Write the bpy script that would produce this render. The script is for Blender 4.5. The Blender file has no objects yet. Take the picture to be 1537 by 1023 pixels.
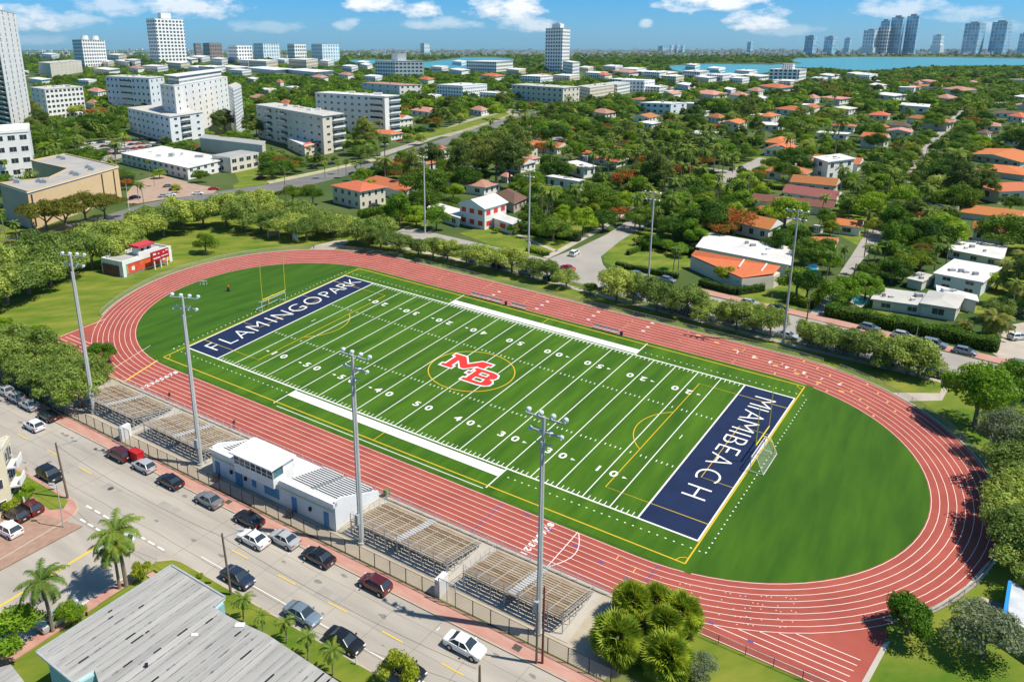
import bpy, math, random
import numpy as np
from mathutils import Vector, Matrix
random.seed(7); RNG = np.random.default_rng(7)
SC = bpy.context.scene; COL = SC.collection
rad = math.radians
# ---------------------------------------------------------------- camera
F, CX, CY, H = 1088.0, 721.2, 368.4, 61.0
PIT = math.atan((CY-73)/F)
cd = bpy.data.cameras.new('camera'); cam = bpy.data.objects.new('camera', cd); COL.objects.link(cam)
cam.location = (0, 0, H); cam.rotation_euler = (math.pi/2-PIT, 0, 0)
cd.sensor_width = 36; cd.lens = F/1537*36
cd.shift_x = (768.5-CX)/1537; cd.shift_y = -(511.5-CY)/1537
cd.clip_start = 1; cd.clip_end = 200000
SC.camera = cam
# ---------------------------------------------------------------- sky, sun, exposure
SUN_EL, SUN_V = rad(58), Vector((.97, -.2, 0)).normalized()
SUN_AZ = math.atan2(SUN_V.x, SUN_V.y)
W = bpy.data.worlds.new('World'); SC.world = W; W.use_nodes = True
nt = W.node_tree; nt.nodes.clear(); N = nt.nodes.new; LK = nt.links.new
out = N('ShaderNodeOutputWorld'); bg = N('ShaderNodeBackground')
sky = N('ShaderNodeTexSky'); sky.sky_type = 'NISHITA'; sky.sun_disc = False
sky.sun_elevation = SUN_EL; sky.sun_rotation = SUN_AZ; sky.altitude = 60; sky.air_density = 1.0; sky.dust_density = .25; sky.ozone_density = 2.4
tc = N('ShaderNodeTexCoord'); sep = N('ShaderNodeSeparateXYZ'); LK(tc.outputs['Generated'], sep.inputs[0])
def wm(op, a, b=None, c=None):
    n = N('ShaderNodeMath'); n.operation = op
    for i, x in enumerate((a, b, c)):
        if x is None: continue
        if isinstance(x, (int, float)): n.inputs[i].default_value = x
        else: LK(x, n.inputs[i])
    return n.outputs[0]
# puffs of cumulus: (azimuth, elevation, half width, half height) in tan units, broken up by noise
az = wm('DIVIDE', sep.outputs[0], sep.outputs[1]); el = wm('DIVIDE', sep.outputs[2], sep.outputs[1])
def cl(px, py, w, h, a=1.):
    # photo position of a cloud turned into its direction
    d = Vector(((px-CX)/F, math.cos(PIT)+math.sin(PIT)*(CY-py)/F, -math.sin(PIT)+math.cos(PIT)*(CY-py)/F))
    return d.x/d.y, d.z/d.y, w/F, h/F, a
clouds = [cl(40,28,70,20,.75), cl(95,33,60,12,.5), cl(130,30,26,9,.5), cl(180,8,70,16,.55), cl(285,12,85,16,.8), cl(565,6,48,13,1), cl(630,16,30,12,1), cl(668,36,60,10,.5), cl(520,36,20,10,.5), cl(765,12,66,20,1), cl(790,36,50,14,.7), cl(1060,2,90,16,1),
          cl(1140,28,54,17,.95), cl(970,36,11,7,.55), cl(1350,12,75,16,.6), cl(1440,20,60,14,.45), cl(400,40,60,10,.3), cl(1510,40,60,10,.4), cl(20,60,90,9,.25), cl(1180,46,60,9,.35)]
nz = N('ShaderNodeTexNoise'); nz.inputs['Scale'].default_value = 1; nz.inputs['Detail'].default_value = 9; nz.inputs['Roughness'].default_value = .62
cmb = N('ShaderNodeCombineXYZ'); LK(wm('MULTIPLY', az, 26), cmb.inputs[0]); LK(wm('MULTIPLY', el, 60), cmb.inputs[1]); LK(cmb.outputs[0], nz.inputs['Vector'])
nval = wm('MULTIPLY', wm('SUBTRACT', nz.outputs['Fac'], .5), 4.2)
tot = None
for (a, e, w, h, amp) in clouds:
    dx = wm('DIVIDE', wm('SUBTRACT', az, a), w); dy = wm('DIVIDE', wm('SUBTRACT', el, e), h)
    d2 = wm('ADD', wm('MULTIPLY', dx, dx), wm('MULTIPLY', dy, dy))
    v = wm('SUBTRACT', wm('ADD', 1.0, nval), d2)
    s = wm('MULTIPLY', wm('MINIMUM', wm('MAXIMUM', wm('MULTIPLY', v, 1.0), 0.), 1.), amp)
    tot = s if tot is None else wm('MAXIMUM', tot, s)
mx = N('ShaderNodeMixRGB'); LK(tot, mx.inputs[0]); 
hs = N('ShaderNodeHueSaturation'); hs.inputs['Saturation'].default_value = 1.4; hs.inputs['Value'].default_value = 1.0
tn_ = N('ShaderNodeMixRGB'); tn_.blend_type = 'MULTIPLY'; tn_.inputs[0].default_value = 1; LK(sky.outputs[0], tn_.inputs[1])
tg = N('ShaderNodeMixRGB'); tg.inputs[1].default_value = (.38, .66, 1.12, 1); tg.inputs[2].default_value = (1.05, .98, .86, 1); LK(wm('MINIMUM', wm('MAXIMUM', wm('MULTIPLY', sep.outputs[2], 3.2), 0.), 1.), tg.inputs[0]); LK(tg.outputs[0], tn_.inputs[2]); LK(tn_.outputs[0], hs.inputs['Color'])
LK(hs.outputs[0], mx.inputs[1]); mx.inputs[2].default_value = (8.2, 8.4, 8.6, 1)
LK(mx.outputs[0], bg.inputs[0]); bg.inputs[1].default_value = .11; LK(bg.outputs[0], out.inputs[0])
sd = bpy.data.lights.new('sun', 'SUN'); sd.energy = 4.9; sd.angle = rad(.5); sd.color = (1, .93, .8)
sun = bpy.data.objects.new('sun', sd); COL.objects.link(sun)
dirv = Vector((SUN_V.x*math.cos(SUN_EL), SUN_V.y*math.cos(SUN_EL), math.sin(SUN_EL)))
sun.rotation_euler = dirv.to_track_quat('Z', 'Y').to_euler()
SC.view_settings.view_transform = 'Standard'; SC.view_settings.look = 'None'; SC.view_settings.gamma = 1; SC.view_settings.exposure = 0.27
SC.cycles.max_bounces = 6; SC.cycles.transparent_max_bounces = 8; SC.cycles.volume_bounces = 0
SC.cycles.volume_max_steps = 64; SC.cycles.volume_step_rate = 4
# ---------------------------------------------------------------- survey: photo point -> ground, field metres -> ground
_f = np.array([0, math.cos(PIT), -math.sin(PIT)]); _r = np.array([1., 0, 0]); _u = np.array([0, math.sin(PIT), math.cos(PIT)])
def G(u, v, z=0.):
    d = _f+_r*(u-CX)/F+_u*(CY-v)/F
    t = (z-H)/d[2]
    return (d[0]*t, d[1]*t)
def Zh(x, y, v):
    k = (CY-v)/F
    return H+y*(k*math.cos(PIT)-math.sin(PIT))/(math.cos(PIT)+k*math.sin(PIT))
def PX(x, y, z=0.):
    d = np.array([x, y, z-H]); w = d@_f
    return CX+F*(d@_r)/w, CY-F*(d@_u)/w
HM = np.array([[0.20915639375037687, 0.3734981838364606, 0.7094089427262135], [0.01538127283003712, -0.024844056841766177, 0.5575043790863622], [-0.15362763814183483, 0.22286567328777077, 1.0]])
HI = np.linalg.inv(HM)
def f2i(x, y):
    v = HM@np.array([x/50, y/50, 1]); return v[0]/v[2]*1000, v[1]/v[2]*1000
def i2f(u, v):
    w = HI@np.array([u/1000, v/1000, 1]); return w[0]/w[2]*50, w[1]/w[2]*50
def FW(x, y): return G(*f2i(x, y))
def T(p):                                   # field metres -> world
    a = FW(p[0], p[1]); return (a[0], a[1], p[2])
def fang(x, y):                             # world heading of the field's long axis at a point
    a, b = FW(x-1, y), FW(x+1, y); return math.atan2(b[1]-a[1], b[0]-a[0])
# ---------------------------------------------------------------- materials
MATS = {}
def mat(name, c, c2=None, scale=1., rough=.85, amt=.5, spec=.3, metal=0., detail=4, bump=0., stretch=None, rnd=0., contrast=1.):
    if name in MATS: return MATS[name]
    m = bpy.data.materials.new(name); m.use_nodes = True; t = m.node_tree; b = t.nodes['Principled BSDF']
    b.inputs['Roughness'].default_value = rough; b.inputs['Specular IOR Level'].default_value = spec; b.inputs['Metallic'].default_value = metal
    c = tuple(c)+(1,)
    if c2 is None and not rnd: b.inputs['Base Color'].default_value = c
    else:
        c2 = tuple(c2 or c[:3])+(1,)
        co = t.nodes.new('ShaderNodeTexCoord'); mp = t.nodes.new('ShaderNodeMapping'); t.links.new(co.outputs['Object'], mp.inputs[0])
        if stretch: mp.vector_type = 'TEXTURE'; mp.inputs['Scale'].default_value = [1/q for q in stretch[:3]]; mp.inputs['Rotation'].default_value = (0, 0, stretch[3] if len(stretch) > 3 else 0)
        n = t.nodes.new('ShaderNodeTexNoise'); n.inputs['Scale'].default_value = scale; n.inputs['Detail'].default_value = detail; n.inputs['Roughness'].default_value = .6
        t.links.new(mp.outputs[0], n.inputs['Vector'])
        r = t.nodes.new('ShaderNodeMapRange'); r.inputs[1].default_value = .5-.2/contrast; r.inputs[2].default_value = .5+.2/contrast; t.links.new(n.outputs['Fac'], r.inputs[0])
        x = t.nodes.new('ShaderNodeMixRGB'); x.inputs[1].default_value = c; x.inputs[2].default_value = c2; t.links.new(r.outputs[0], x.inputs[0])
        last = x.outputs[0]
        if rnd:
            oi = t.nodes.new('ShaderNodeObjectInfo'); h = t.nodes.new('ShaderNodeHueSaturation')
            q = t.nodes.new('ShaderNodeMapRange'); q.inputs[3].default_value = 1-rnd; q.inputs[4].default_value = 1+rnd; t.links.new(oi.outputs['Random'], q.inputs[0]); t.links.new(q.outputs[0], h.inputs['Value'])
            q2 = t.nodes.new('ShaderNodeMapRange'); q2.inputs[3].default_value = .5+rnd*.06; q2.inputs[4].default_value = .5-rnd*.06; t.links.new(oi.outputs['Random'], q2.inputs[0]); t.links.new(q2.outputs[0], h.inputs['Hue'])
            t.links.new(last, h.inputs['Color']); last = h.outputs[0]
        t.links.new(last, b.inputs['Base Color'])
        if bump:
            bn = t.nodes.new('ShaderNodeBump'); bn.inputs['Strength'].default_value = bump; bn.inputs['Distance'].default_value = .1; t.links.new(n.outputs['Fac'], bn.inputs['Height']); t.links.new(bn.outputs[0], b.inputs['Normal'])
    MATS[name] = m; return m
def leafmat(name, c, c2, scale=.9, rnd=.38, tr=.3, stretch=None):
    m = mat(name, c, c2, scale, .6, rnd=rnd, spec=.25, detail=6, contrast=1.3, stretch=stretch)
    t = m.node_tree; b = t.nodes['Principled BSDF']; o = [n for n in t.nodes if n.type == 'OUTPUT_MATERIAL'][0]
    tl = t.nodes.new('ShaderNodeBsdfTranslucent'); ms = t.nodes.new('ShaderNodeMixShader'); ms.inputs[0].default_value = tr
    src = b.inputs['Base Color'].links[0].from_socket
    hs = t.nodes.new('ShaderNodeHueSaturation'); hs.inputs['Value'].default_value = 1.5; hs.inputs['Hue'].default_value = .485; t.links.new(src, hs.inputs['Color']); t.links.new(hs.outputs[0], tl.inputs[0])
    t.links.new(b.outputs[0], ms.inputs[1]); t.links.new(tl.outputs[0], ms.inputs[2]); t.links.new(ms.outputs[0], o.inputs[0])
    return m
def wirem(name, c, op):
    m = bpy.data.materials.new(name); m.use_nodes = True; t = m.node_tree; b = t.nodes['Principled BSDF']
    b.inputs['Base Color'].default_value = tuple(c)+(1,); b.inputs['Alpha'].default_value = op; b.inputs['Roughness'].default_value = .6
    MATS[name] = m; return m
def facade(name, wall, glass, mx_, mz, fx, fz, wall2=None):
    """far facades: storeys and bays as a pattern over the wall, from the wall's own metres (UV)"""
    m = bpy.data.materials.new(name); m.use_nodes = True; t = m.node_tree; b = t.nodes['Principled BSDF']
    uv = t.nodes.new('ShaderNodeUVMap'); s = t.nodes.new('ShaderNodeSeparateXYZ'); t.links.new(uv.outputs[0], s.inputs[0])
    def mm(op, a, v):
        n = t.nodes.new('ShaderNodeMath'); n.operation = op
        if isinstance(a, (int, float)): n.inputs[0].default_value = a
        else: t.links.new(a, n.inputs[0])
        if isinstance(v, (int, float)): n.inputs[1].default_value = v
        else: t.links.new(v, n.inputs[1])
        return n.outputs[0]
    fu = mm('FRACT', mm('DIVIDE', s.outputs[0], mx_), 0); fv = mm('FRACT', mm('DIVIDE', s.outputs[1], mz), 0)
    a1 = mm('LESS_THAN', mm('ABSOLUTE', mm('SUBTRACT', fu, .5), 0), fx/2); a2 = mm('LESS_THAN', mm('ABSOLUTE', mm('SUBTRACT', fv, .5), 0), fz/2)
    w = mm('MULTIPLY', mm('MULTIPLY', a1, a2), mm('GREATER_THAN', s.outputs[1], .2))
    # each bay a little different
    wn = t.nodes.new('ShaderNodeTexWhiteNoise'); wn.noise_dimensions = '2D'; cb = t.nodes.new('ShaderNodeCombineXYZ')
    t.links.new(mm('FLOOR', mm('DIVIDE', s.outputs[0], mx_), 0), cb.inputs[0]); t.links.new(mm('FLOOR', mm('DIVIDE', s.outputs[1], mz), 0), cb.inputs[1]); t.links.new(cb.outputs[0], wn.inputs[0])
    g = t.nodes.new('ShaderNodeMixRGB'); g.inputs[1].default_value = tuple(glass)+(1,); g.inputs[2].default_value = tuple(min(1, v*2+.02) for v in glass)+(1,)
    t.links.new(mm('MULTIPLY', wn.outputs['Value'], wn.outputs['Value']), g.inputs[0])
    x = t.nodes.new('ShaderNodeMixRGB'); x.inputs[1].default_value = tuple(wall)+(1,); t.links.new(g.outputs[0], x.inputs[2]); t.links.new(w, x.inputs[0])
    t.links.new(x.outputs[0], b.inputs['Base Color']); b.inputs['Roughness'].default_value = .5
    MATS[name] = m; return m
# ---------------------------------------------------------------- mesh builder
class MB:
    def __init__(s, tf=None): s.v = []; s.f = []; s.m = []; s.uv = []; s.tf = tf
    def pt(s, p): s.v.append(s.tf(p) if s.tf else tuple(p)); return len(s.v)-1
    def face(s, ps, m=0, uv=None):
        s.f.append([s.pt(p) for p in ps]); s.m.append(m); s.uv.append(uv or [(0, 0)]*len(ps))
    def box(s, x0, x1, y0, y1, z0, z1, m=0, mt=None):
        P = [(x, y, z) for z in (z0, z1) for y in (y0, y1) for x in (x0, x1)]
        i = [s.pt(p) for p in P]
        for q, mm in (((0,2,3,1), m), ((4,5,7,6), m if mt is None else mt), ((0,1,5,4), m), ((2,6,7,3), m), ((1,3,7,5), m), ((0,4,6,2), m)):
            s.f.append([i[k] for k in q]); s.m.append(mm); s.uv.append([(0, 0)]*4)
        return s
    def beam(s, a, b, w, h=None, m=0):
        a, b = Vector(a), Vector(b); d = (b-a).normalized(); h = h or w
        up = Vector((0, 0, 1)) if abs(d.z) < .95 else Vector((1, 0, 0))
        x = d.cross(up).normalized()*w/2; y = x.cross(d).normalized()*h/2
        i = [s.pt(p) for e in (a, b) for p in (e-x-y, e+x-y, e+x+y, e-x+y)]
        for q in ((0,3,2,1), (4,5,6,7), (0,1,5,4), (1,2,6,5), (2,3,7,6), (3,0,4,7)):
            s.f.append([i[k] for k in q]); s.m.append(m); s.uv.append([(0, 0)]*4)
        return s
    def tube(s, a, b, r0, r1=None, n=8, m=0, caps=True):
        a, b = Vector(a), Vector(b); d = (b-a).normalized(); r1 = r0 if r1 is None else r1
        up = Vector((0, 0, 1)) if abs(d.z) < .95 else Vector((1, 0, 0))
        x = d.cross(up).normalized(); y = x.cross(d)
        A = [s.pt(a+(x*math.cos(t)+y*math.sin(t))*r0) for t in [2*math.pi*k/n for k in range(n)]]
        B = [s.pt(b+(x*math.cos(t)+y*math.sin(t))*r1) for t in [2*math.pi*k/n for k in range(n)]]
        for k in range(n):
            s.f.append([A[k], B[k], B[(k+1) % n], A[(k+1) % n]]); s.m.append(m); s.uv.append([(0, 0)]*4)
        if caps:
            s.f.append(A[:]); s.m.append(m); s.uv.append([(0, 0)]*n); s.f.append(B[::-1]); s.m.append(m); s.uv.append([(0, 0)]*n)
        return s
    def path(s, pts, r, n=6, m=0):
        for a, b in zip(pts[:-1], pts[1:]): s.tube(a, b, r, r, n, m)
        return s
    def prism(s, pts, z0, z1, m=0, mt=None, bottom=False, us=1.):
        # ccw or cw polygon, walls carry metres as UV
        A = sum(pts[i][0]*pts[(i+1) % len(pts)][1]-pts[(i+1) % len(pts)][0]*pts[i][1] for i in range(len(pts)))
        if A < 0: pts = pts[::-1]
        n = len(pts); u = 0
        for k in range(n):
            p, q = pts[k], pts[(k+1) % n]; L = math.dist(p[:2], q[:2])
            s.face([(p[0], p[1], z0), (q[0], q[1], z0), (q[0], q[1], z1), (p[0], p[1], z1)], m, [(u*us, 0), ((u+L)*us, 0), ((u+L)*us, (z1-z0)*us), (u*us, (z1-z0)*us)]); u += L
        s.face([(p[0], p[1], z1) for p in pts], m if mt is None else mt)
        if bottom: s.face([(p[0], p[1], z0) for p in pts[::-1]], m)
        return s
    def ribbon(s, pts, w, z, m=0, closed=False):
        n = len(pts); L = []; R = []
        for i in range(n):
            a = pts[(i-1) % n] if (closed or i > 0) else pts[i]; b = pts[(i+1) % n] if (closed or i < n-1) else pts[i]
            d = Vector((b[0]-a[0], b[1]-a[1])).normalized(); nx, ny = -d.y*w/2, d.x*w/2
            L.append((pts[i][0]+nx, pts[i][1]+ny, z)); R.append((pts[i][0]-nx, pts[i][1]-ny, z))
        for i in range(n if closed else n-1):
            j = (i+1) % n; s.face([R[i], R[j], L[j], L[i]], m)
        return s
    def mesh(s, name, mats, loc=(0, 0, 0), smooth=False):
        me = bpy.data.meshes.new(name)
        lx, ly, lz = loc
        me.from_pydata([(v[0]-lx, v[1]-ly, v[2]-lz) for v in s.v], [], s.f)
        for m in (mats if isinstance(mats, (list, tuple)) else [mats]): me.materials.append(m)
        me.polygons.foreach_set('material_index', s.m)
        if any(any(c != (0, 0) for c in u) for u in s.uv):
            ul = me.uv_layers.new(name='UVMap'); ul.data.foreach_set('uv', [c for u in s.uv for q in u for c in q])
        if smooth: me.polygons.foreach_set('use_smooth', [True]*len(s.f))
        me.update(); return me
    def build(s, name, mats, parent=None, smooth=False, loc=None):
        """one mesh object; with a parent its points are kept relative to the parent's base"""
        base = loc or (world_loc(parent) if parent else (0, 0, 0))
        o = bpy.data.objects.new(name, s.mesh(name, mats, base, smooth)); COL.objects.link(o)
        if parent: o.parent = parent
        else: o.location = base
        return o
def world_loc(o):
    v = Vector((0, 0, 0))
    while o: v += o.location; o = o.parent
    return tuple(v)
def place(name, me, parent=None, loc=(0, 0, 0), rz=0, sc=1):
    o = bpy.data.objects.new(name, me); COL.objects.link(o); o.location = loc; o.rotation_euler = (0, 0, rz)
    o.scale = (sc, sc, sc) if isinstance(sc, (int, float)) else sc
    if parent: o.parent = parent
    return o
def tag(o, label=None, cat=None, group=None, kind=None):
    if label: o['label'] = label
    if cat: o['category'] = cat
    if group: o['group'] = group
    if kind: o['kind'] = kind
    return o
def thing(name, label, cat, loc=(0, 0, 0), rz=0, group=None):
    o = bpy.data.objects.new(name, None); COL.objects.link(o); o.empty_display_size = .5
    o.location = loc; o.rotation_euler = (0, 0, rz); return tag(o, label, cat, group)
def struct(o): o['kind'] = 'structure'; return o
# landmarks and the labels that refer to them
LAND = []; AUTO = []
def land(name, x, y): LAND.append((name, x, y))
def auto(o, look, x, y): AUTO.append((o, look, x, y)); return o
ORD = 'first second third fourth fifth sixth seventh eighth ninth tenth eleventh twelfth thirteenth fourteenth fifteenth sixteenth seventeenth eighteenth nineteenth twentieth'.split()
def ordn(n):
    if n < 20: return ORD[n]
    t, u = divmod(n+1, 10); tens = 'twentieth thirtieth fortieth fiftieth sixtieth seventieth eightieth ninetieth hundredth'.split()
    return tens[min(t, 10)-2] if u == 0 else ['twenty', 'thirty', 'forty', 'fifty', 'sixty', 'seventy', 'eighty', 'ninety', 'hundred'][min(t, 10)-2]+'-'+ORD[u-1]
def finish_labels():
    cnt = {}
    rows = []
    for o, look, x, y in AUTO:
        # nearest landmark as the eye sees it
        u, v = PX(x, y)
        best = min(LAND, key=lambda l: (lambda a: (a[0]-u)**2+(2.2*(a[1]-v))**2)(PX(l[1], l[2])))
        a = PX(best[1], best[2]); du, dv = u-a[0], (v-a[1])*2.2
        s = ('in front of' if dv > abs(du) else 'behind' if -dv > abs(du) else 'right of' if du > 0 else 'left of')
        rows.append((o, look, best[0], s, du*du+dv*dv))
    for o, look, nm, s, d in sorted(rows, key=lambda r: r[4]):
        k = (look, nm, s); n = cnt.get(k, 0); cnt[k] = n+1
        o['label'] = f'{look}, {ordn(n)} {s} the {nm}'
def inpoly(x, y, P):
    c = False; j = len(P)-1
    for i in range(len(P)):
        if (P[i][1] > y) != (P[j][1] > y) and x < (P[j][0]-P[i][0])*(y-P[i][1])/(P[j][1]-P[i][1])+P[i][0]: c = not c
        j = i
    return c
# common materials
M_WHITE = mat('white_paint', (.78, .78, .76), (.68, .68, .66), .5, .6)
M_OFF = mat('cream_render', (.66, .6, .48), (.58, .52, .4), .3, .8)
M_GLASS = mat('window_glass', (.03, .045, .06), None, rough=.12, spec=.6)
M_STEEL = mat('galvanised_steel', (.42, .44, .45), (.34, .36, .37), 3, .45, spec=.5)
M_BLACK = mat('black_metal', (.02, .02, .022), None, rough=.5)
M_CONC = mat('concrete', (.5, .46, .4), (.4, .37, .32), .35, .9, detail=6)
M_LINE = mat('line_paint', (.8, .8, .76), None, rough=.8)
M_YEL = mat('yellow_paint', (.75, .5, .03), None, rough=.7)
# ================================================================ GROUND, STREETS, WATER
M_LAND = mat('city_ground', (.03, .075, .01), (.1, .13, .035), .02, .95, detail=10, contrast=1.2)
M_LAWN = mat('lawn', (.06, .14, .005), (.22, .23, .03), .09, .95, detail=10, contrast=1.2, stretch=(1, 2.2, 1, .4))
M_LAWN2 = mat('dry_lawn', (.09, .15, .012), (.22, .22, .05), .09, .95, detail=9, stretch=(1, 2.5, 1, .5))
M_STREET = mat('street_concrete', (.45, .41, .355), (.31, .28, .245), .2, .9, detail=12, stretch=(.22, 1.5, 1, rad(-33)), contrast=1.0)
M_ASPH = mat('asphalt', (.2, .195, .19), (.14, .14, .14), .1, .9, detail=8)
M_FARST = mat('worn_street', (.38, .355, .32), (.3, .28, .25), .1, .9, detail=8)
M_PINK = mat('pink_sidewalk', (.42, .2, .16), (.5, .3, .24), .5, .9, detail=8, stretch=(.6, 2, 1, rad(-33)))
M_KERB = mat('kerb_stone', (.5, .42, .33), (.38, .32, .27), .6, .9)
M_PAVE = mat('paved_path', (.48, .43, .36), (.38, .33, .28), .3, .9, detail=8)
g = MB(); R_ = 30000
# the ground is one sheet, finer towards the camera
g.face([(-R_, -3000, 0), (R_, -3000, 0), (R_, R_, 0), (-R_, R_, 0)])
struct(g.build('ground', M_LAND))
ROADS = []        # ground polygons kept free of trees
def pxpoly(name, pts, z, m, keep=True, h=0.):
    w = [G(*p) for p in pts]; b = MB()
    if h: b.prism(w, z-h, z, 0)
    else:
        A = sum(w[i][0]*w[(i+1) % len(w)][1]-w[(i+1) % len(w)][0]*w[i][1] for i in range(len(w)))
        b.face([(p[0], p[1], z) for p in (w if A > 0 else w[::-1])])
    if keep: ROADS.append(w)
    c = G(*pts[0]); return struct(b.build(name, m, loc=(c[0], c[1], 0)))
def fpoly(name, pts, z, m, keep=True, h=0.):
    return pxpoly(name, [f2i(*p) for p in pts], z, m, keep, h)
# park lawns
pxpoly('lawn', [(-60, 330), (60, 345), (190, 330), (420, 300), (560, 335), (700, 372), (900, 425), (1160, 480), (1420, 560), (1700, 640), (1800, 900), (1700, 1300), (900, 1300), (840, 990), (640, 890), (260, 700), (0, 545), (-200, 430)], .012, M_LAWN, keep=False)
# --- near street: field frame, kerbs at y=-56.9 and y=-68.4
fpoly('street', [(-95, -56.9), (75, -56.9), (75, -68.4), (-95, -68.4)], .02, M_STREET)
fpoly('side_street', [(-23.0, -68.35), (-5.4, -68.35), (-5.8, -95), (-6.2, -120), (-21, -120), (-21.5, -95)], .02, M_STREET)
fpoly('side_street', [(-26.8, -68.3), (-2.5, -68.3), (-5.0, -72), (-23, -72)], .017, M_STREET)
fpoly('sidewalk', [(-95, -54.6), (75, -54.6), (75, -56.75), (-95, -56.75)], .14, M_PINK, h=.13)
fpoly('kerb', [(-95, -56.75), (75, -56.75), (75, -56.95), (-95, -56.95)], .145, M_KERB, h=.14)
# grass strip, sidewalk and kerb on the house side
fpoly('kerb', [(-4.9, -70.2), (-3.2, -68.7), (-1.8, -68.35), (75, -68.35), (75, -68.55), (-1.7, -68.55), (-3.0, -68.9), (-4.6, -70.4)], .145, M_KERB, h=.14)
fpoly('verge', [(-4.6, -70.4), (-3.0, -68.9), (-1.7, -68.55), (75, -68.55), (75, -71.4), (-3.6, -71.6), (-4.4, -95), (-5.3, -95)], .13, M_LAWN, keep=False, h=.12)
fpoly('sidewalk', [(-5.35, -72.3), (-3.8, -71.9), (-4.2, -110), (-5.9, -110)], .15, M_PINK, keep=False, h=.14)
fpoly('sidewalk', [(-3.4, -71.9), (75, -71.7), (75, -72.6), (-3.4, -72.9)], .15, M_PINK, keep=False, h=.14)
fpoly('lawn', [(-4.2, -72.2), (70, -72), (70, -120), (-4.2, -120)], .02, M_LAWN, keep=False)
# the other corner: apartment forecourt
fpoly('kerb', [(-95, -68.35), (-26.4, -68.35), (-24.0, -69.3), (-23.05, -71), (-22.2, -95), (-21.3, -120), (-21.5, -120), (-22.4, -95), (-23.3, -71), (-24.2, -69.5), (-26.5, -68.55), (-95, -68.55)], .145, M_KERB, h=.14)
fpoly('sidewalk', [(-95, -68.55), (-26.5, -68.55), (-24.2, -69.5), (-23.3, -71), (-22.4, -95), (-21.6, -120), (-45, -120), (-45, -69.9), (-95, -69.9)], .138, M_PINK, h=.13)
fpoly('verge', [(-43, -69.0), (-27.3, -69.0), (-26.0, -70.6), (-27.4, -72.0), (-43, -70.6)], .148, M_LAWN, keep=False)
fpoly('verge', [(-32.6, -73.6), (-30.6, -73.2), (-27.3, -73.6), (-27.6, -74.3), (-33, -75)], .148, M_LAWN, keep=False)
fpoly('verge', [(-45, -72.3), (-36.6, -72.3), (-37.2, -76.5), (-45, -77.5)], .148, M_LAWN, keep=False)
pxpoly('driveway', [(0, 757), (40, 700), (60, 772), (125, 790), (0, 857)], .143, mat('brick_paving', (.3, .19, .14), (.38, .25, .19), 1.2, .9), keep=False)
# road paint
mk = MB(T)
def fline(b, pts, w, z, m=0, closed=False): b.ribbon(pts, w, z, m, closed)
for x in range(-88, 70, 9):
    if -26 < x < -6: continue
    fline(mk, [(x, -62.75), (x+3.2, -62.75)], .16, .026)
fline(mk, [(-14.3, -70.5), (-14.2, -95), (-14, -118)], .35, .026)
struct(mk.build('road_markings', M_YEL, loc=FW(0, -62)+(0,)))
mk = MB(T)
for x in np.arange(-24.0, -5.2, 2.1): fline(mk, [(x, -68.15), (x+1.3, -68.15)], .28, .026)
for x in np.arange(-21.8, -15.5, 1.9): fline(mk, [(x, -70.6), (x+1.2, -70.6)], .28, .026)
fline(mk, [(-.5, -66.1), (70, -66.1)], .1, .026); fline(mk, [(-5.6, -73.5), (-5.8, -83)], .12, .026)
for x in (3, 9, 15, 21.5, 28, 34.5, 41): fline(mk, [(x, -58.9), (x, -58.2)], .1, .026)
struct(mk.build('road_markings', M_LINE, loc=FW(0, -62)+(0,)))
mk = MB(T)
M_TAR = mat('tar_seam', (.17, .155, .14), None, rough=.9)
rr = random.Random(3)
for k in range(26):
    x = -92+k*6.3; w = rr.uniform(-.5, .5)
    if -26 < x < -5: continue
    fline(mk, [(x+w, -57.3), (x+w*.3, -62.6), (x-w, -68.2)], .05, .023)
for y in (-62.95, -59.4): fline(mk, [(x, y+rr.uniform(-.12, .12)) for x in range(-90, 70, 5)], .045, .0235)
for y in (-66.4,): fline(mk, [(x, y+rr.uniform(-.15, .15)) for x in range(-90, 70, 4)], .07, .0235)
fline(mk, [(x, -69.6-1.2*math.sin((x+25)/7)) for x in range(-25, -4)], .07, .0235)
struct(mk.build('road_seams', M_TAR, loc=FW(0, -62)+(0,)))
rr = random.Random(12); M_PATCH = mat('street_patch', (.3, .275, .25), (.37, .34, .3), .6, .9, detail=9); M_OIL = mat('oil_stain', (.12, .11, .1), (.3, .27, .24), 2.2, .7, detail=8, contrast=.7)
for k in range(11):
    x = rr.uniform(-85, 66); y = rr.uniform(-67, -58.5); a, c = rr.uniform(.8, 2.6), rr.uniform(.5, 1.2)
    fpoly('street_patch', [(x-a, y-c), (x+a, y-c), (x+a, y+c), (x-a, y+c)], .0212, M_PATCH, keep=False)
for k in range(46):
    x = rr.uniform(-85, 66); y = rr.choice([-58.3, -58.1, -60.6, -64.6, -67.1])+rr.uniform(-.3, .3); r = rr.uniform(.15, .5); n = 9
    if -26 < x < -5 and y < -66: continue
    fpoly('oil_stain', [(x+r*rr.uniform(.6, 1.9)*math.cos(6.283*i/n), y+r*rr.uniform(.5, .9)*math.sin(6.283*i/n)) for i in range(n)], .0222+k*.00001, M_OIL, keep=False)
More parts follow.
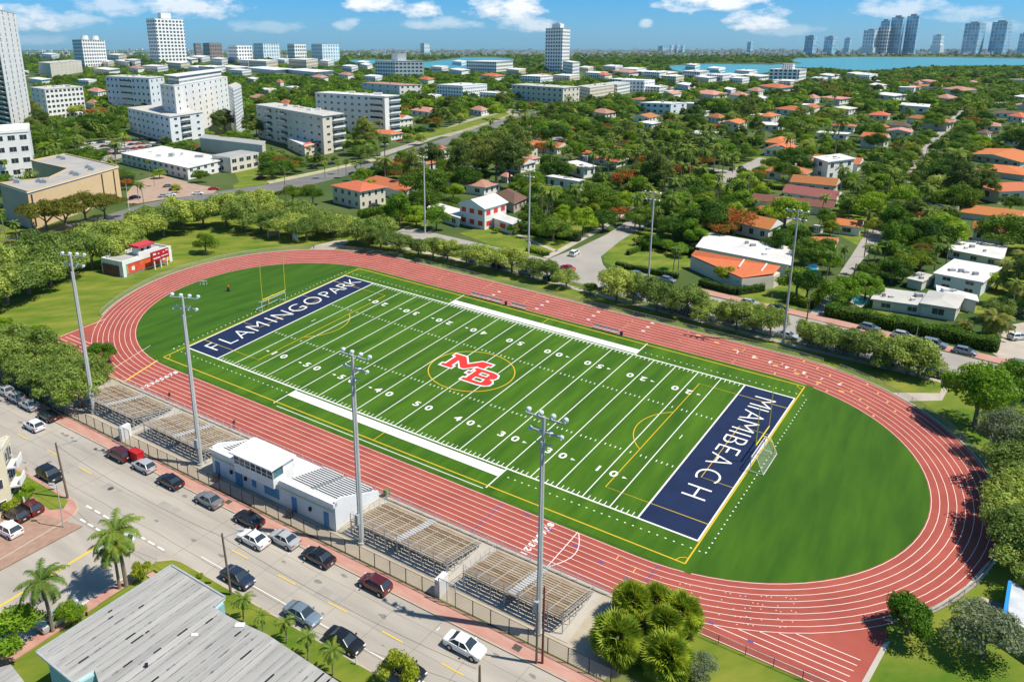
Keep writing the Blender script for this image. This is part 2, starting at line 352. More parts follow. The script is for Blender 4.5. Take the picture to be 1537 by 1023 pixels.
# manholes and stain patches
def disc(name, u, v, r, m, z, label, cat):
    x, y = G(u, v); b = MB(); b.tube((x, y, .021), (x, y, z), r, r, 16); return tag(b.build(name, m, loc=(x, y, 0)), label, cat)
disc('manhole_cover', 166, 733, .42, mat('iron', (.06, .055, .05), (.1, .09, .08), 6, .7), .032, 'dark round manhole cover out in the near street by the crossing', 'manhole cover')
disc('manhole_cover', 57, 882, .42, MATS['iron'], .032, 'dark round manhole cover on the yellow line of the side street', 'manhole cover')
for u, v, nm in ((343, 754, 'grey sedan'), (776, 973, 'white saloon')):
    x, y = G(u, v); a = fang(*i2f(u, v)); b = MB(); b.box(-.45, .45, -.4, .4, .12, .15)
    tag(b.build('utility_cover', MATS['iron']), f'dark square utility cover set in the pink sidewalk beside the {nm}', 'utility cover'); COL.objects[-1].location = (x, y, 0); COL.objects[-1].rotation_euler[2] = a
# --- street along the far side of the field: kerbs at y=61.5 / 49.5
fs = [(-66, 63.7), (-60, 63.5), (-25, 63), (8, 62.5), (41, 62.3), (72, 61.1), (120, 60), (120, 48.5), (77, 49.6), (49, 48.7), (20, 50.3), (2, 52), (-30, 54), (-60, 55), (-66, 55.2)]
fpoly('street', fs, .022, M_FARST)
fpoly('sidewalk', [(20, 62.9), (41, 62.6), (72, 61.4), (120, 60.3), (120, 63.2), (72, 64.4), (41, 65.4), (20, 65.6)], .14, M_PINK, h=.12)
fpoly('path', [(-62, 47.6), (-20, 49.4), (10, 47.6), (50, 46.0), (75, 46.2), (92, 44), (92, 45.6), (75, 47.8), (50, 47.6), (10, 49.2), (-20, 51), (-62, 49.2)], .03, M_PAVE, keep=False)
# side street through the palms
pxpoly('street', [(812, 402), (824, 388), (868, 372), (910, 352), (952, 325), (985, 305), (1010, 300), (1000, 318), (975, 335), (930, 362), (902, 385), (905, 397), (925, 420), (930, 432)], .028, M_FARST)
pxpoly('street', [(1068, 289), (1075, 278), (1068, 264), (1046, 256), (1055, 251), (1095, 256), (1112, 249), (1140, 236), (1150, 238), (1132, 258), (1108, 268), (1085, 285)], .028, M_FARST)
pxpoly('sidewalk', [(815, 386), (834, 376), (905, 338), (955, 305), (960, 307), (910, 342), (838, 381), (822, 388)], .034, M_PAVE)
pxpoly('sidewalk', [(838, 376), (832, 378), (776, 354), (778, 351)], .034, M_PAVE)
# alley to the right
pxpoly('alley', [(1205, 510), (1216, 470), (1250, 425), (1277, 385), (1298, 352), (1318, 325), (1325, 300), (1345, 292), (1352, 270), (1362, 255), (1372, 236), (1430, 175), (1470, 138), (1505, 117), (1509, 118), (1478, 139), (1441, 175), (1385, 237), (1378, 255), (1366, 275), (1360, 297), (1340, 315), (1327, 342), (1328, 352), (1312, 372), (1296, 388), (1262, 432), (1240, 468), (1236, 508)], .024, M_FARST)
pxpoly('side_street', [(1345, 293), (1400, 304), (1460, 313), (1560, 330), (1560, 338), (1455, 321), (1398, 313), (1345, 303)], .026, M_FARST)
pxpoly('driveway', [(1500, 490), (1560, 480), (1560, 560), (1505, 540), (1490, 530)], .03, M_PAVE)
pxpoly('path', [(1331, 594), (1336, 589), (1411, 590), (1408, 598), (1416, 575), (1418, 570), (1429, 572), (1414, 601), (1360, 602)], .03, M_PAVE, keep=False)
# --- left avenue and its branches
pxpoly('avenue', [(-80, 385), (0, 362), (70, 345), (150, 326), (215, 306), (330, 287), (400, 277), (470, 262), (560, 243), (640, 216), (700, 197), (745, 182), (830, 160), (838, 163), (760, 188), (700, 207), (640, 228), (575, 250), (480, 274), (420, 288), (330, 304), (200, 328), (110, 352), (0, 382), (-80, 400)], .03, M_ASPH)
pxpoly('avenue', [(560, 232), (620, 214), (700, 186), (780, 160), (786, 162), (700, 192), (622, 219), (566, 238)], .032, M_FARST)
pxpoly('verge', [(400, 272), (470, 258), (560, 238), (566, 241), (472, 262), (405, 276)], .05, mat('median_strip', (.5, .44, .33), (.3, .32, .12), .3, .9))
pxpoly('verge', [(620, 208), (720, 178), (760, 168), (765, 172), (690, 196), (622, 213)], .05, M_LAWN)
pxpoly('plaza', [(770, 196), (830, 178), (890, 180), (885, 196), (850, 210), (800, 222)], .03, M_PAVE, keep=False)
pxpoly('plaza', [(640, 205), (700, 180), (790, 158), (800, 165), (720, 205)], .026, mat('sandy_plaza', (.42, .37, .28), (.22, .24, .1), .05, .9), keep=False)
pxpoly('parking_lot', [(95, 230), (150, 213), (205, 212), (248, 222), (232, 232), (190, 235), (150, 245), (110, 238)], .032, M_FARST)
pxpoly('parking_lot', [(190, 290), (205, 272), (240, 262), (300, 278), (330, 282), (320, 290), (240, 300), (192, 308)], .034, mat('red_brick_lot', (.34, .24, .18), (.42, .31, .24), .3, .9))
pxpoly('sidewalk', [(0, 372), (60, 357), (104, 344), (110, 346), (64, 360), (0, 377)], .04, M_PAVE)
pxpoly('lawn', [(350, 278), (385, 262), (430, 262), (400, 276), (352, 284)], .035, M_LAWN)
for p in ([(800, 350), (860, 325), (910, 336), (820, 384), (770, 380), (690, 350), (720, 340), (780, 345)], [(905, 372), (940, 345), (1020, 352), (1040, 400), (980, 415), (930, 405), (906, 392)],
          [(1040, 265), (1075, 270), (1080, 282), (1060, 292), (1035, 285)], [(1100, 240), (1165, 232), (1190, 250), (1260, 262), (1230, 290), (1160, 280), (1110, 272)], [(1225, 420), (1190, 470), (1120, 455), (1100, 430)],
          [(1240, 300), (1330, 285), (1345, 330), (1290, 370), (1245, 345)], [(1150, 296), (1200, 310), (1130, 330), (1110, 318)], [(1290, 465), (1330, 430), (1340, 470), (1310, 480)], [(560, 300), (650, 310), (640, 345), (560, 330)], [(350, 255), (430, 250), (430, 268), (360, 275)],
          [(0, 352), (40, 345), (45, 352), (0, 366)], [(1380, 470), (1520, 300), (1537, 360), (1537, 470)], [(620, 212), (690, 196), (680, 188), (620, 200)], [(1370, 238), (1392, 240), (1372, 290), (1350, 290)]):
    pxpoly('lawn', p, .016, M_LAWN, keep=False)
# --- bay and lagoons
M_WATER = mat('bay_water', (.05, .25, .3), (.09, .33, .38), .004, .35, spec=.5, stretch=(1, 5, 1, 0), bump=.2)
pxpoly('water', [(1000, 99.5), (1030, 97.5), (1062, 96.3), (1160, 97.5), (1205, 95.5), (1185, 91.5), (1196, 88.2), (1283, 86), (1423, 86.4), (1540, 88.5), (1700, 90), (1900, 96), (1537, 98.5), (1449, 99), (1400, 99.5), (1358, 102), (1319, 106), (1283, 106), (1240, 102), (1202, 102), (1160, 108), (1130, 112), (1090, 112), (1059, 112), (1030, 110), (1006, 104)], .5, M_WATER)
pxpoly('water', [(524, 90.5), (560, 90), (640, 93.4), (697, 86.6), (740, 86.4), (780, 90), (697, 103.5), (637, 102), (560, 96), (524, 94)], .5, M_WATER)
pxpoly('water', [(0, 77.8), (350, 77.8), (350, 78.6), (0, 78.6)], .5, M_WATER)
# ================================================================ TRACK AND FIELD
M_TRACK = mat('running_track', (.39, .092, .066), (.29, .062, .046), .2, .9, detail=12, contrast=1.0)
M_TURF = mat('artificial_turf', (.026, .088, .002), (.066, .16, .005), .09, .95, detail=11, stretch=(.6, 3.5, 1, rad(57)), contrast=1.15)
M_TURF2 = mat('infield_turf', (.022, .078, .002), (.05, .132, .004), .09, .95, detail=11, stretch=(.6, 4, 1, rad(57)), contrast=1.1)
M_NAVY = mat('navy_turf', (.006, .016, .055), (.01, .024, .075), .3, .9)
LS, RI = 49.85, 31.75; XC, YC = -.85, -.4
def stad(off, n=40):
    P = []
    def w(y): return off*(1+.13*max(0, min(1, (y+10)/40)))
    for s in (1, -1):
        for k in range(n+1):
            a = math.pi/2-math.pi*k/n if s > 0 else -math.pi/2-math.pi*k/n
            r = RI; x = XC+s*LS+math.cos(a)*r; y = YC+math.sin(a)*r
            o = w(y-YC); P.append((x+math.cos(a)*o, y+math.sin(a)*o))
        # straight
        sy = -1 if s > 0 else 1
        for k in range(1, 24):
            x = XC+s*LS-s*2*LS*k/24; o = w(sy*RI); P.append((x, YC+sy*(RI+o)))
    return P
TW = 9.05
inner, outer = stad(0), stad(TW)
b = MB(T)
for i in range(len(inner)):
    j = (i+1) % len(inner); b.face([inner[i]+(.05,), inner[j]+(.05,), outer[j]+(.05,), outer[i]+(.05,)])
for k, q in enumerate(b.f): b.f[k] = q[::-1]
base = FW(0, 0)+(0,)
trk = struct(b.build('running_track', M_TRACK, loc=base)); 
NEAR = YC-RI-TW
b = MB(T)
for q in ([(-50, -32.2), (-81.3, -25.0), (-82.2, -30), (-81, NEAR), (-50, NEAR)], [(49, -32.2), (49, NEAR), (79.3, NEAR), (80.6, -28), (76, -26)]):
    b.face([p+(.046,) for p in (q if q[0][0] > 0 else q)])
ch = struct(b.build('track_chute', M_TRACK, loc=base))
b = MB(T); NL = 9
for k in range(NL):
    b.ribbon(stad(.18+k*(TW-.36)/(NL-1)), 0.08, .056, closed=True)
for k in range(NL):
    y = YC-RI-.18-k*(TW-.36)/(NL-1)
    if k > 1:
        dx = math.sqrt(max(0, (RI+TW-.1)**2-(y-YC)**2)); b.ribbon([(XC-LS-dx, y), (-80.5, y)], .11, .0575); b.ribbon([(XC+LS+dx, y), (77.6+(NL-k)*.15, y)], .11, .0575)
# start lines, relay boxes and lane figures
for x, y0, y1, w in ((-81.5, -25.2, -40.5, .14), (40.0, -32.2, NEAR, .13), (-62, -28.0, -40.3, .1)):
    b.ribbon([(x, y0), (x+(.0 if x != -62 else 3), y1)], w, .0585)
b.ribbon([(40.2+2.8*math.sin(t*math.pi/10)*.6, -32.3-t*.86) for t in range(11)], .13, .0595)
ln = struct(b.build('lane_markings', mat('lane_paint', (.8, .7, .66), None, rough=.9), loc=base)); 
def text_bm(tx, size, cx, cy, ang, z, bold=0., sx=1., space=1.):
    """flat painted letters in field metres: returns quads/tris (field coords)"""
    cu = bpy.data.curves.new('t', 'FONT'); cu.body = tx; cu.size = size; cu.align_x = 'CENTER'; cu.align_y = 'CENTER'; cu.offset = bold; cu.space_character = space
    o = bpy.data.objects.new('t', cu); COL.objects.link(o); bpy.context.view_layer.update()
    me = bpy.data.meshes.new_from_object(o); bpy.data.objects.remove(o); c, s = math.cos(ang), math.sin(ang)
    V = [(cx+(v.co.x*sx)*c-v.co.y*s, cy+(v.co.x*sx)*s+v.co.y*c, z) for v in me.vertices]
    return [[V[i] for i in p.vertices] for p in me.polygons]
b = MB(T)
for k in range(8):
    y = YC-RI-.18-(k+.5)*(TW-.36)/8
    for t in text_bm(str(8-k), 1.35, 35.9, y, -math.pi/2, .058, .05): b.face(t)
    for t in text_bm(str(8-k), 1.35, -47.8, y, math.pi/2, .058, .05): b.face(t)
struct(b.build('lane_numbers', M_LINE, loc=base))
M_BLUEP = mat('blue_paint', (.09, .08, .26), None, rough=.9)
b = MB(T); c = MB(T); rr = random.Random(5)
for x in (27.5, 52.3):
    for k in range(8):
        y = YC-RI-.18-(k+.5)*(TW-.36)/8; b.box(x-.09-k*.02, x+.09-k*.02, y-.35, y+.35, .05, .058)
for k, x in enumerate((32, 36.4, 41.2, 45.6, 49.8, 57.2, 62, 67)):
    y = YC-RI-.18-(k % 8+.5)*(TW-.36)/8 if x < 50 else -36.8-.3*k; b.box(x-.35, x+.35, y-.18, y+.18, .05, .0605)
struct(b.build('track_markings', M_BLUEP, loc=base))
def offpt(x, o):                              # far straight and bends, point at offset o from the inner edge
    return None
st = [stad(.18+(k+.5)*(TW-.36)/8, 40) for k in range(8)]
for k in range(8):
    pts = st[k]
    for i in list(range(108, 127))[::3]:
        if rr.random() < .45: x, y = pts[i]; c.box(x-.2, x+.2, y-.09, y+.09, .05, .0585)
    for i in list(range(0, 9))[::1]:
        if (i+k) % 4 == 0: x, y = pts[i]; c.box(x-.16, x+.16, y-.28, y+.28, .05, .0585)
    x, y = 44+k*1.9, YC+RI+.7+(7-k)*1.2
    c.box(30+k*4.4, 31+k*4.4, y-.2, y+.2, .05, .0585)
y_ = [(k, YC-RI-.18-(k+.5)*(TW-.36)/8) for k in range(8)]
for k, y in y_:
    if k in (1, 2): c.box(44+k*3, 44.12+k*3, y-.45, y+.45, .05, .0585)
c.ribbon([(-55.3, -30.6), (-52.9, -40.9)], .4, .0588)
for a in (.0, 1.5): c.ribbon([(-80+a*0-9*0, -27.5-a), (-79.2, -27.7-a)], .12, .0588)
struct(c.build('track_markings', mat('track_gold', (.75, .45, .1), None, rough=.9), loc=base))
d = MB(T)
for x in np.arange(54, 78, .8):
    for k in range(5):
        if rr.random() < .5:
            a = (x-49)/31.75; rr_ = RI+2.6+k*1.35+rr.uniform(-.35, .35); th = -math.pi/2+(x-49)/rr_*.8
            px_, py_ = XC+LS+math.cos(th)*rr_, YC+math.sin(th)*rr_
            if px_ < 73: d.box(px_-.08, px_+.08, py_-.05, py_+.05, .05, .0582)
for k, i in enumerate((112, 115, 118, 121)):
    for q in range(3): x, y = st[(q*2+k) % 8][i]; d.box(x-.4, x+.4, y-.2, y+.2, .05, .0582)
for k in range(7):
    for t in text_bm(str(k+1), 1.5, 40+k*3.4, YC+RI+6-k*.4, math.pi, .0582, .05): d.face(t)
struct(d.build('track_markings', MATS['lane_paint'], loc=base))
# infield and pitch
b = MB(T); b.face([p+(.058,) for p in inner][::-1]); struct(b.build('infield', M_TURF2, loc=base))
b = MB(T); b.face([(-56.6, -31.6, .064), (56.6, -31.6, .064), (56.6, 30.9, .064), (-56.6, 30.9, .064)]); struct(b.build('football_field', M_TURF, loc=base))
Y5 = 4.572
b = MB(T)
for s in (-1, 1):
    b.face([(s*45.72, -24.384, .07), (s*54.864, -24.384, .07), (s*54.864, 24.384, .07), (s*45.72, 24.384, .07)][::s])
struct(b.build('end_zone', M_NAVY, loc=base))
b = MB(T); LW = .2
for k in range(-10, 11): b.ribbon([(k*Y5, -24.384), (k*Y5, 24.384)], .16 if abs(k) < 10 else .26, .076)
for s in (-1, 1):
    b.ribbon([(-54.9, s*24.4), (54.9, s*24.4)], .3, .078)
    b.ribbon([(s*54.9, -24.5), (s*54.9, 24.5)], .25, .0785)
    b.face([(-23.2, s*25.0, .074), (23.2, s*25.0, .074), (23.2, s*27.0, .074), (-23.2, s*27.0, .074)][::s])
    for x in (-23.2, 23.2): b.ribbon([(x, s*24.4), (x, s*30.6)], .2, .0765)
    for k in np.arange(-45.72, 45.7, .9144*1.0):
        if abs((k/Y5)-round(k/Y5)) > .05:
            b.box(k-.06, k+.06, *(sorted((s*24.25, s*23.3))), .07, .0762)
            for yy in (8.9,): b.box(k-.07, k+.07, s*yy-.3, s*yy+.3, .07, .0762)
    for k in np.arange(-56.6, 56.7, 1.25):
        if abs(k) > 23.4: b.box(k-.14, k+.14, s*26.4-.09, s*26.4+.09, .07, .0763)
    for k in np.arange(-26.2, 26.3, 1.25): b.box(s*56.75-.1, s*56.75+.1, k-.13, k+.13, .06, .0763)
    b.ribbon([(s*42.6, -.5), (s*42.6, .9)], .14, .0763)
    b.ribbon([(-22, -31.0), (22.9, -31.0)], .14, .0765) if s < 0 else None
struct(b.build('field_lines', M_LINE, loc=base))
b = MB(T)
for s in (-1, 1):
    b.ribbon([(s*55.2, -30), (s*55.2, 30)], .22, .0805); b.ribbon([(-55.2, s*30), (55.2, s*30)], .22, .081)
    b.ribbon([(s*55.2, -20), (s*38.4, -20), (s*38.4, 20), (s*55.2, 20)], .16, .0815)
    b.ribbon([(s*55.2, -9.2), (s*49.7, -9.2), (s*49.7, 9.2), (s*55.2, 9.2)], .12, .0815)
    b.ribbon([(s*(44-9.15*math.cos(t)), 9.15*math.sin(t)) for t in np.linspace(-.9, .9, 20)], .16, .082)
    for q in (-1, 1): b.ribbon([(s*(55.2-1.3*math.cos(t)), q*(30-1.3*math.sin(t))) for t in np.linspace(0, math.pi/2, 8)], .12, .082)
    b.ribbon([(0, s*30), (0, s*27.1)], .14, .0815)
b.ribbon([(-.35+8.6*math.cos(t), .1+8.2*math.sin(t)) for t in np.linspace(0, 2*math.pi, 56)[:-1]], .2, .082, closed=True)
struct(b.build('soccer_lines', mat('gold_line', (.62, .42, .03), None, rough=.9), loc=base))
# writing on the field
def letters(parts, name, m):
    b = MB(T)
    for p in parts:
        for t in p: b.face(t)
    return struct(b.build(name, m, loc=base))
def row(tx, xc, ys, ang, size, z, bold=0, sx=1.):
    return [text_bm(c, size, xc, y, ang, z, bold, sx) for c, y in zip(tx, ys) if c != ' ']
letters(row('FLAMINGO', -50.3, [-21.1, -17.3, -13.3, -8.9, -5.0, -1.6, 3.1, 8.2], math.pi/2, 6.0, .0855, -.1), 'lettering', M_LINE)
letters(row('PARK', -50.3, [12.6, 15.9, 19.0, 22.0], math.pi/2, 5.4, .0855, -.09), 'lettering', M_LINE)
letters(row('MIAMIBEACH', 50.3, [19.6, 16.9, 13.8, 9.9, 6.9, 4.4, .9, -2.9, -8.0, -13.4], -math.pi/2, 5.8, .0855, -.1), 'lettering', M_LINE)
near = ['10', '50', '50', '40', '50', '40', '30', '30', '10']; far = ['20', '30', '20', '40', '50', '00', '50', '20', '20']
P = []
for k in range(9):
    x = (k-4)*2*Y5
    for tx, y, a, sg in ((near[k], -16.2, 0, 1), (far[k], 15.9, math.pi, -1)):
        P.append(text_bm(tx[0], 2.2, x-sg*1.35, y, a, .0856, .05, 1.2)); P.append(text_bm(tx[1], 2.2, x+sg*1.35, y, a, .0856, .05, 1.2))
        if k != 4:
            s = -1 if k < 4 else 1; P.append([[(x+s*2.9, y-.28, .0856), (x+s*2.9, y+.28, .0856), (x+s*3.7, y, .0856)][::(-1 if s > 0 else 1)]])
letters(P, 'yard_numbers', mat('number_paint', (.8, .8, .78), None, rough=.8))
# crest: slab capitals M and B, white under red
def grow(poly, d):
    n = len(poly); A = sum(poly[i][0]*poly[(i+1) % n][1]-poly[(i+1) % n][0]*poly[i][1] for i in range(n)); s = 1 if A > 0 else -1; o = []
    for i in range(n):
        p, q, r = Vector(poly[i-1]), Vector(poly[i]), Vector(poly[(i+1) % n]); a = (q-p).normalized(); c = (r-q).normalized()
        na, nc = Vector((a.y, -a.x))*s, Vector((c.y, -c.x))*s; m = (na+nc); k = d*2/max(m.length_squared, .6); o.append(tuple(q+m*k))
    return o
def Mp(x, y, w, h):
    P = [(0,0),(.3,0),(.3,.17),(.235,.17),(.235,.62),(.45,.2),(.55,.2),(.765,.62),(.765,.17),(.7,.17),(.7,0),(1,0),(1,.17),(.93,.17),(.93,.83),(1,.83),(1,1),(.72,1),(.5,.56),(.28,1),(0,1),(0,.83),(.07,.83),(.07,.17),(0,.17)]
    return [(x+a*w, y+b_*h) for a, b_ in P]
def Bp(x, y, w, h):
    P = [(0,0),(.62,0),(.86,.04),(.99,.15),(1,.33),(.93,.45),(.8,.52),(.92,.6),(.95,.75),(.88,.92),(.7,1),(0,1),(0,.83),(.1,.83),(.1,.17),(0,.17)]
    return [(x+a*w, y+b_*h) for a, b_ in P]
M_RED = mat('crest_red', (.68, .035, .03), None, rough=.9)
Ma, Ba = Mp(-7.0, -1.2, 8.9, 5.7), Bp(-.2, -3.9, 6.0, 5.6)
b = MB(T); c = MB(T); n = MB(T)
for k, p in enumerate((Ma, Ba)): b.face([q+(.083+k*.002,) for q in grow(p, .34)])
for k, p in enumerate((Ma, Ba)):
    n.face([q+(.084+k*.002,) for q in p])
for (x0, x1, y0, y1) in ((.33, .66, .2, .42), (.33, .62, .62, .8)):
    P = [(-.2+6*x0, -3.9+5.6*y0), (-.2+6*x1, -3.9+5.6*y0), (-.2+6*x1, -3.9+5.6*y1), (-.2+6*x0, -3.9+5.6*y1)]
    b.face([q+(.0865,) for q in grow(P, .08)]); c.face([q+(.087,) for q in grow(P, -.2)])
struct(b.build('crest_outline', M_LINE, loc=base)); struct(n.build('crest', M_RED, loc=base)); struct(c.build('crest_turf', M_TURF, loc=base))
# ================================================================ FLOODLIGHT POLES
M_POLE = mat('pole_concrete', (.5, .5, .48), (.4, .4, .39), .6, .8)
M_LAMP = mat('floodlight_shell', (.62, .68, .72), (.5, .58, .62), 4, .35, spec=.5)
M_LENS = mat('floodlight_lens', (.25, .32, .38), None, rough=.15, spec=.7)
def lamp_mesh():
    b = MB(); n = 12; pr = [(0, -.30), (.12, -.28), (.24, -.17), (.33, 0), (.4, .2)]
    for (r0, y0), (r1, y1) in zip(pr[:-1], pr[1:]):
        for k in range(n):
            a, c = 2*math.pi*k/n, 2*math.pi*(k+1)/n
            b.face([(r0*math.cos(a), y0, r0*math.sin(a)), (r1*math.cos(a), y1, r1*math.sin(a)), (r1*math.cos(c), y1, r1*math.sin(c)), (r0*math.cos(c), y0, r0*math.sin(c))])
    b.face([(.38*math.cos(2*math.pi*k/n), .19, .38*math.sin(2*math.pi*k/n)) for k in range(n)], 1)
    b.beam((0, -.1, -.3), (0, -.1, -.52), .12)
    return b.mesh('floodlight', [M_LAMP, M_LENS])
LAMP = lamp_mesh()
POLES = [(142,620,382,'bleachers farthest from the press box',1), (302,697,445,'second bleacher before the press box',1), (543,815,532,'wall end of the press box',1), (808,950,625,'last bleacher by the round palms',1),
         (638,350,235,'front lawn of the red shuttered house',-1), (793,385,255,'mouth of the palm lined side street',-1), (972,440,288,'corner hedge lawn across the far street',-1), (1175,515,315,'alley mouth across the far street',-1)]
for i, (u, v, vt, where, s) in enumerate(POLES):
    x, y = G(u, v); h = Zh(x, y, vt); a = fang(*i2f(u, v))+(0 if s > 0 else math.pi)
    if i in (0, 1): a += .35
    t = thing('floodlight_pole', f'tall {"stout white" if s > 0 else "slim grey"} floodlight pole beside the {where}', 'floodlight pole', (x, y, 0), a, 'floodlight poles round the field')
    r = .35 if s > 0 else .27
    p = MB(); p.tube((0, 0, 0), (0, 0, h), r, r*.5, 14); p.tube((0, 0, 0), (0, 0, .35), r*1.5, r*1.5, 14); place('pole', p.mesh('pole', M_POLE, smooth=False), t)
    for k, (z, w, n) in enumerate(((h-.35, 2.1, 4), (h-1.9, 1.8, 4))):
        c = MB(); c.beam((-w, .35, z), (w, .35, z), .16); c.beam((-w*.55, .1, z-1.0), (0, 0.15, z-1.3), .09); c.beam((w*.55, .1, z-1.0), (0, .15, z-1.3), .09); place('crossarm', c.mesh('crossarm', M_STEEL), t)
        for q in range(n):
            xx = -w+2*w*q/(n-1); l = place('floodlight', LAMP, t, (xx, .6-.2*k, z+.35-.35*k), 0, 0.76-.1*k); l.rotation_euler = (rad(-42), 0, (q-1.5)*.22)
    c = MB(); c.box(-.25, .25, -r-.45, -r, 3.2, 4.6); place('control_box', c.mesh('control_box', mat('grey_box', (.35, .38, .4), None, rough=.5)), t)
    c = MB(); c.box(-.1, .1, -r*.95-.1, -r*.6, 1, h*.9); place('conduit', c.mesh('conduit', M_STEEL), t)
    land(f'pole by the {["farthest bleacher","second bleacher","press box","round palms","red shuttered house","palm lined street","hedged corner lawn","alley mouth"][i]}', x, y)
# ================================================================ BLEACHERS
M_WOOD = mat('weathered_plank', (.26, .19, .12), (.4, .32, .23), 1.5, .9, stretch=(.4, 3, 1, rad(-33)), contrast=1.2)
M_WOOD2 = mat('pale_plank', (.42, .34, .25), (.3, .23, .16), 1.5, .9); M_WOOD3 = mat('brown_plank', (.17, .11, .065), (.28, .2, .13), 1.5, .9)
M_ALU = mat('aluminium_plank', (.5, .5, .49), (.4, .4, .4), 1, .4, spec=.5)
def bleacher(x0, x1, y0, y1, where, bays):
    c = FW((x0+x1)/2, (y0+y1)/2); t = thing('bleacher', f'bare {bays} bay bleacher of weathered planks on steel frames, {where}', 'bleacher', (c[0], c[1], .05), 0, 'open plank bleachers')
    n = 15; d = (y0-y1)/n; rise = .115                                     # y0 front (track side), y1 back
    p0 = MB(T); p0.box(x0-1.2, x1+1.2, y1-.5, y0+.6, .02, .09); p0.build('concrete_pad', M_CONC, t)
    for k in range(n):
        y = y0-k*d; z = .5+k*rise
        b = MB(T); b.box(x0, x1, y-.31, y, z, z+.06); 
        jj = random.Random(k+int(x0)); 
        b.build('seat_plank', [M_WOOD, M_WOOD2, M_WOOD, M_WOOD3][(k+jj.randint(0, 3)) % 4], t)
        if k: b = MB(T); b.box(x0, x1, y+.04, y+.22, z-.34, z-.28); b.build('foot_plank', M_WOOD3 if k % 3 else M_WOOD, t)
    for q in range(bays+1):
        x = x0+(x1-x0)*q/bays; b = MB(T); zt = .5+(n-1)*rise
        b.beam((x, y0, .42), (x, y1+d, zt+.1), .07, .1); b.beam((x, y0, .2), (x, y1+d, .2), .09)
        for k in range(2, n, 3): y = y0-k*d; b.beam((x, y, .1), (x, y, .42+k*rise), .08)
        b.beam((x, y0-4*d, .2), (x, y1+d, zt-.3), .06); b.build('frame', M_STEEL, t)
    # aisle in the middle and the guard rails
    xm = (x0+x1)/2; b = MB(T)
    for k in range(0, n): y = y0-k*d; b.box(xm-.55, xm+.55, y-.1, y+.24, .6+k*rise-.02, .6+k*rise+.05)
    b.build('aisle_steps', M_ALU, t)
    for x in (x0-.08, x1+.08):
        b = MB(T); zt = .5+(n-1)*rise
        b.path([(x, y0, .5), (x, y0, 1.4), (x, y1+d, zt+1.0), (x, y1+d, zt-.1)], .035, 5); b.path([(x, y0-.2, .95), (x, y1+d, zt+.5)], .025, 5)
        for k in range(1, n, 2): y = y0-k*d; b.tube((x, y, .5+k*rise), (x, y, 1.4+k*rise), .025, n=5)
        b.build('guard_rail', M_STEEL, t)
    b = MB(T); zt = .5+(n-1)*rise; yb = y1+d*.7
    for z in (zt+.35, zt+.68, zt+1.0): b.tube((x0, yb, z), (x1, yb, z), .035, n=5)
    for q in range(bays+1): x = x0+(x1-x0)*q/bays; b.tube((x, yb, .2), (x, yb, zt+1.0), .04, n=5)
    b.build('back_rail', M_STEEL, t)
    land(f'bleacher {where}', c[0], c[1]); return t
bleacher(-52.0, -36.3, -42.6, -51.2, 'farthest up the street', 8)
bleacher(-33.4, -17.8, -42.6, -51.2, 'next above the press box', 8)
bleacher(13.4, 30.2, -42.6, -51.2, 'just below the press box', 8)
bleacher(32.9, 47.6, -42.6, -51.2, 'closest to the round palms', 7)
fpoly('paved_apron', [(-56, -41.6), (51.5, -41.6), (57, -46), (55, -54.2), (-56, -54.2)], .035, mat('apron_concrete', (.46, .4, .31), (.36, .31, .24), .3, .9, detail=8), keep=True)
fpoly('track_kerb', [(-53, -41.0), (50, -41.0), (50, -41.6), (-53, -41.6)], .16, M_CONC, h=.15)
# ================================================================ PRESS BOX
t0 = FW(-1.5, -47); pb = thing('press_box', 'white press box with blue doors and bench seating stepping down to the track', 'press box', (t0[0], t0[1], .0))
M_PB = mat('press_white', (.72, .74, .76), (.64, .67, .7), .4, .7); M_SEAT = mat('bench_white', (.66, .66, .65), (.58, .58, .58), 1, .5); M_GAP = mat('deck_grey', (.2, .21, .23), (.28, .29, .3), 1, .8)
M_BLUE = mat('blue_door', (.07, .22, .4), (.09, .26, .46), 1, .6); M_LIME = mat('lime_band', (.5, .56, .3), None, rough=.8)
px0, px1, yb_, yf = -14.9, 11.2, -51.6, -42.4
b = MB(T); HS = 3.7
# side profile of the stand: street wall, stepped deck to the track
def prof(x0, x1, m=0):
    P = [(yb_, 0.1), (yf, .1), (yf, 1.35), (-50.2, HS-.65), (-50.2, HS), (yb_, HS)]
    for x in (x0, x1): b.face([(x, y, z) for y, z in P], m)
    for i in range(6):
        a, c = P[i], P[(i+1) % 6]; b.face([(x0, a[0], a[1]), (x1, a[0], a[1]), (x1, c[0], c[1]), (x0, c[0], c[1])], m)
prof(px0, px1); b.build('wall', M_PB, pb)
n = 12
for sx0, sx1 in ((px0+.4, -8.4), (.7, 4.9), (5.6, 10.7)):
    for k in range(n):
        y = yf-.35-k*.64; z = 1.75+k*.148
        b = MB(T); b.box(sx0, sx1, y-.24, y-.02, z+.16, z+.22); b.build('bench_seat', M_SEAT, pb)
        b = MB(T); b.box(sx0-.1, sx1+.1, y-.66, y-.02, z-.1, z+.06); b.build('deck', M_GAP, pb)
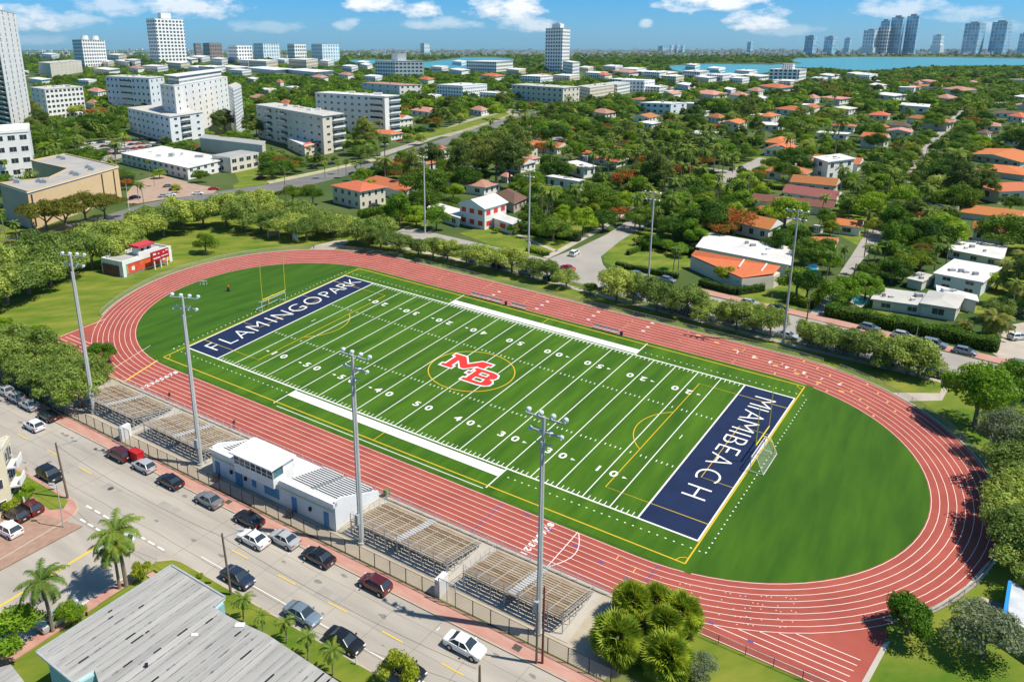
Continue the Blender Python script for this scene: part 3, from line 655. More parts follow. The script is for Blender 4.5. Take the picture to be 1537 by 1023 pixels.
for x in (px0+.15, px1-.15):
    b = MB(T); b.face([(x, yf+.3, .1), (x, yf+.3, 1.3), (x, -50.2, HS+.75), (x, yb_, HS+.75), (x, yb_, .1)]); b.face([(x+.25, yf+.3, .1), (x+.25, yf+.3, 1.3), (x+.25, -50.2, HS+.75), (x+.25, yb_, HS+.75), (x+.25, yb_, .1)])
    b.face([(x, yf+.3, 1.3), (x+.25, yf+.3, 1.3), (x+.25, -50.2, HS+.75), (x, -50.2, HS+.75)]); b.face([(x, -50.2, HS+.75), (x+.25, -50.2, HS+.75), (x+.25, yb_, HS+.75), (x, yb_, HS+.75)]); b.build('side_wall', M_PB, pb)
for x0, x1 in ((px0, -8.1), (.55, px1)):
    b = MB(T); b.box(x0-.1, x1+.1, -51.9, -51.1, HS-.05, HS+.5); b.build('parapet', M_WHITE, pb)
b = MB(T); b.box(px0-.03, px1+.03, -51.66, -51.6, 2.75, 3.0); b.build('lime_stripe', M_LIME, pb)
for x, w, h0, h1 in ((-13.7, .95, .1, 2.3), (-8.8, 1.5, .1, 2.35), (3.1, .9, .1, 2.3), (9.5, .9, .1, 2.3)):
    b = MB(T); b.box(x-w/2, x+w/2, -51.72, -51.58, h0, h1); d = b.build('door', M_BLUE, pb)
    b = MB(T); b.box(x+w*.3, x+w*.3+.1, -51.8, -51.72, 1.1, 1.2); b.build('handle', M_STEEL, d)
for x, w, z0, z1 in ((-5.3, .9, 1.1, 2.3), (-1.5, 3.1, .9, 2.4)):
    b = MB(T); b.box(x-w/2-.1, x+w/2+.1, -51.7, -51.6, z0-.1, z1+.1); b.box(x-w/2, x+w/2, -51.76, -51.69, z0, z1, 1); b.build('shutter', [M_WHITE, M_BLUE], pb)
for x in (-10.4, -7.2, 6.4): b = MB(T); b.box(x-.2, x+.2, -51.9, -51.6, 1.5, 2.0); b.build('wall_fitting', M_BLACK, pb)
# booth on top, overhanging the street wall
bx0, bx1, by0, by1 = -8.6, -.1, -52.5, -48.2
b = MB(T); b.box(bx0, bx1, by0, by1, 2.9, 4.3); b.build('booth_wall', M_WHITE, pb)
b = MB(T); b.box(bx0+.25, bx1-.25, by0+.25, by1-.2, 4.3, 5.9, 0); b.build('booth_core', mat('booth_inside', (.05, .055, .06), (.1, .1, .1), 1, .6), pb)
for k in range(8):
    x = bx0+.07+(bx1-bx0-.14)*k/7; b = MB(T); b.box(x-.07, x+.07, by0, by0+.14, 4.3, 5.9); b.build('mullion', M_WHITE, pb)
for k in range(7):
    xa = bx0+.14+(bx1-bx0-.14)*k/7; xb = bx0+(bx1-bx0-.14)*(k+1)/7
    b = MB(T); b.box(xa, xb, by0+.05, by0+.09, 4.35, 5.85); b.build('window', M_GLASS, pb)
    b = MB(T); b.box(xa, xb, by0+.01, by0+.06, 4.75, 4.83); b.build('window_rail', M_WHITE, pb)
for y in (by0+.07, (by0+by1)/2, by1-.07): b = MB(T); b.box(bx1-.14, bx1, y-.07, y+.07, 4.3, 5.9); b.build('mullion', M_WHITE, pb)
b = MB(T); b.box(bx1-.1, bx1-.05, by0+.14, by0+1.9, 4.35, 5.85); b.build('window', mat('teal_glass', (.02, .12, .16), (.05, .2, .2), 2, .15, spec=.6), pb)
b = MB(T); b.box(bx1-.12, bx1-.0, by1-2.1, by1, 4.3, 5.9); b.build('booth_wall', M_WHITE, pb)
b = MB(T); b.box(bx0-.35, bx1+.35, by0-.55, by1+.3, 5.9, 6.12); b.build('roof', mat('roof_white', (.82, .82, .8), (.74, .74, .72), .5, .6), pb)
land('white press box', *t0)
# ================================================================ NEAR FENCE, RAILINGS, POSTS
M_WIRE = wirem('chain_link', (.3, .31, .3), .3)
def fence(name, pts, h, step, label, mp, mw, post=.05, rails=(1,), z=.1, tf=None):
    W_ = [FW(*p) for p in pts] if tf else pts
    t = thing(name, label, 'fence', (W_[0][0], W_[0][1], 0)); 
    L = [math.dist(W_[i], W_[i+1]) for i in range(len(W_)-1)]; tot = sum(L); n = min(max(2, int(tot/step)), 99); P = []
    for k in range(n+1):
        d = tot*k/n; i = 0
        while i < len(L)-1 and d > L[i]: d -= L[i]; i += 1
        f = d/L[i]; P.append((W_[i][0]+(W_[i+1][0]-W_[i][0])*f, W_[i][1]+(W_[i+1][1]-W_[i][1])*f))
    for p in P: b = MB(); b.tube((p[0], p[1], z), (p[0], p[1], h+z), post, n=5); b.build('post', mp, t)
    for r in rails: b = MB(); b.path([(p[0], p[1], z+h*r) for p in P], post*.7, 4); b.build('rail', mp, t)
    if mw:
        b = MB()
        for p, q in zip(P[:-1], P[1:]): b.face([(p[0], p[1], z+.1), (q[0], q[1], z+.1), (q[0], q[1], z+h*.96), (p[0], p[1], z+h*.96)])
        b.build('mesh_panel', mw, t)
    return t
fence('street_fence', [(-92, -52.5), (-54, -54.4), (-34.8, -54.4)], 2.0, 2.4, 'black chain fence along the pink sidewalk above the bleacher gate', M_BLACK, M_WIRE, .055, (1, .03), tf=1)
fence('street_fence', [(-32.2, -54.4), (31.6, -54.4)], 2.0, 2.35, 'black chain fence along the pink sidewalk past the press box', M_BLACK, M_WIRE, .055, (1, .03), tf=1)
fence('street_fence', [(34.2, -54.4), (51, -54.5), (70, -54.6)], 2.0, 2.35, 'black chain fence along the pink sidewalk to the round palms', M_BLACK, M_WIRE, .055, (1, .03), tf=1)
for x0, x1, w in ((-34.8, -32.2, 'between the two upper bleachers'), (31.6, 34.2, 'between the two lower bleachers')):
    c = FW(x0, -54.4); t = thing('gate', f'tall grey double gate in the street fence {w}', 'gate', (c[0], c[1], .1))
    for x in (x0, (x0+x1)/2, x1): b = MB(T); b.beam((x, -54.4, .1), (x, -54.4, 3.0), .1); b.build('gate_post', M_STEEL, t)
    b = MB(T); b.beam((x0, -54.4, 3.0), (x1, -54.4, 3.0), .09); b.build('lintel', M_STEEL, t)
    for a, q in ((x0+.1, (x0+x1)/2-.1), ((x0+x1)/2+.1, x1-.1)): b = MB(T); b.face([(a, -54.4, .2), (q, -54.4, .2), (q, -54.4, 2.9), (a, -54.4, 2.9)]); b.build('gate_leaf', M_WIRE, t)
    b = MB(T); b.box(x0-.9, x0-.1, -54.1, -52.2, .05, 2.3); k = tag(b.build('ticket_booth', M_WHITE, loc=FW(x0-.5, -53)+(0,)), f'narrow white ticket booth behind the fence {w}', 'booth')
fence('track_railing', [(-52.5, -41.35), (49.5, -41.35)], 1.15, 2.1, 'low white pipe railing between the track and the bleachers', M_WHITE, wirem('white_wire', (.7, .7, .7), .22), .035, (1, .5), tf=1)
op = [p for p in stad(TW+.5)]
fence('track_fence', op[76:105], 1.1, 3.4, 'low grey wire fence round the school end of the track', M_STEEL, wirem('grey_wire', (.35, .36, .33), .25), .035, (1,), tf=1)
fence('track_fence', op[105:128]+op[0:3], 1.1, 3.2, 'low grey wire fence between the far straight and the tree row', M_STEEL, MATS['grey_wire'], .035, (1,), tf=1)
fence('track_fence', op[3:29], 1.1, 3.0, 'low grey wire fence round the bend under the shady trees', M_STEEL, MATS['grey_wire'], .035, (1,), tf=1)
fence('track_fence', [(51, -41.5), (80.5, -41.3)], 1.1, 2.6, 'low black wire fence below the round palms at the track chute', M_BLACK, MATS['grey_wire'], .035, (1,), tf=1)
fence('park_fence', [G(1400, 556), G(1430, 566), G(1480, 579), G(1560, 600)], 1.5, 3.0, 'grey wire park fence beside the black sedan on the far street', M_STEEL, MATS['grey_wire'], .04, (1,))
fence('tree_row_fence', [(-60, 50.2), (-20, 51.3), (8, 49.4), (50, 47.7), (76, 47.9)], 1.3, 3.2, 'grey wire fence under the trees along the far street', M_STEEL, MATS['grey_wire'], .04, (1,), tf=1)
pxpoly('track_edge', [(1327, 931), (1402, 911), (1449, 880), (1483, 843), (1486, 846), (1452, 884), (1405, 915), (1340, 935)], .1, M_CONC, keep=False)
pxpoly('track_edge', [(1326, 965), (1337, 962), (1304, 1024), (1293, 1024)], .1, M_CONC, keep=False)
b = MB(T); b.ribbon([p for p in stad(TW+.22)][76:128]+[p for p in stad(TW+.22)][0:29], .32, .1); struct(b.build('track_edge', M_CONC, loc=base))
# ================================================================ GOALS, BENCHES, SCOREBOARD HOUSE
M_GOLD = mat('goal_yellow', (.75, .6, .04), (.65, .5, .03), 1, .5)
for s, w in ((-1, 'FLAMINGO PARK'), (1, 'MIAMIBEACH')):
    x = s*55.3; c = FW(x, .8); yc = .8 if s < 0 else 2.9
    t = thing('goal_post', f'yellow football goal post standing behind the {"park" if s<0 else "beach"} end zone lettering', 'goal post', (c[0], c[1], .08), 0, 'football goal posts')
    ht = 12.4 if s < 0 else 9.5
    b = MB(T); b.tube((x+s*2, yc, .05), (x+s*2, yc, 1.6), .13, n=8); b.path([(x+s*2, yc, 1.6), (x+s*1.6, yc, 2.4), (x+s*.8, yc, 2.9), (x, yc, 3.05)], .11, 8); b.build('gooseneck', M_GOLD, t)
    b = MB(T); b.tube((x, yc-3.6, 3.05), (x, yc+3.6, 3.05), .1, n=8); b.build('crossbar', M_GOLD, t)
    for q in (-3.55, 3.55): b = MB(T); b.tube((x, yc+q, 3.05), (x, yc+q, ht), .075, n=8); b.build('upright', M_GOLD, t)
    x = s*55.5; yc = .8 if s < 0 else .4
    t = thing('soccer_goal', f'white {"netted" if s<0 else "folding"} soccer goal under the yellow posts at the {"park" if s<0 else "beach"} end zone', 'soccer goal', (c[0], c[1], .08), 0, 'soccer goals')
    for q in (-3.66, 3.66):
        b = MB(T); b.tube((x, yc+q, .08), (x, yc+q, 2.44), .06, n=6); b.build('goal_side', M_WHITE, t)
        b = MB(T); b.path([(x, yc+q, 2.44), (x+s*.9, yc+q, 2.4), (x+s*2.1, yc+q, .12), (x, yc+q, .12)], .045, 6); b.build('stay', M_WHITE, t)
    b = MB(T); b.tube((x, yc-3.66, 2.44), (x, yc+3.66, 2.44), .06, n=6); b.build('goal_bar', M_WHITE, t)
    b = MB(T); b.tube((x+s*2.1, yc-3.66, .12), (x+s*2.1, yc+3.66, .12), .05, n=6); b.build('ground_bar', M_WHITE, t)
    b = MB(T); q = 3.66; b.face([(x+s*.9, yc-q, 2.4), (x+s*.9, yc+q, 2.4), (x+s*2.1, yc+q, .12), (x+s*2.1, yc-q, .12)]); b.face([(x, yc-q, 2.44), (x, yc+q, 2.44), (x+s*.9, yc+q, 2.4), (x+s*.9, yc-q, 2.4)]); b.build('net', MATS.get('net') or wirem('net', (.7, .72, .7), .13), t)
for x0, x1, w in ((-21.6, -13, 'closest to the park end zone'), (-10.5, -6.6, 'beside the halfway line'), (-.2+0*1, 8.6, 'closest to the beach end zone')):
    x0, x1 = (x0, x1) if x0 != -.2 else (10.3, 16.3); c = FW(x0, 31)
    t = thing('team_bench', f'long grey team bench on the far touchline, {w}', 'bench', (c[0], c[1], .06), 0, 'team benches on the far touchline')
    b = MB(T); b.box(x0, x1, 31.0, 31.35, .5, .56); b.build('seat', M_ALU, t); b = MB(T); b.box(x0, x1, 31.5, 31.56, .7, 1.05); b.build('backrest', M_ALU, t)
    for q in range(4): x = x0+.3+(x1-x0-.6)*q/3; b = MB(T); b.beam((x, 31.0, .07), (x, 31.0, .5), .06); b.beam((x, 31.52, .07), (x, 31.52, 1.0), .06); b.build('leg', M_STEEL, t)
for x in (-11.9, 17.0):
    c = FW(x, 31.2); b = MB(); b.tube((0, 0, 0), (0, 0, .8), .28, .34, 12); b.tube((0, 0, .8), (0, 0, .88), .37, .37, 12); o = b.build('litter_bin', mat('navy_bin', (.03, .03, .1), None, rough=.5)); o.location = (c[0], c[1], .07); tag(o, f'dark blue bin at the end of the {"halfway" if x<0 else "beach side"} team bench', 'bin')
# field house with red mural and scoreboard
c = G(188, 413); h = 4.5
A_, B_, C_ = G(151, 386.5, h), G(182, 393, h), G(255.5, 369.5, h)
def fp(s, t_, z=0): return (B_[0]+(C_[0]-B_[0])*s+(A_[0]-B_[0])*t_, B_[1]+(C_[1]-B_[1])*s+(A_[1]-B_[1])*t_, z)
t = thing('field_house', 'low white field house with red mural and raised red and white roof box', 'building', (c[0], c[1], 0)); TF = lambda p: fp(*p)
M_MUR = mat('mural', (.6, .06, .03), (.72, .16, .05), .6, .8, contrast=1.5); M_FLAT = mat('flat_roof_grey', (.33, .33, .32), (.42, .42, .4), .25, .9, detail=8)
b = MB(TF); b.box(0, 1, .02, 1, 0, h-.5); b.build('wall', M_WHITE, t); b = MB(TF); b.box(.01, .99, .04, .98, h-.5, h-.42); b.build('roof', M_FLAT, t)
b = MB(TF)
for q in ((0, .33, h+.1), (.33, .75, h+1.1), (.75, 1, h+.2)): b.box(q[0], q[1], -.03, .02, h-1.1, q[2])
b.box(0, .02, .02, 1, h-.5, h+.05); b.box(.98, 1, .02, 1, h-.5, h+.05); b.box(0, 1, .98, 1, h-.5, h+.05); b.build('parapet', M_WHITE, t)
b = MB(TF); b.box(.09, .95, -.012, .02, .5, h-1.1); b.build('mural', M_MUR, t); b = MB(TF); b.box(.05, .1, -.015, .02, .5, h-1.2); b.build('mural_end', mat('mural_green', (.2, .42, .25), None), t); b = MB(TF); b.box(.86, .95, -.016, .02, .5, h-1.2); b.build('mural_end', mat('mural_gold', (.7, .5, .08), None), t)
for q in (.2, .82): b = MB(TF); b.box(q-.03, q+.03, -.02, .0, 1.2, 2.3); b.build('mural_emblem', M_WHITE, t)
for q in (0, .94): b = MB(TF); b.box(q, q+.06, -.035, .02, 0, h-1.1); b.build('pier', M_WHITE, t)
b = MB(TF); b.box(-.012, .0, .15, .93, .2, h-1.4); b.build('opening', mat('brown_shade', (.1, .05, .04), (.22, .09, .07), .8), t)
b = MB(TF); b.box(.42, .68, .18, .5, h-.4, h+1.9); rb = b.build('roof_box', M_WHITE, t)
b = MB(TF); b.box(.39, .72, .1, .56, h+1.9, h+2.5); b.build('red_cap', mat('sign_red', (.6, .06, .07), (.5, .04, .05), 2, .6), rb)
for q in (.47, .59): b = MB(TF); b.box(q, q+.05, .168, .18, h+.3, h+1.5); b.build('window', M_GLASS, rb)
land('red and white field house', *fp(.5, 0)[:2])
sx = [fp(.5, -.22), fp(.78, -.22)]; t = thing('scoreboard', 'red scoreboard on three white posts in front of the field house mural', 'scoreboard', fp(.64, -.22)); M_SB = mat('scoreboard_red', (.4, .015, .03), None, rough=.5)
b = MB(TF); b.box(.47, .83, -.3, -.24, 2.6, 5.2); bd = b.build('board', M_SB, t)
for q in (.52, .65, .78): b = MB(TF); b.box(q-.008, q+.008, -.29, -.25, 0, 2.6); b.build('post', M_WHITE, t)
b = MB(TF); b.box(.5, .64, -.306, -.3, 3.15, 3.45); b.box(.66, .81, -.306, -.3, 3.3, 3.5); b.box(.5, .56, -.306, -.3, 4.3, 4.8); b.box(.6, .63, -.306, -.3, 4.3, 4.6); b.box(.7, .73, -.306, -.3, 4.3, 4.6); b.box(.76, .81, -.306, -.3, 4.6, 4.9); b.build('score_panel', M_WHITE, bd)
# park signs, tackling dummy, hurdles, people
def px_box(name, u, v, sx, sy, sz, m, label, cat, a=0, z=0.):
    x, y = G(u, v); b = MB(); b.box(-sx/2, sx/2, -sy/2, sy/2, 0, sz); o = b.build(name, m); o.location = (x, y, z); o.rotation_euler[2] = a; return tag(o, label, cat)
for u, v, w, h_, a, lb in ((411, 357, 3.6, 1.9, .4, 'brown park notice board on two white posts on the lawn'), (443.5, 362, 2.6, 1.8, 2.4, 'white park sign panel by the track entrance path')):
    x, y = G(u, v); t = thing('park_sign', lb, 'sign', (x, y, 0), a)
    b = MB(); b.box(-w/2, w/2, -.06, .06, .7, h_+.5); place('board', b.mesh('board', M_WHITE if w < 3 else mat('board_brown', (.28, .2, .13), None)), t)
    for q in (-1, 1): b = MB(); b.box(q*w/2-.08, q*w/2+.08, -.1, .1, 0, h_+.7); place('post', b.mesh('post', M_WHITE), t)
pxpoly('path', [(462, 377), (470, 369), (500, 362), (520, 360), (524, 364), (505, 372), (497, 378)], .03, M_PAVE, keep=False)
x, y = G(343, 437); t = thing('tackling_dummy', 'orange topped black tackling dummy alone on the infield grass', 'training dummy', (x, y, .06)); b = MB(); b.tube((0, 0, 0), (0, 0, 1.1), .3, .25, 10); b.tube((0, 0, 0), (0, 0, .1), .5, .5, 10); place('body', b.mesh('body', M_BLACK), t); b = MB(); b.tube((0, 0, 1.1), (0, 0, 1.6), .27, .2, 10); place('cap', b.mesh('cap', mat('dummy_orange', (.6, .15, .03), None)), t)
for u, v, k in ((303.5, 427, 'outer'), (307.5, 426.5, 'inner')):
    x, y = G(u, v); b = MB(); b.box(-.6, .6, -.04, .04, .75, .95); b.beam((-.5, 0, 0), (-.5, 0, .8), .05); b.beam((.5, 0, 0), (.5, 0, .8), .05); b.box(-.52, -.46, -.35, .35, 0, .05); b.box(.46, .52, -.35, .35, 0, .05); o = b.build('hurdle', M_WHITE); o.location = (x, y, .06); tag(o, f'small white hurdle at the inner edge of the track, {k} one of two', 'hurdle', 'hurdles on the infield')
def person(u, v, shirt, pants, label, a=0, stride=.25, z=.06):
    x, y = G(u, v); t = thing('person', label, 'person', (x, y, z), a)
    me = bpy.data.meshes.new('body'); V = [(0,0,.95),(0,0,1.2),(0,0,1.42),(0,0,1.52),(0,0,1.68),(.1,0,.9),(.12,stride,.5),(.12,stride*1.2,.06),(.12,stride*1.2+.14,.03),(-.1,0,.9),(-.12,-stride*.6,.5),(-.12,-stride*1.4,.08),(-.12,-stride*1.3+.14,.03),(.19,0,1.4),(.25,-.08,1.12),(.24,.06,.88),(-.19,0,1.4),(-.25,.08,1.12),(-.24,.16,.9)]
    E = [(0,1),(1,2),(2,3),(3,4),(0,5),(5,6),(6,7),(7,8),(0,9),(9,10),(10,11),(11,12),(2,13),(13,14),(14,15),(2,16),(16,17),(17,18)]
    me.from_pydata(V, E, []); o = bpy.data.objects.new('body', me); COL.objects.link(o); o.parent = t
    R = [.14,.14,.15,.06,.1,.09,.065,.045,.035,.09,.065,.045,.035,.06,.045,.035,.06,.045,.035]
    m = o.modifiers.new('s', 'SKIN'); 
    for i, r in enumerate(R): me.skin_vertices[0].data[i].radius = (r, r*.85)
    me.skin_vertices[0].data[0].use_root = True
    s = o.modifiers.new('b', 'SUBSURF'); s.levels = 1; s.render_levels = 1
    mm = bpy.data.materials.new('person_colours'); mm.use_nodes = True; nt_ = mm.node_tree; co = nt_.nodes.new('ShaderNodeTexCoord'); sp = nt_.nodes.new('ShaderNodeSeparateXYZ'); nt_.links.new(co.outputs['Object'], sp.inputs[0])
    cr = nt_.nodes.new('ShaderNodeValToRGB'); cr.color_ramp.interpolation = 'CONSTANT'; el_ = cr.color_ramp.elements
    el_[0].position = 0; el_[0].color = (.03, .03, .03, 1); el_[1].position = .05; el_[1].color = pants+(1,)
    for p_, c_ in ((.48, shirt), (.76, (.35, .2, .13)), (.85, (.03, .02, .015))): e = el_.new(p_); e.color = c_+(1,)
    dv = nt_.nodes.new('ShaderNodeMath'); dv.operation = 'DIVIDE'; dv.inputs[1].default_value = 2; nt_.links.new(sp.outputs[2], dv.inputs[0]); nt_.links.new(dv.outputs[0], cr.inputs[0]); nt_.links.new(cr.outputs[0], nt_.nodes['Principled BSDF'].inputs['Base Color']); me.materials.append(mm)
person(471, 374, (.08, .2, .4), (.03, .05, .12), 'person in a blue top walking at the track entrance path', .6)
person(255, 601, (.03, .03, .04), (.03, .03, .04), 'person in dark clothes by the railing of the farthest bleacher', 1.2)
person(352, 643, (.05, .05, .06), (.08, .03, .03), 'person in black by the railing of the second bleacher', 1.0)
px_box('litter_bin', 581, 745, .7, .7, 1.2, mat('bin_brown', (.2, .14, .05), (.12, .2, .06), 3), 'brown bin at the track side corner of the press box', 'bin', -.5)
for u, v in ((325, 722), (435, 776)): px_box('litter_bin', u, v, .8, .6, 1.1, M_BLACK, f'black bin behind the street fence, {"upper" if u<400 else "lower"} one beside the press box', 'bin', -.5)
# ================================================================ STREET POLES
M_TIM = mat('timber_pole', (.14, .1, .07), (.2, .15, .11), 2, .9)
def upole(u, v, vt, label, lean=0, arm=None, m=None, r=.16, name='utility_pole'):
    x, y = G(u, v); h = Zh(x, y, vt); t = thing(name, label, 'pole', (x, y, 0)); b = MB(); b.tube((0, 0, 0), (lean, 0, h), r, r*.7, 8); place('pole', b.mesh('pole', m or M_TIM), t)
    if arm: b = MB(); b.beam((0+lean*.9, 0, h-.6), (lean*.9+arm[0], arm[1], h-.2), .09); place('arm', b.mesh('arm', M_STEEL), t); b = MB(); b.box(lean*.9+arm[0]-.5, lean*.9+arm[0]+.2, arm[1]-.16, arm[1]+.16, h-.32, h-.12); place('lamp_head', b.mesh('lamp_head', M_STEEL), t)
    return t, x, y, h
P1 = upole(102, 748, 664, 'dark leaning timber pole at the corner beside the black sedan', -.4, (2.2, 1.0))
upole(96, 792, 728, 'thin pale lamp pole on the corner sidewalk of the apartments', 0, (-.9, .6), M_STEEL, .08, 'lamp_post')
P2 = upole(347, 893, 800, 'dark timber pole on the verge beside the charcoal sedan', -.3, (1.9, .9))
P3 = upole(720, 1030, 998, 'dark pole at the bottom edge behind the white saloon', 0)
for u, m_, l in ((805, M_TIM, 'blackish timber pole on the pink sidewalk by the last bleacher, left of a pair'), (814, M_TIM, 'reddish timber pole on the pink sidewalk by the last bleacher, right of a pair')): upole(u, 996, 905 if u < 810 else 880, l, 0, None, mat('rusty_pole', (.16, .05, .035), None) if u > 810 else M_TIM, .13)
upole(535, 998, 984, 'short red and white hydrant marker post on the verge', 0, None, M_WHITE, .08, 'marker_post')
P4 = upole(1205, 515, 445, 'grey timber pole on the far verge beside the alley mouth', .4)
upole(1450, 572, 542, 'black lamp post on the park verge behind the black sedan', 0, None, M_BLACK, .07, 'lamp_post'); upole(1375, 507, 489, 'grey street sign pole in front of the long hedge', 0, None, M_STEEL, .07, 'lamp_post')
upole(1426, 337, 297, 'dark timber pole beside the cross street under the big tree', 0); upole(1374, 300, 225, 'thin leaning grey pole along the alley', 1.5); upole(1297, 386, 345, 'dark timber pole where the alley shadows fall', 0)
upole(1157, 462, 441, 'short white sign post on the far sidewalk by the hedge', 0, None, M_STEEL, .07, 'lamp_post'); upole(953, 378, 355, 'white corner lamp post on the hedged lawn', 0, None, M_STEEL, .08, 'lamp_post')
upole(430, 311, 228, 'dark tall pole beside the left avenue near the coral house', 0); upole(124, 336, 312, 'white curved street lamp beside the beige building', 0, (-2.5, 1.2), M_WHITE, .1, 'street_lamp'); upole(194, 316, 276, 'white thin lamp post on the corner by the brick parking lot', 0, None, M_WHITE, .1, 'street_lamp')
upole(82, 210, 180, 'white street lamp on the avenue before the striped white block', 0, None, M_WHITE, .12, 'street_lamp'); upole(1275, 450, 395, 'grey utility pole beside the alley above the pool hedge', .4)
def wire(a, b_, sag, label):
    P = [(a[0]+(b_[0]-a[0])*k/16, a[1]+(b_[1]-a[1])*k/16, a[2]+(b_[2]-a[2])*k/16-sag*4*(k/16)*(1-k/16)) for k in range(17)]
    b = MB(); b.path(P, .022, 4); tag(b.build('overhead_wire', M_BLACK, loc=a), label, 'wire')
g1, g2, g3 = [(p[1]-.35, p[2], p[3]-.4) for p in (P1, P2, P3)]
wire(g1, g2, .8, 'thin black wire between the corner pole and the verge pole'); wire(g2, g3, .9, 'thin black wire from the verge pole down to the bottom edge pole')
# ================================================================ CARS
M_TYRE = mat('tyre', (.015, .015, .015), None, rough=.9); M_RIM = mat('wheel_rim', (.45, .46, .47), None, rough=.3, metal=.6)
M_HEAD = mat('headlight_glass', (.7, .72, .74), None, rough=.1); M_TAIL = mat('taillight_red', (.4, .01, .01), None, rough=.2); M_PLATE = mat('plate', (.6, .6, .6), None)
KINDS = {
 'sedan': ([(-2.33,.5,.62,.74),(-2.28,.3,.95,.86),(-2.0,.25,1.0,.9),(-1.55,.24,1.02,.91),(-.95,.24,1.0,.91),(-.2,.24,.98,.91),(.45,.24,.97,.91),(1.1,.25,.98,.9),(1.7,.26,.9,.9),(2.1,.28,.78,.85),(2.3,.45,.6,.7)], (-1.6,-.95,-.2,.35,1.12), (1.06,1.4,1.46,1.43,1.0)),
 'hatch': ([(-2.1,.5,.7,.76),(-2.06,.3,1.0,.86),(-1.85,.25,1.04,.89),(-1.5,.24,1.04,.9),(-.95,.24,1.02,.9),(-.2,.24,1.0,.9),(.45,.24,.99,.9),(1.05,.25,.99,.89),(1.55,.26,.9,.88),(1.9,.28,.8,.84),(2.05,.45,.6,.7)], (-2.0,-1.45,-.2,.35,1.1), (1.06,1.48,1.53,1.5,1.02)),
 'suv': ([(-2.3,.55,.85,.8),(-2.26,.35,1.12,.9),(-2.0,.3,1.16,.94),(-1.55,.3,1.16,.95),(-.95,.3,1.15,.95),(-.2,.3,1.13,.95),(.45,.3,1.12,.95),(1.1,.3,1.13,.94),(1.75,.32,1.06,.93),(2.15,.35,.98,.9),(2.3,.5,.75,.76)], (-2.2,-1.9,-.2,.5,1.15), (1.18,1.66,1.72,1.69,1.16)),
}
def car_meshes(kind, paint):
    ST, cx_, ct = KINDS[kind]; M = {}
    b = MB()
    def ring(x, zl, zb, w): return [(x, -w*.93, zl), (x, -w, (zl+zb)/2), (x, -w*.97, zb-.06), (x, -w*.86, zb), (x, 0, zb+.035), (x, w*.86, zb), (x, w*.97, zb-.06), (x, w, (zl+zb)/2), (x, w*.93, zl)]
    R = [ring(*s) for s in ST]
    for a, c in zip(R[:-1], R[1:]):
        for k in range(8): b.face([a[k], a[k+1], c[k+1], c[k]])
        b.face([a[8], a[0], c[0], c[8]])
    b.face(R[0]); b.face(R[-1][::-1])
    # roof and pillars
    wr, wb = .62, .8
    if kind == 'suv': wr, wb = .7, .86
    xs = list(cx_)
    Rf = [(xs[1], -wr, ct[1]), (xs[2], -wr-.02, ct[2]), (xs[3], -wr, ct[3])]
    for (p, q) in zip(Rf[:-1], Rf[1:]):
        b.face([p, (p[0], 0, p[2]+.03), (q[0], 0, q[2]+.03), q]); b.face([(p[0], 0, p[2]+.03), (p[0], -p[1], p[2]), (q[0], -q[1], q[2]), (q[0], 0, q[2]+.03)])
    e = .045
    for s in (-1, 1):
        for (xa, za, ya), (xb, zb, yb) in ((((xs[0], ct[0], wb), (xs[1], ct[1], wr))), ((xs[4], ct[4], wb), (xs[3], ct[3], wr)), ((xs[2]-.05, 1.0 if kind != 'suv' else 1.14, wb+.04), (xs[2]-.05, ct[2], wr+.02))):
            b.beam((xa, s*ya, za-.05), (xb, s*yb, zb), .09, .07)
        b.beam((xs[1], s*wr, ct[1]), (xs[3], s*wr, ct[3]), .07, .06)
    for s in (-1, 1): b.box(xs[3]+.3, xs[3]+.45, *sorted((s*(wb+.1), s*(wb+.28))), ct[4]-.02, ct[4]+.13)
    M['body'] = b.mesh('body', [paint])
    z0 = [ct[0]-.05, (1.0 if kind != 'suv' else 1.14), ct[4]-.05]
    def q(ps): c = MB(); c.face(ps); return c
    M['rear_window'] = q([(xs[0], -wb+.03, ct[0]-.03), (xs[0], wb-.03, ct[0]-.03), (xs[1], wr-.03, ct[1]-.01), (xs[1], -wr+.03, ct[1]-.01)]).mesh('rear_window', M_GLASS)
    M['windshield'] = q([(xs[4], -wb+.03, ct[4]-.03), (xs[4], wb-.03, ct[4]-.03), (xs[3], wr-.03, ct[3]-.01), (xs[3], -wr+.03, ct[3]-.01)]).mesh('windshield', M_GLASS)
    for s in (-1, 1):
        c = MB(); c.face([(xs[0]+.08, s*(wb), ct[0]-.06), (xs[2]-.05, s*(wb+.03), z0[1]-.02), (xs[2]-.05, s*(wr), ct[2]-.02), (xs[1], s*(wr-.01), ct[1]-.02)])
        c.face([(xs[2]-.05, s*(wb+.03), z0[1]-.02), (xs[4]-.06, s*wb, ct[4]-.06), (xs[3], s*(wr-.01), ct[3]-.02), (xs[2]-.05, s*wr, ct[2]-.02)])
        M['side_window%d' % s] = c.mesh('side_window', M_GLASS)
    return M
def wheel_meshes():
    b = MB(); b.tube((0, -.11, 0), (0, .11, 0), .34, .34, 16); w = b.mesh('wheel', M_TYRE); c = MB(); c.tube((0, -.125, 0), (0, .125, 0), .2, .2, 10); return w, c.mesh('rim', M_RIM)
WHL, RIM = wheel_meshes()
def lm(m, sx, sy, sz): b = MB(); b.box(-sx/2, sx/2, -sy/2, sy/2, -sz/2, sz/2); return b.mesh('light', m)
HL, TLm, PLm = lm(M_HEAD, .12, .34, .15), lm(M_TAIL, .1, .34, .17), lm(M_PLATE, .03, .34, .13)
CARM = {}
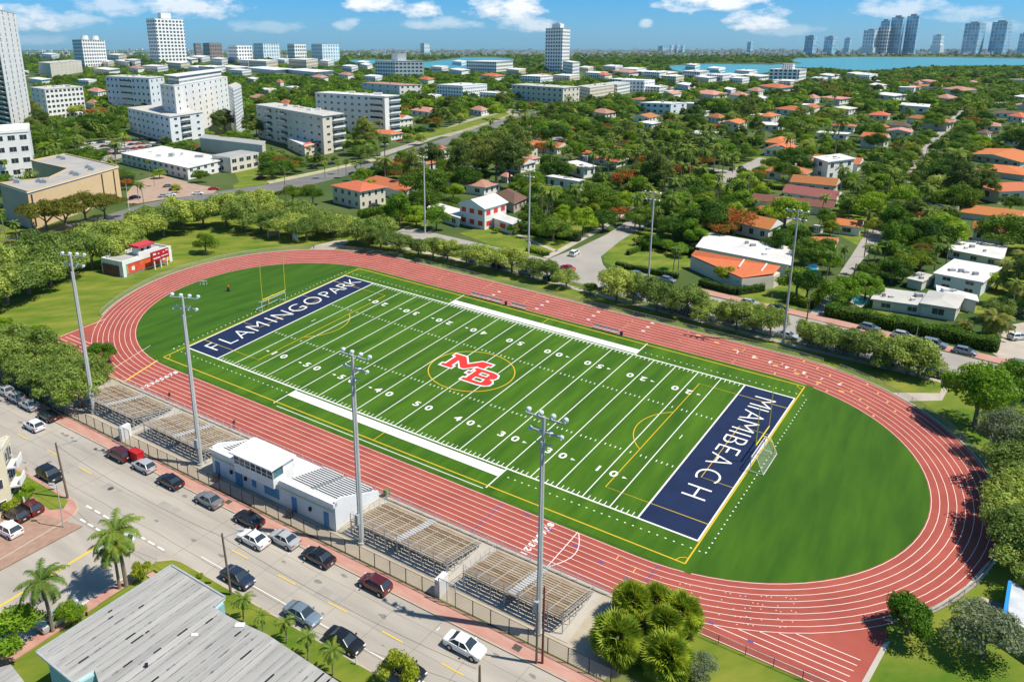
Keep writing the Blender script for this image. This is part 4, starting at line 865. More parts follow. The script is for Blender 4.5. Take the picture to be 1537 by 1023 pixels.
PAINT = {k: (lambda m: m)(mat('paint_'+k, c, None, rough=.25, spec=.6, metal=.25 if k in ('silver', 'grey', 'steel') else 0)) for k, c in dict(black=(.012, .012, .014), white=(.78, .78, .78), silver=(.5, .52, .54), grey=(.22, .23, .24), maroon=(.09, .012, .016), red=(.42, .02, .02), navy=(.02, .03, .06), steel=(.2, .26, .32), green=(.05, .09, .03), olive=(.1, .1, .04)).items()}
for m in PAINT.values(): m.node_tree.nodes['Principled BSDF'].inputs['Coat Weight'].default_value = .5
CARN = []
def car(x, y, a, kind, col, label, small=False, group=None, look=None):
    k = (kind, col)
    if k not in CARM: CARM[k] = car_meshes(kind, PAINT[col])
    t = thing('parked_car', label, 'car', (x, y, .03), a, group)
    for n, me in CARM[k].items():
        nm = n.rstrip('-1'); 
        place(nm, me, t)
    zf = {'sedan': .66, 'hatch': .7, 'suv': .82}[kind]; xf = KINDS[kind][0][-1][0]; xr = KINDS[kind][0][0][0]
    for xx in (-1.38, 1.42):
        for s in (-1, 1):
            w = place('wheel', WHL, t, (xx, s*.83, .34)); 
            if not small: place('rim', RIM, w)
    if not small:
        for s in (-1, 1):
            place('headlight', HL, t, (xf-.08, s*.6, zf)); place('taillight', TLm, t, (xr+.05, s*.62, zf+.12))
        place('number_plate', PLm, t, (xr-.01, 0, zf-.05))
    CARN.append(t); return t
def pcar(u, v, flip, kind, col, label, **k):
    x, y = G(u, v); a = fang(*i2f(u, v))+(math.pi if flip else 0); return car(x, y, a, kind, col, label, **k)
GN_, GS = 'cars parked along the bleacher kerb', 'cars parked along the roof side kerb'
for u, v, fl, kd, cl_, lb in ((8, 590, 1, 'hatch', 'silver', 'pale silver hatchback half cut off at the picture edge, topmost on its kerb'), (24, 600, 1, 'hatch', 'silver', 'small silver hatchback parked above the light grey saloon, third from the black sedan'), (45, 612, 1, 'sedan', 'silver', 'light grey saloon parked just above the first black sedan by the bleacher kerb'),
     (73, 628, 1, 'sedan', 'black', 'black sedan parked at the kerb by the trees, topmost black one'), (180, 687, 1, 'suv', 'maroon', 'dark maroon wagon parked beside the red sheeted cart'), (217, 704, 1, 'hatch', 'silver', 'silver hatchback parked between the maroon wagon and a black sedan'),
     (256, 727, 1, 'sedan', 'black', 'black sedan parked below the silver hatchback near the second pole'), (314, 755, 1, 'sedan', 'grey', 'grey sedan parked in front of the upper end of the press box'), (374, 784, 1, 'sedan', 'black', 'black sedan parked in front of the press box booth'),
     (427, 814, 1, 'sedan', 'silver', 'silver sedan parked behind the moving silver sedan'), (478, 841, 1, 'sedan', 'black', 'glossy black sedan with red tail lights below the press box'), (563, 882, 1, 'hatch', 'maroon', 'dark maroon hatchback parked in front of the lower bleacher, last on its kerb')):
    if u > 1: pcar(u, v, fl, kd, cl_, lb, group=GN_)
pcar(52, 643, 1, 'hatch', 'white', 'silver white hatchback driving beside the topmost black sedan'); pcar(381, 814, 1, 'sedan', 'white', 'bright silver sedan driving beside the parked silver sedan, below the booth')
pcar(698, 975, 0, 'sedan', 'white', 'large white saloon driving past the last bleacher')
for u, v, kd, cl_, lb in ((76, 718, 'suv', 'black', 'black wagon reflecting green beside the grass verge of the apartments'), (358, 872, 'sedan', 'navy', 'charcoal sedan parked behind the dark verge pole'), (455, 928, 'sedan', 'steel', 'steel grey sedan parked by the verge with small palms'), (518, 968, 'sedan', 'black', 'dark blue black sedan parked by the third verge palm'), (608, 1010, 'sedan', 'black', 'black car half hidden by the leafy shrub at the bottom edge')):
    pcar(u, v, 0, kd, cl_, lb, group=GS)
x, y = G(175, 822); car(x, y, fang(-14, -72)-2.35, 'hatch', 'white', 'white hatchback turning at the crossing behind the tall palm')
x, y = G(192, 846); 
for u, v, a, kd, cl_, lb in ((25, 778, -2.5, 'hatch', 'black', 'black hatchback in the brick forecourt of the apartments'), (46, 767, -2.5, 'hatch', 'maroon', 'small red car on the grass edge of the brick forecourt'), (14, 800, -2.5, 'hatch', 'white', 'white hatchback in the brick forecourt beside the black one'), (92, 930, .75, 'sedan', 'silver', 'silver car mostly hidden under the lower corner palm')):
    x, y = G(u, v); car(x, y, fang(*i2f(u, v))+a-.6 if kd != 'sedan' else fang(*i2f(u, v))+math.pi/2, kd, cl_, lb)
x, y = G(206, 692); t = thing('covered_cart', 'boxy red sheeted cart standing on the sidewalk beside the maroon wagon', 'cart', (x, y, .14), fang(-27, -55)); b = MB(); b.box(-1.1, 1.1, -.55, .55, .25, 1.7); b.box(-1.15, 1.15, -.6, .6, 1.62, 1.74); place('cover', b.mesh('cover', mat('red_sheet', (.5, .02, .02), (.42, .015, .02), 2, .5)), t)
for sx_ in (-.8, .8): b = MB(); b.tube((sx_, -.6, .2), (sx_, .6, .2), .2, .2, 10); place('wheel', b.mesh('wheel', M_TYRE), t)
# far street and the neighbourhood
FARC = [(862, 383, -1.15+2.2, 'suv', 'white', 'white car driving down the side street mouth'), (853, 405, 0, 'sedan', 'red', 'dark red car turning out of the side street'), (827, 421, 0, 'sedan', 'black', 'black sedan parked under the trees next to the dark red car'), (1112, 245+8, .9, 'sedan', 'black', 'dark car turning at the far bend of the palm street'), (1099, 256, .9, 'suv', 'navy', 'navy car leading at the far bend of the palm street'),
        (1408, 566, 0, 'sedan', 'black', 'glossy black sedan parked by the park fence on the far street'), (1448, 531, 0, 'hatch', 'steel', 'steel blue car at the hedge kerb, last one before the driveway'), (1402, 520, 0, 'suv', 'steel', 'grey blue wagon at the hedge kerb behind the last tree'), (1355, 507, 0, 'hatch', 'silver', 'pale blue car at the hedge kerb showing over the trees'), (1305, 495, 0, 'hatch', 'steel', 'light blue car at the hedge kerb, farthest along'),
        (1527, 509, .2, 'hatch', 'white', 'white car in the driveway by the big date palm'), (1508, 494, .2, 'sedan', 'black', 'black car in the shaded driveway behind the white one'), (1534, 552, 0, 'hatch', 'steel', 'light blue car cut off at the picture edge on the far street'), (1125, 458, 0, 'hatch', 'silver', 'silver and red car at the far kerb by the orange roofed hall'), (1168, 466, 0, 'sedan', 'black', 'dark green black car at the far kerb by the white sign post'),
        (1182, 507, 0, 'sedan', 'silver', 'silver car parked by the pole at the alley mouth'), (1222, 516, 0, 'sedan', 'black', 'dark car parked under the first tree past the alley pole'), (1270, 527, 0, 'hatch', 'black', 'dark car parked under the trees facing the wide hedge'), (1325, 545, 0, 'sedan', 'navy', 'dark blue car parked under the last trees of the row'), (1131, 491, 0, 'sedan', 'grey', 'grey car parked under the trees facing the orange hall'), (1092, 482, 0, 'hatch', 'black', 'black car parked under the trees facing the hall garden'),
        (1035, 471, 0, 'suv', 'black', 'black wagon parked under the big trees on the park kerb'), (1008, 462, 0, 'sedan', 'white', 'white car parked under the big trees on the park kerb'), (955, 448, 0, 'sedan', 'grey', 'grey car parked under the big trees before the slim pole'), (912, 438, 0, 'sedan', 'black', 'black car parked by the dark shrub on the park kerb'), (957, 415, 0, 'hatch', 'steel', 'teal car behind the trees by the corner hedge'), (1002, 423, 0, 'hatch', 'steel', 'teal car behind the trees by the palm garden'),
        (748, 402, 0, 'hatch', 'black', 'black hatchback under the row trees facing the shuttered house'), (704, 391, 0, 'sedan', 'silver', 'silver car under the row trees facing the shuttered house'), (668, 383, 0, 'sedan', 'black', 'black car under the row trees beside the slim grey pole'), (627, 376, 0, 'hatch', 'white', 'white car under the row trees facing the dark garden'), (578, 366, 0, 'suv', 'grey', 'grey car under the row trees facing the driveway'), (790, 412, 0, 'sedan', 'grey', 'grey sedan under the row trees beside the second slim pole'),
        (578, 318, .5, 'sedan', 'maroon', 'dark red car in the drive of the coral hipped house'), (592, 316, .5, 'sedan', 'red', 'red car in the drive of the coral hipped house'), (596, 309, .5, 'suv', 'steel', 'blue wagon behind the cars of the coral hipped house'), (563, 311, .5, 'suv', 'navy', 'blue covered car before the door of the coral hipped house'), (392, 268, .2, 'sedan', 'red', 'red car on the grass by the left avenue'), (321, 285, .2, 'sedan', 'red', 'red car leaving the brick parking lot'), (253, 281, .3, 'sedan', 'grey', 'grey car in the brick parking lot'), (262, 286, .3, 'sedan', 'black', 'black car in the brick parking lot'), (246, 296, .3, 'sedan', 'silver', 'silver car on the near side of the brick lot'), (256, 294, .3, 'sedan', 'white', 'white car on the near side of the brick lot'), (203, 298, .3, 'sedan', 'navy', 'blue car in the shade of the brick lot'), (297, 292, .2, 'sedan', 'white', 'white car at the brick lot exit'),
        (578, 218, .5, 'sedan', 'white', 'white car on the branch avenue by the curved hedge'), (600, 212, .5, 'sedan', 'red', 'red car on the branch avenue by the curved hedge'), (497, 247, .5, 'suv', 'navy', 'blue car on the kerb by the avenue palms'), (468, 244, .4, 'sedan', 'maroon', 'maroon car before the small coral roofed block'), (480, 250, .4, 'sedan', 'black', 'black car before the small coral roofed block'), (530, 262, .4, 'sedan', 'black', 'dark car on the avenue by the three palms'), (1325, 283, 1.2, 'hatch', 'silver', 'pale car parked beside the leaning alley pole')]
for u, v, a, kd, cl_, lb in FARC:
    x, y = G(u, v); car(x, y, fang(*i2f(u, v))+a if a == 0 else a, kd, cl_, lb, small=v < 330)
rr = random.Random(11)
for k in range(46):                                             # busy lot beside the blue-white block
    row_, q = divmod(k, 12); u = 112+q*10.5+row_*6; v = 236-row_*6.4-q*.75+rr.uniform(-.4, .4)
    x, y = G(u, v); cl_ = rr.choice(['red', 'white', 'silver', 'navy', 'red', 'white', 'grey', 'maroon']); kd = rr.choice(['sedan', 'hatch', 'suv'])
    auto(car(x, y, 1.15, kd, cl_, '', small=True, group='cars in the busy lot'), f'{cl_} {kd if kd != "hatch" else "hatchback"} in the busy lot', x, y)
# ================================================================ BUILDINGS
WINC = {}
def win_mesh(w, h, style):
    k = (round(w, 2), round(h, 2), style)
    if k not in WINC:
        b = MB(); f = .07; y = -.04
        b.box(-w/2-f, w/2+f, y-.02, .02, -h/2-f, -h/2, 0); b.box(-w/2-f, w/2+f, y-.02, .02, h/2, h/2+f, 0); b.box(-w/2-f, -w/2, y-.02, .02, -h/2, h/2, 0); b.box(w/2, w/2+f, y-.02, .02, -h/2, h/2, 0)
        b.box(-w/2, w/2, y+.01, 0.01, -h/2, h/2, 1); 
        if w > 1.2: b.box(-.03, .03, y-.01, y+.01, -h/2, h/2, 0)
        if style == 'red': b.box(-w/2, w/2, y-.03, y, -h/2, h/2, 2)
        WINC[k] = b.mesh('window', [M_WHITE, M_GLASS, mat('red_shutter', (.6, .05, .03), None, rough=.6)])
    return WINC[k]
def windows(t, org, A, B, z0, h, floors, cols, wf=.45, hf=.45, style='', skip=None, name='window'):
    """windows on the wall from A to B (world xy); each a part of t"""
    L = math.dist(A, B); a = math.atan2(B[1]-A[1], B[0]-A[0]); fh = h/floors; cw = L/cols
    # outward side: away from the building's middle
    mx_, my_ = (A[0]+B[0])/2, (A[1]+B[1])/2; nx, ny = math.sin(a), -math.cos(a)
    if (mx_-org[3])*nx+(my_-org[4])*ny < 0: a += math.pi
    me = win_mesh(min(cw*wf, 3.2), min(fh*hf, 2.4), style)
    for f in range(floors):
        for c in range(cols):
            if skip and skip(f, c): continue
            s = (c+.5)/cols; x, y = A[0]+(B[0]-A[0])*s, A[1]+(B[1]-A[1])*s
            place(name, me, t, (x-org[0], y-org[1], z0+fh*(f+.52)-org[2]), a)
def balcony(t, org, A, B, z0, h, floors, depth=1.4, s0=0., s1=1.):
    nx, ny = B[1]-A[1], -(B[0]-A[0]); L = math.hypot(nx, ny); nx, ny = nx/L, ny/L; mx_, my_ = (A[0]+B[0])/2, (A[1]+B[1])/2
    if (mx_-org[3])*nx+(my_-org[4])*ny < 0: nx, ny = -nx, -ny
    p, q = [(A[0]+(B[0]-A[0])*s, A[1]+(B[1]-A[1])*s) for s in (s0, s1)]
    for f in range(floors):
        z = z0+h/floors*f; b = MB(); P = [p, q, (q[0]+nx*depth, q[1]+ny*depth), (p[0]+nx*depth, p[1]+ny*depth)]
        b.prism(P, z-.12, z+.12, 0, bottom=True); b.prism([P[3], P[2], (P[2][0]-nx*.12, P[2][1]-ny*.12), (P[3][0]-nx*.12, P[3][1]-ny*.12)], z+.12, z+1.0, 0)
        b.build('balcony', M_WHITE, t); b = MB(); b.face([(p[0]+nx*.03, p[1]+ny*.03, z+.3), (q[0]+nx*.03, q[1]+ny*.03, z+.3), (q[0]+nx*.03, q[1]+ny*.03, z+2.4), (p[0]+nx*.03, p[1]+ny*.03, z+2.4)]); b.build('balcony_door', M_GLASS, t)
BOX = []        # picture boxes that trees should not cover
def footprint(w): ROADS.append(w)
def isfac(m): return 'facade' in m.name or 'tower' in m.name and 'glass' not in m.name or 'glass_tower' in m.name
def bld(name, label, cat, base, top, Lp, Rp, wallm, roofm, fl=0, cl_=0, cr=0, landn=None, par=.0, wf=.45, hf=.42, style='', bal=None, roofbits=0, keep=True, poly=None, group=None, seed=1, stuffm=False):
    x, y = G(*base); h = Zh(x, y, top)
    if poly: P = [G(u, v, h) for u, v in poly]
    else:
        L, R = G(Lp[0], Lp[1], h), G(Rp[0], Rp[1], h); P = [L, (x, y), R, (L[0]+R[0]-x, L[1]+R[1]-y)]
    t = thing(name, label, cat, (x, y, 0), 0, group); cx_, cy_ = sum(p[0] for p in P)/len(P), sum(p[1] for p in P)/len(P); org = (x, y, 0, cx_, cy_)
    pxh = (PX(x, y, 0)[1]-PX(x, y, h)[1]); us_ = max(.02, min(1.2, pxh/5.4*3.05/h)) if isfac(wallm) else 1.
    b = MB(); b.prism(P, 0, h, 0, us=us_); b.build('wall', wallm, t)
    b = MB(); ov = 1.015; b.prism([(cx_+(p[0]-cx_)*ov, cy_+(p[1]-cy_)*ov) for p in P], h-.25, h+.12, 0, 1, bottom=True); rf = b.build('roof', [M_WHITE, roofm], t)
    if par:
        for i in range(len(P)):
            p, q = P[i], P[(i+1) % len(P)]; b = MB(); b.beam((p[0], p[1], h+par/2+.1), (q[0], q[1], h+par/2+.1), .25, par); b.build('parapet', wallm if not isinstance(wallm, tuple) else M_WHITE, rf)
    rr = random.Random(seed)
    for k in range(roofbits):
        s, q = rr.uniform(.15, .85), rr.uniform(.2, .8); X = P[1][0]+(P[0][0]-P[1][0])*s+(P[2][0]-P[1][0])*q; Y = P[1][1]+(P[0][1]-P[1][1])*s+(P[2][1]-P[1][1])*q
        w_, d_, z_ = rr.uniform(.8, 2.4), rr.uniform(.8, 2), rr.uniform(.7, 2.0); b = MB(); b.prism([(X-w_, Y-d_), (X+w_, Y-d_), (X+w_, Y+d_), (X-w_, Y+d_)], h, h+z_); b.build('roof_unit', rr.choice([M_WHITE, M_STEEL, M_OFF]), rf)
    if cl_: windows(t, org, P[0], P[1], 0, h, fl, cl_, wf, hf, style)
    if cr: windows(t, org, P[1], P[2], 0, h, fl, cr, wf, hf, style)
    if bal:
        for side, s0, s1 in bal: balcony(t, org, P[0] if side == 'L' else P[1], P[1] if side == 'L' else P[2], h*.08+h/fl*.0, h*.95, fl, 1.5, s0, s1)
    if landn: land(landn, x, y)
    if keep: footprint([(cx_+(p[0]-cx_)*1.12, cy_+(p[1]-cy_)*1.12) for p in P])
    us = [PX(p[0], p[1], z) for p in P for z in (0, h)]; BOX.append((min(u[0] for u in us), max(u[0] for u in us), min(u[1] for u in us), max(u[1] for u in us)))
    return t, P, h, org
W1 = mat('white_render', (.8, .8, .77), (.7, .7, .69), .15, .8); W2 = mat('bluish_white', (.72, .76, .8), (.64, .69, .75), .15, .8); W3 = mat('cream_wall', (.68, .63, .53), (.6, .56, .47), .15, .8); W4 = mat('sand_wall', (.6, .43, .24), (.66, .49, .3), .12, .85)
R1 = mat('pale_roof', (.56, .54, .5), (.42, .41, .39), .12, .9, detail=9); R2 = mat('white_roof', (.76, .75, .73), (.56, .55, .53), .15, .7, detail=8); R3 = mat('grey_roof', (.3, .3, .31), (.38, .38, .37), .12, .9, detail=8)
def tilem(n, c, c2): return mat(n, c, c2, 1.2, .8, stretch=(1, 5, 1, .6), contrast=1.5, bump=.4, rnd=.22)
CORAL = tilem('coral_tile', (.5, .17, .07), (.4, .12, .05)); ORANGE = tilem('orange_tile', (.55, .2, .06), (.44, .14, .045)); MAROON = tilem('maroon_tile', (.2, .07, .055), (.26, .1, .08)); BROWN = tilem('brown_tile', (.12, .07, .05), (.17, .1, .07)); PINKT = tilem('pink_tile', (.5, .26, .2), (.42, .2, .15))
AW = facade('striped_facade', (.86, .86, .84), (.03, .06, .08), 3.4, 3.0, .68, .5); AB = facade('apartment_facade', (.82, .84, .86), (.03, .05, .07), 3.6, 3.0, .5, .5); AT = facade('tower_facade', (.85, .85, .84), (.03, .045, .06), 3.8, 3.0, .6, .56); AC = facade('cream_facade', (.72, .65, .52), (.03, .03, .03), 3.6, 3.0, .45, .48); ABR = facade('brown_tower', (.3, .23, .2), (.05, .06, .08), 4, 3.2, .6, .6)
GL = facade('blue_glass_tower', (.5, .62, .7), (.1, .3, .46), 3.4, 3, .74, .8); GL2 = facade('pale_glass_tower', (.7, .75, .78), (.1, .26, .38), 3.4, 3, .5, .6)
# left tower
t, P, h, org = bld('apartment_tower', 'tall white balcony tower cut off at the top corner of the view', 'tower', (22, 212), 12, (-55, 18), (23, 20), W1, R1, 24, 0, 4, 'tall balcony tower', wf=.62, hf=.66)
balcony(t, org, P[0], P[1], 2, h-4, 24, 2.2, .35, .98)
b = MB(); b.prism([(p[0]*.5+org[3]*.5, p[1]*.5+org[4]*.5) for p in P], h, h+5); b.build('roof_house', M_WHITE, t)
bld('apartment_building', 'cream five storey slab with pale end wall below the white tower', 'apartments', (78, 116), 95, (57, 93.5), (122, 91), W3, R1, 4, 4, 8, landn='cream slab', roofbits=3)
t, P, h, org = bld('apartment_tower', 'broad white tower with two roof tanks, left one of the pair on the skyline', 'tower', (128, 101), 59.5, (108, 60), (157, 60.2), AT, R1, landn='broad white tower')
for s in (.3, .75): b = MB(); c = [P[1][i]+(P[2][i]-P[1][i])*s+(P[0][i]-P[1][i])*.4 for i in (0, 1)]; b.tube((c[0], c[1], h), (c[0], c[1], h+14), 13, 11, 10); b.build('roof_tank', M_WHITE, t)
bld('apartment_building', 'white six storey block with blue window stripes behind the palms', 'apartments', (74, 180), 134, (45, 131), (124, 130), W1, R1, 6, 3, 9, landn='striped white block', roofbits=5, wf=.7, hf=.5)
t, P, h, org = bld('office_building', 'white block with plain end wall cut off at the left edge', 'office', (53, 264), 197, (-70, 205), (44, 187), W1, R2, 4, 6, 1, 'plain white block', par=.8, wf=.6)
hb = 'beige L plan block'
t, P, h, org = bld('office_building', 'beige block with grey flat roof round an open courtyard', 'office', (43, 345), 289, None, None, W4, mat('worn_flat_roof', (.42, .4, .37), (.32, .31, .3), .12, .9, detail=10), landn='beige courtyard block', poly=[(0, 276), (41, 289), (177, 250.5), (98, 232), (47, 242), (58, 245), (102, 254.5), (74, 268)])
for i in range(8):
    p, q = P[i], P[(i+1) % 8]; b = MB(); b.beam((p[0], p[1], h+.35), (q[0], q[1], h+.35), .35, .5); b.build('parapet', W4, t)
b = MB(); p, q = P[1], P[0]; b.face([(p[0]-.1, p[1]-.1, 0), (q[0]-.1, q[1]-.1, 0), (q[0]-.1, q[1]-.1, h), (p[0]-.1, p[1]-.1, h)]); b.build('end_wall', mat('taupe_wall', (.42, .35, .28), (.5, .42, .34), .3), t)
for s in (.03, .78, .93):
    p, q = P[1], P[2]; X, Y = p[0]+(q[0]-p[0])*s, p[1]+(q[1]-p[1])*s; b = MB(); b.box(-.35, .35, -.15, .15, 1, h-1); o = b.build('dark_strip', MATS['window_glass'], t, loc=(0, 0, 0)); o.location = (X-org[0], Y-org[1], 0); o.rotation_euler[2] = math.atan2(q[1]-p[1], q[0]-p[0])
for u, v in ((20, 273), (27, 275), (90, 238), (96, 240), (110, 262), (116, 264), (133, 253), (138, 256), (60, 274), (67, 275)):
    X, Y = G(u, v, h); b = MB(); b.prism([(X-1.1, Y-.8), (X+1.1, Y-.8), (X+1.1, Y+.8), (X-1.1, Y+.8)], h, h+1.3); b.tube((X, Y, h+1.3), (X, Y, h+1.7), .5, .5, 8); b.build('roof_unit', M_STEEL, t)
bld('apartment_building', 'bluish white four storey block beside the busy parking lot', 'apartments', (258.5, 216), 175, (191, 162), (304, 168), W2, R1, 4, 9, 3, 'bluish four storey block', roofbits=4, wf=.3, hf=.35, bal=[('R', .3, .6)])
t, P, h, org = bld('apartment_building', 'big white nine storey block with recessed glass penthouse', 'apartments', (270, 210), 129, (240, 126), (341, 115), W1, R1, 8, 3, 9, 'nine storey white block', wf=.45, hf=.4, roofbits=3)
b = MB(); Q = [(org[3]+(p[0]-org[3])*.8, org[4]+(p[1]-org[4])*.8) for p in P]; b.prism(Q, h, h+5.5); b.build('penthouse', AW, t); b = MB(); b.prism([(org[3]+(p[0]-org[3])*.9, org[4]+(p[1]-org[4])*.9) for p in P], h+5.5, h+6); b.build('penthouse_roof', M_WHITE, t)
bld('apartment_building', 'white narrow wing standing against the nine storey block', 'apartments', (356, 204), 133, (342, 128), (362, 128), AB, R1)
bld('apartment_building', 'bluish white six storey block behind the nine storey one', 'apartments', (229, 167), 117.5, (158, 114.5), (246, 115), W2, R1, 5, 10, 3, wf=.5, hf=.45, bal=[('L', .35, .6)], landn='six storey bluish block', roofbits=5)
bld('apartment_building', 'low white two storey apartments with flat pale roofs, red window at the corner', 'apartments', (283, 270), 252, (182, 230), (343, 238), W1, R2, 2, 12, 6, 'low white apartments', wf=.4, hf=.5, roofbits=5)
bld('apartment_building', 'cream two storey wing with dark roof beside the low white apartments', 'apartments', (347.5, 260), 237, (318, 233), (388, 229), W3, R3, 2, 1, 4, wf=.6, hf=.5)
bld('apartment_building', 'long grey roofed hall behind the low white apartments', 'hall', (395, 240), 218, (300, 207), (398, 212), W3, R3)
bld('apartment_building', 'cream five storey slab with open balconies at its end', 'apartments', (487, 232), 174, (384, 157), (515, 170), W3, R1, 5, 10, 2, 'cream five storey slab', roofbits=7, wf=.3, hf=.3, bal=[('R', .45, 1.0), ('L', .4, .5), ('L', .18, .26)], seed=3)
bld('apartment_building', 'white six storey slab with glazed corner balconies', 'apartments', (579, 204), 145, (473, 139), (599, 143), W1, R2, 6, 10, 1, 'six storey corner balcony slab', roofbits=6, wf=.35, hf=.38, bal=[('L', .8, .97), ('R', .3, 1.0)], seed=5)
t, P, h, org = bld('apartment_building', 'small white block with coral tiled front strip', 'apartments', (458, 235), 219, (431, 207.5), (489, 212), W3, R2, 2, 2, 4, 'small coral fronted block', wf=.5)
b = MB(); p, q = P[1], P[2]; d = Vector((P[0][0]-p[0], P[0][1]-p[1])).normalized()*3; b.face([(p[0]-d.x*.2, p[1]-d.y*.2, h-.8), (q[0]-d.x*.2, q[1]-d.y*.2, h-.8), (q[0]+d.x, q[1]+d.y, h+1.0), (p[0]+d.x, p[1]+d.y, h+1.0)]); b.build('tiled_strip', CORAL, t)
bld('apartment_building', 'pinkish roofed white block behind the six storey slab', 'apartments', (600, 142), 128, (543, 124), (633, 127), W1, PINKT, 2, 5, 4, roofbits=2)
bld('apartment_building', 'white three storey block with tall white roof mast', 'apartments', (694.5, 147), 129, (655.5, 127), (731, 126), AB, R2, landn='roof mast block', roofbits=2)
bld('apartment_building', 'long cream three storey block by the plaza', 'apartments', (844.5, 156), 132, (768, 127), (870, 130), W3, R1, 3, 10, 4, landn='long cream block', roofbits=6, wf=.4)
bld('apartment_building', 'cream row of bay fronted apartments beside the long block', 'apartments', (885, 151), 132, (868, 129), (922, 127), AC, R1, roofbits=4)
bld('apartment_building', 'white arcaded block at the end of the cream row', 'apartments', (926, 143), 127, (905, 125), (946, 124), AW, R1)
bld('apartment_building', 'white flat block with long blue shaded wall', 'apartments', (966, 139), 121, (933, 120), (983, 119.5), AB, R2)
bld('apartment_building', 'blue white two storey block with orange corner roof', 'apartments', (1006, 172), 156, (960, 154), (1031, 154), W2, R2, 2, 5, 2, 'orange cornered block', roofbits=2)
t, P, h, org = bld('hotel', 'white stepped hotel with small roof sign above the bay trees', 'hotel', (1198, 125), 104.5, (1155, 104), (1211, 103.5), AT, R2, landn='stepped hotel')
b = MB(); Q = [(org[3]+(p[0]-org[3])*.35, org[4]+(p[1]-org[4])*.35) for p in P]; b.prism(Q, h, h+9); b.build('roof_house', AT, t)
t, P, h, org = bld('apartment_tower', 'slim white tower standing alone above the middle of the city', 'tower', (843, 109), 42, (819, 43), (856, 43.2), AT, R1, landn='lone slim tower')
for s, z_ in ((.3, 7), (.6, 12)): b = MB(); Q = [(org[3]+(p[0]-org[3])*s*.8, org[4]+(p[1]-org[4])*s*.8) for p in P]; b.prism(Q, h, h+z_/s*.6); b.build('roof_house', M_WHITE, t)
bld('apartment_building', 'white stepped podium beside the lone slim tower', 'apartments', (859, 114), 94, (845, 92), (870, 93), AT, R2)
t, P, h, org = bld('apartment_tower', 'tallest white tower on the left skyline with dark balcony strips', 'tower', (240, 98), 27.5, (219, 28.5), (275, 29.3), AT, R1, landn='tallest left tower')
b = MB(); Q = [(org[3]+(p[0]-org[3])*.35, org[4]+(p[1]-org[4])*.35) for p in P]; b.prism(Q, h, h+22); b.build('roof_house', M_WHITE, t)
t, P, h, org = bld('hotel', 'long white hotel with round ended wing by the lagoon', 'hotel', (606, 114), 91, (563, 91), (636, 91.5), AW, R2, landn='lagoon hotel')
b = MB(); Q = [(org[3]+(p[0]-org[3])*.3, org[4]+(p[1]-org[4])*.3) for p in P]; b.prism(Q, h, h+16); b.build('roof_house', M_WHITE, t)
bld('apartment_building', 'white office block beyond the lagoon hotel', 'office', (745, 108), 93, (700, 92), (770, 91.5), AW, R2)
for u0, u1, v0, v1, m, lb in ((290, 302, 64, 86, ABR, 'narrow brown tower right of the tallest tower'), (304, 333, 63.5, 88, ABR, 'wide brown tower next to the narrow brown one'), (342, 378, 67, 95, AT, 'white tower with stepped roof beside the wide brown one'), (380, 419, 64, 90, GL2, 'blue and white tower in the middle of the left skyline'), (431, 459, 65, 88, AT, 'white stepped tower between two blue white towers'), (467, 509, 65, 92, GL2, 'broad blue white tower at the end of the left skyline'), (631, 645, 64, 79, GL2, 'small teal tower alone on the horizon'),
     (988, 1003, 68, 78, GL, 'small blue tower, first of the tiny horizon cluster'), (1005, 1011, 67, 78, GL2, 'thin pale tower in the tiny horizon cluster'), (1013, 1020, 66, 78, GL, 'thin blue tower in the tiny horizon cluster'), (1022, 1028, 67, 78, GL, 'last thin tower of the tiny horizon cluster'), (1122, 1131, 62, 79, GL, 'narrow dark tower where the bay begins')):
    w_ = u1-u0; bld('apartment_tower', lb, 'tower', (u0+w_*.42, v1+1), v0+1, (u0, v0+1.3), (u1, v0+1+(72-v0)*.03), m, R1, keep=False, group='towers on the left skyline' if u0 < 650 else 'towers on the horizon')
# skyline across the bay
def tower(u0, u1, v0, v1, m, lb, step=0):
    w_ = u1-u0; t, P, h, org = bld('skyscraper', lb, 'skyscraper', (u0+w_*.45, v1), v0, (u0, v0+(73-v0)*.02), (u1, v0+(73-v0)*.02), m, R3, keep=False, group='glass towers across the bay')
    b = MB(); Q = [(org[3]+(p[0]-org[3])*.5, org[4]+(p[1]-org[4])*.5) for p in P]; b.prism(Q, h, h+h*.05); b.build('crown_box', R3, t)
    if step: b = MB(); b.prism([(org[3]+(p[0]-org[3])*1.25, org[4]+(p[1]-org[4])*1.25) for p in P], 0, h*step); b.build('podium', GL2, t)
for u0, u1, v0, m, lb, st_ in ((1209, 1230, 54, GL, 'blue glass tower, first on the bay shore from the hotel side', 0), (1238, 1259, 55, GL, 'blue glass tower with slanted top, second along the bay shore', 0), (1268, 1279, 57.5, GL, 'short narrow blue tower, third along the bay shore', 0), (1297, 1322, 45, GL2, 'pale blue tower standing before the white stepped one', .3), (1319, 1341, 40, AT, 'white stepped skyscraper amid the tall blue ones', 0), (1323, 1336, 31, GL, 'dark blue tower rising behind the white stepped skyscraper', 0), (1339, 1359, 25.5, GL, 'tall blue skyscraper with notched top beside the white one', 0), (1362, 1382, 23.5, GL, 'tallest slender blue skyscraper of the bay skyline', 0),
      (1401, 1418, 53, GL2, 'squat stepped grey blue tower between the two pairs', .5), (1449, 1481, 34.5, GL, 'wide blue twin skyscraper, one nearer the slender tallest', 0), (1490, 1521, 32.5, GL, 'wide blue twin skyscraper, one nearer the picture edge', 0), (1531, 1550, 50, GL, 'blue tower cut off at the picture edge', 0)):
    tower(u0, u1, v0, 82.5, m, lb, st_)
land('tallest slender skyscraper', *G(1372, 83)); land('bay shore', *G(1250, 87))
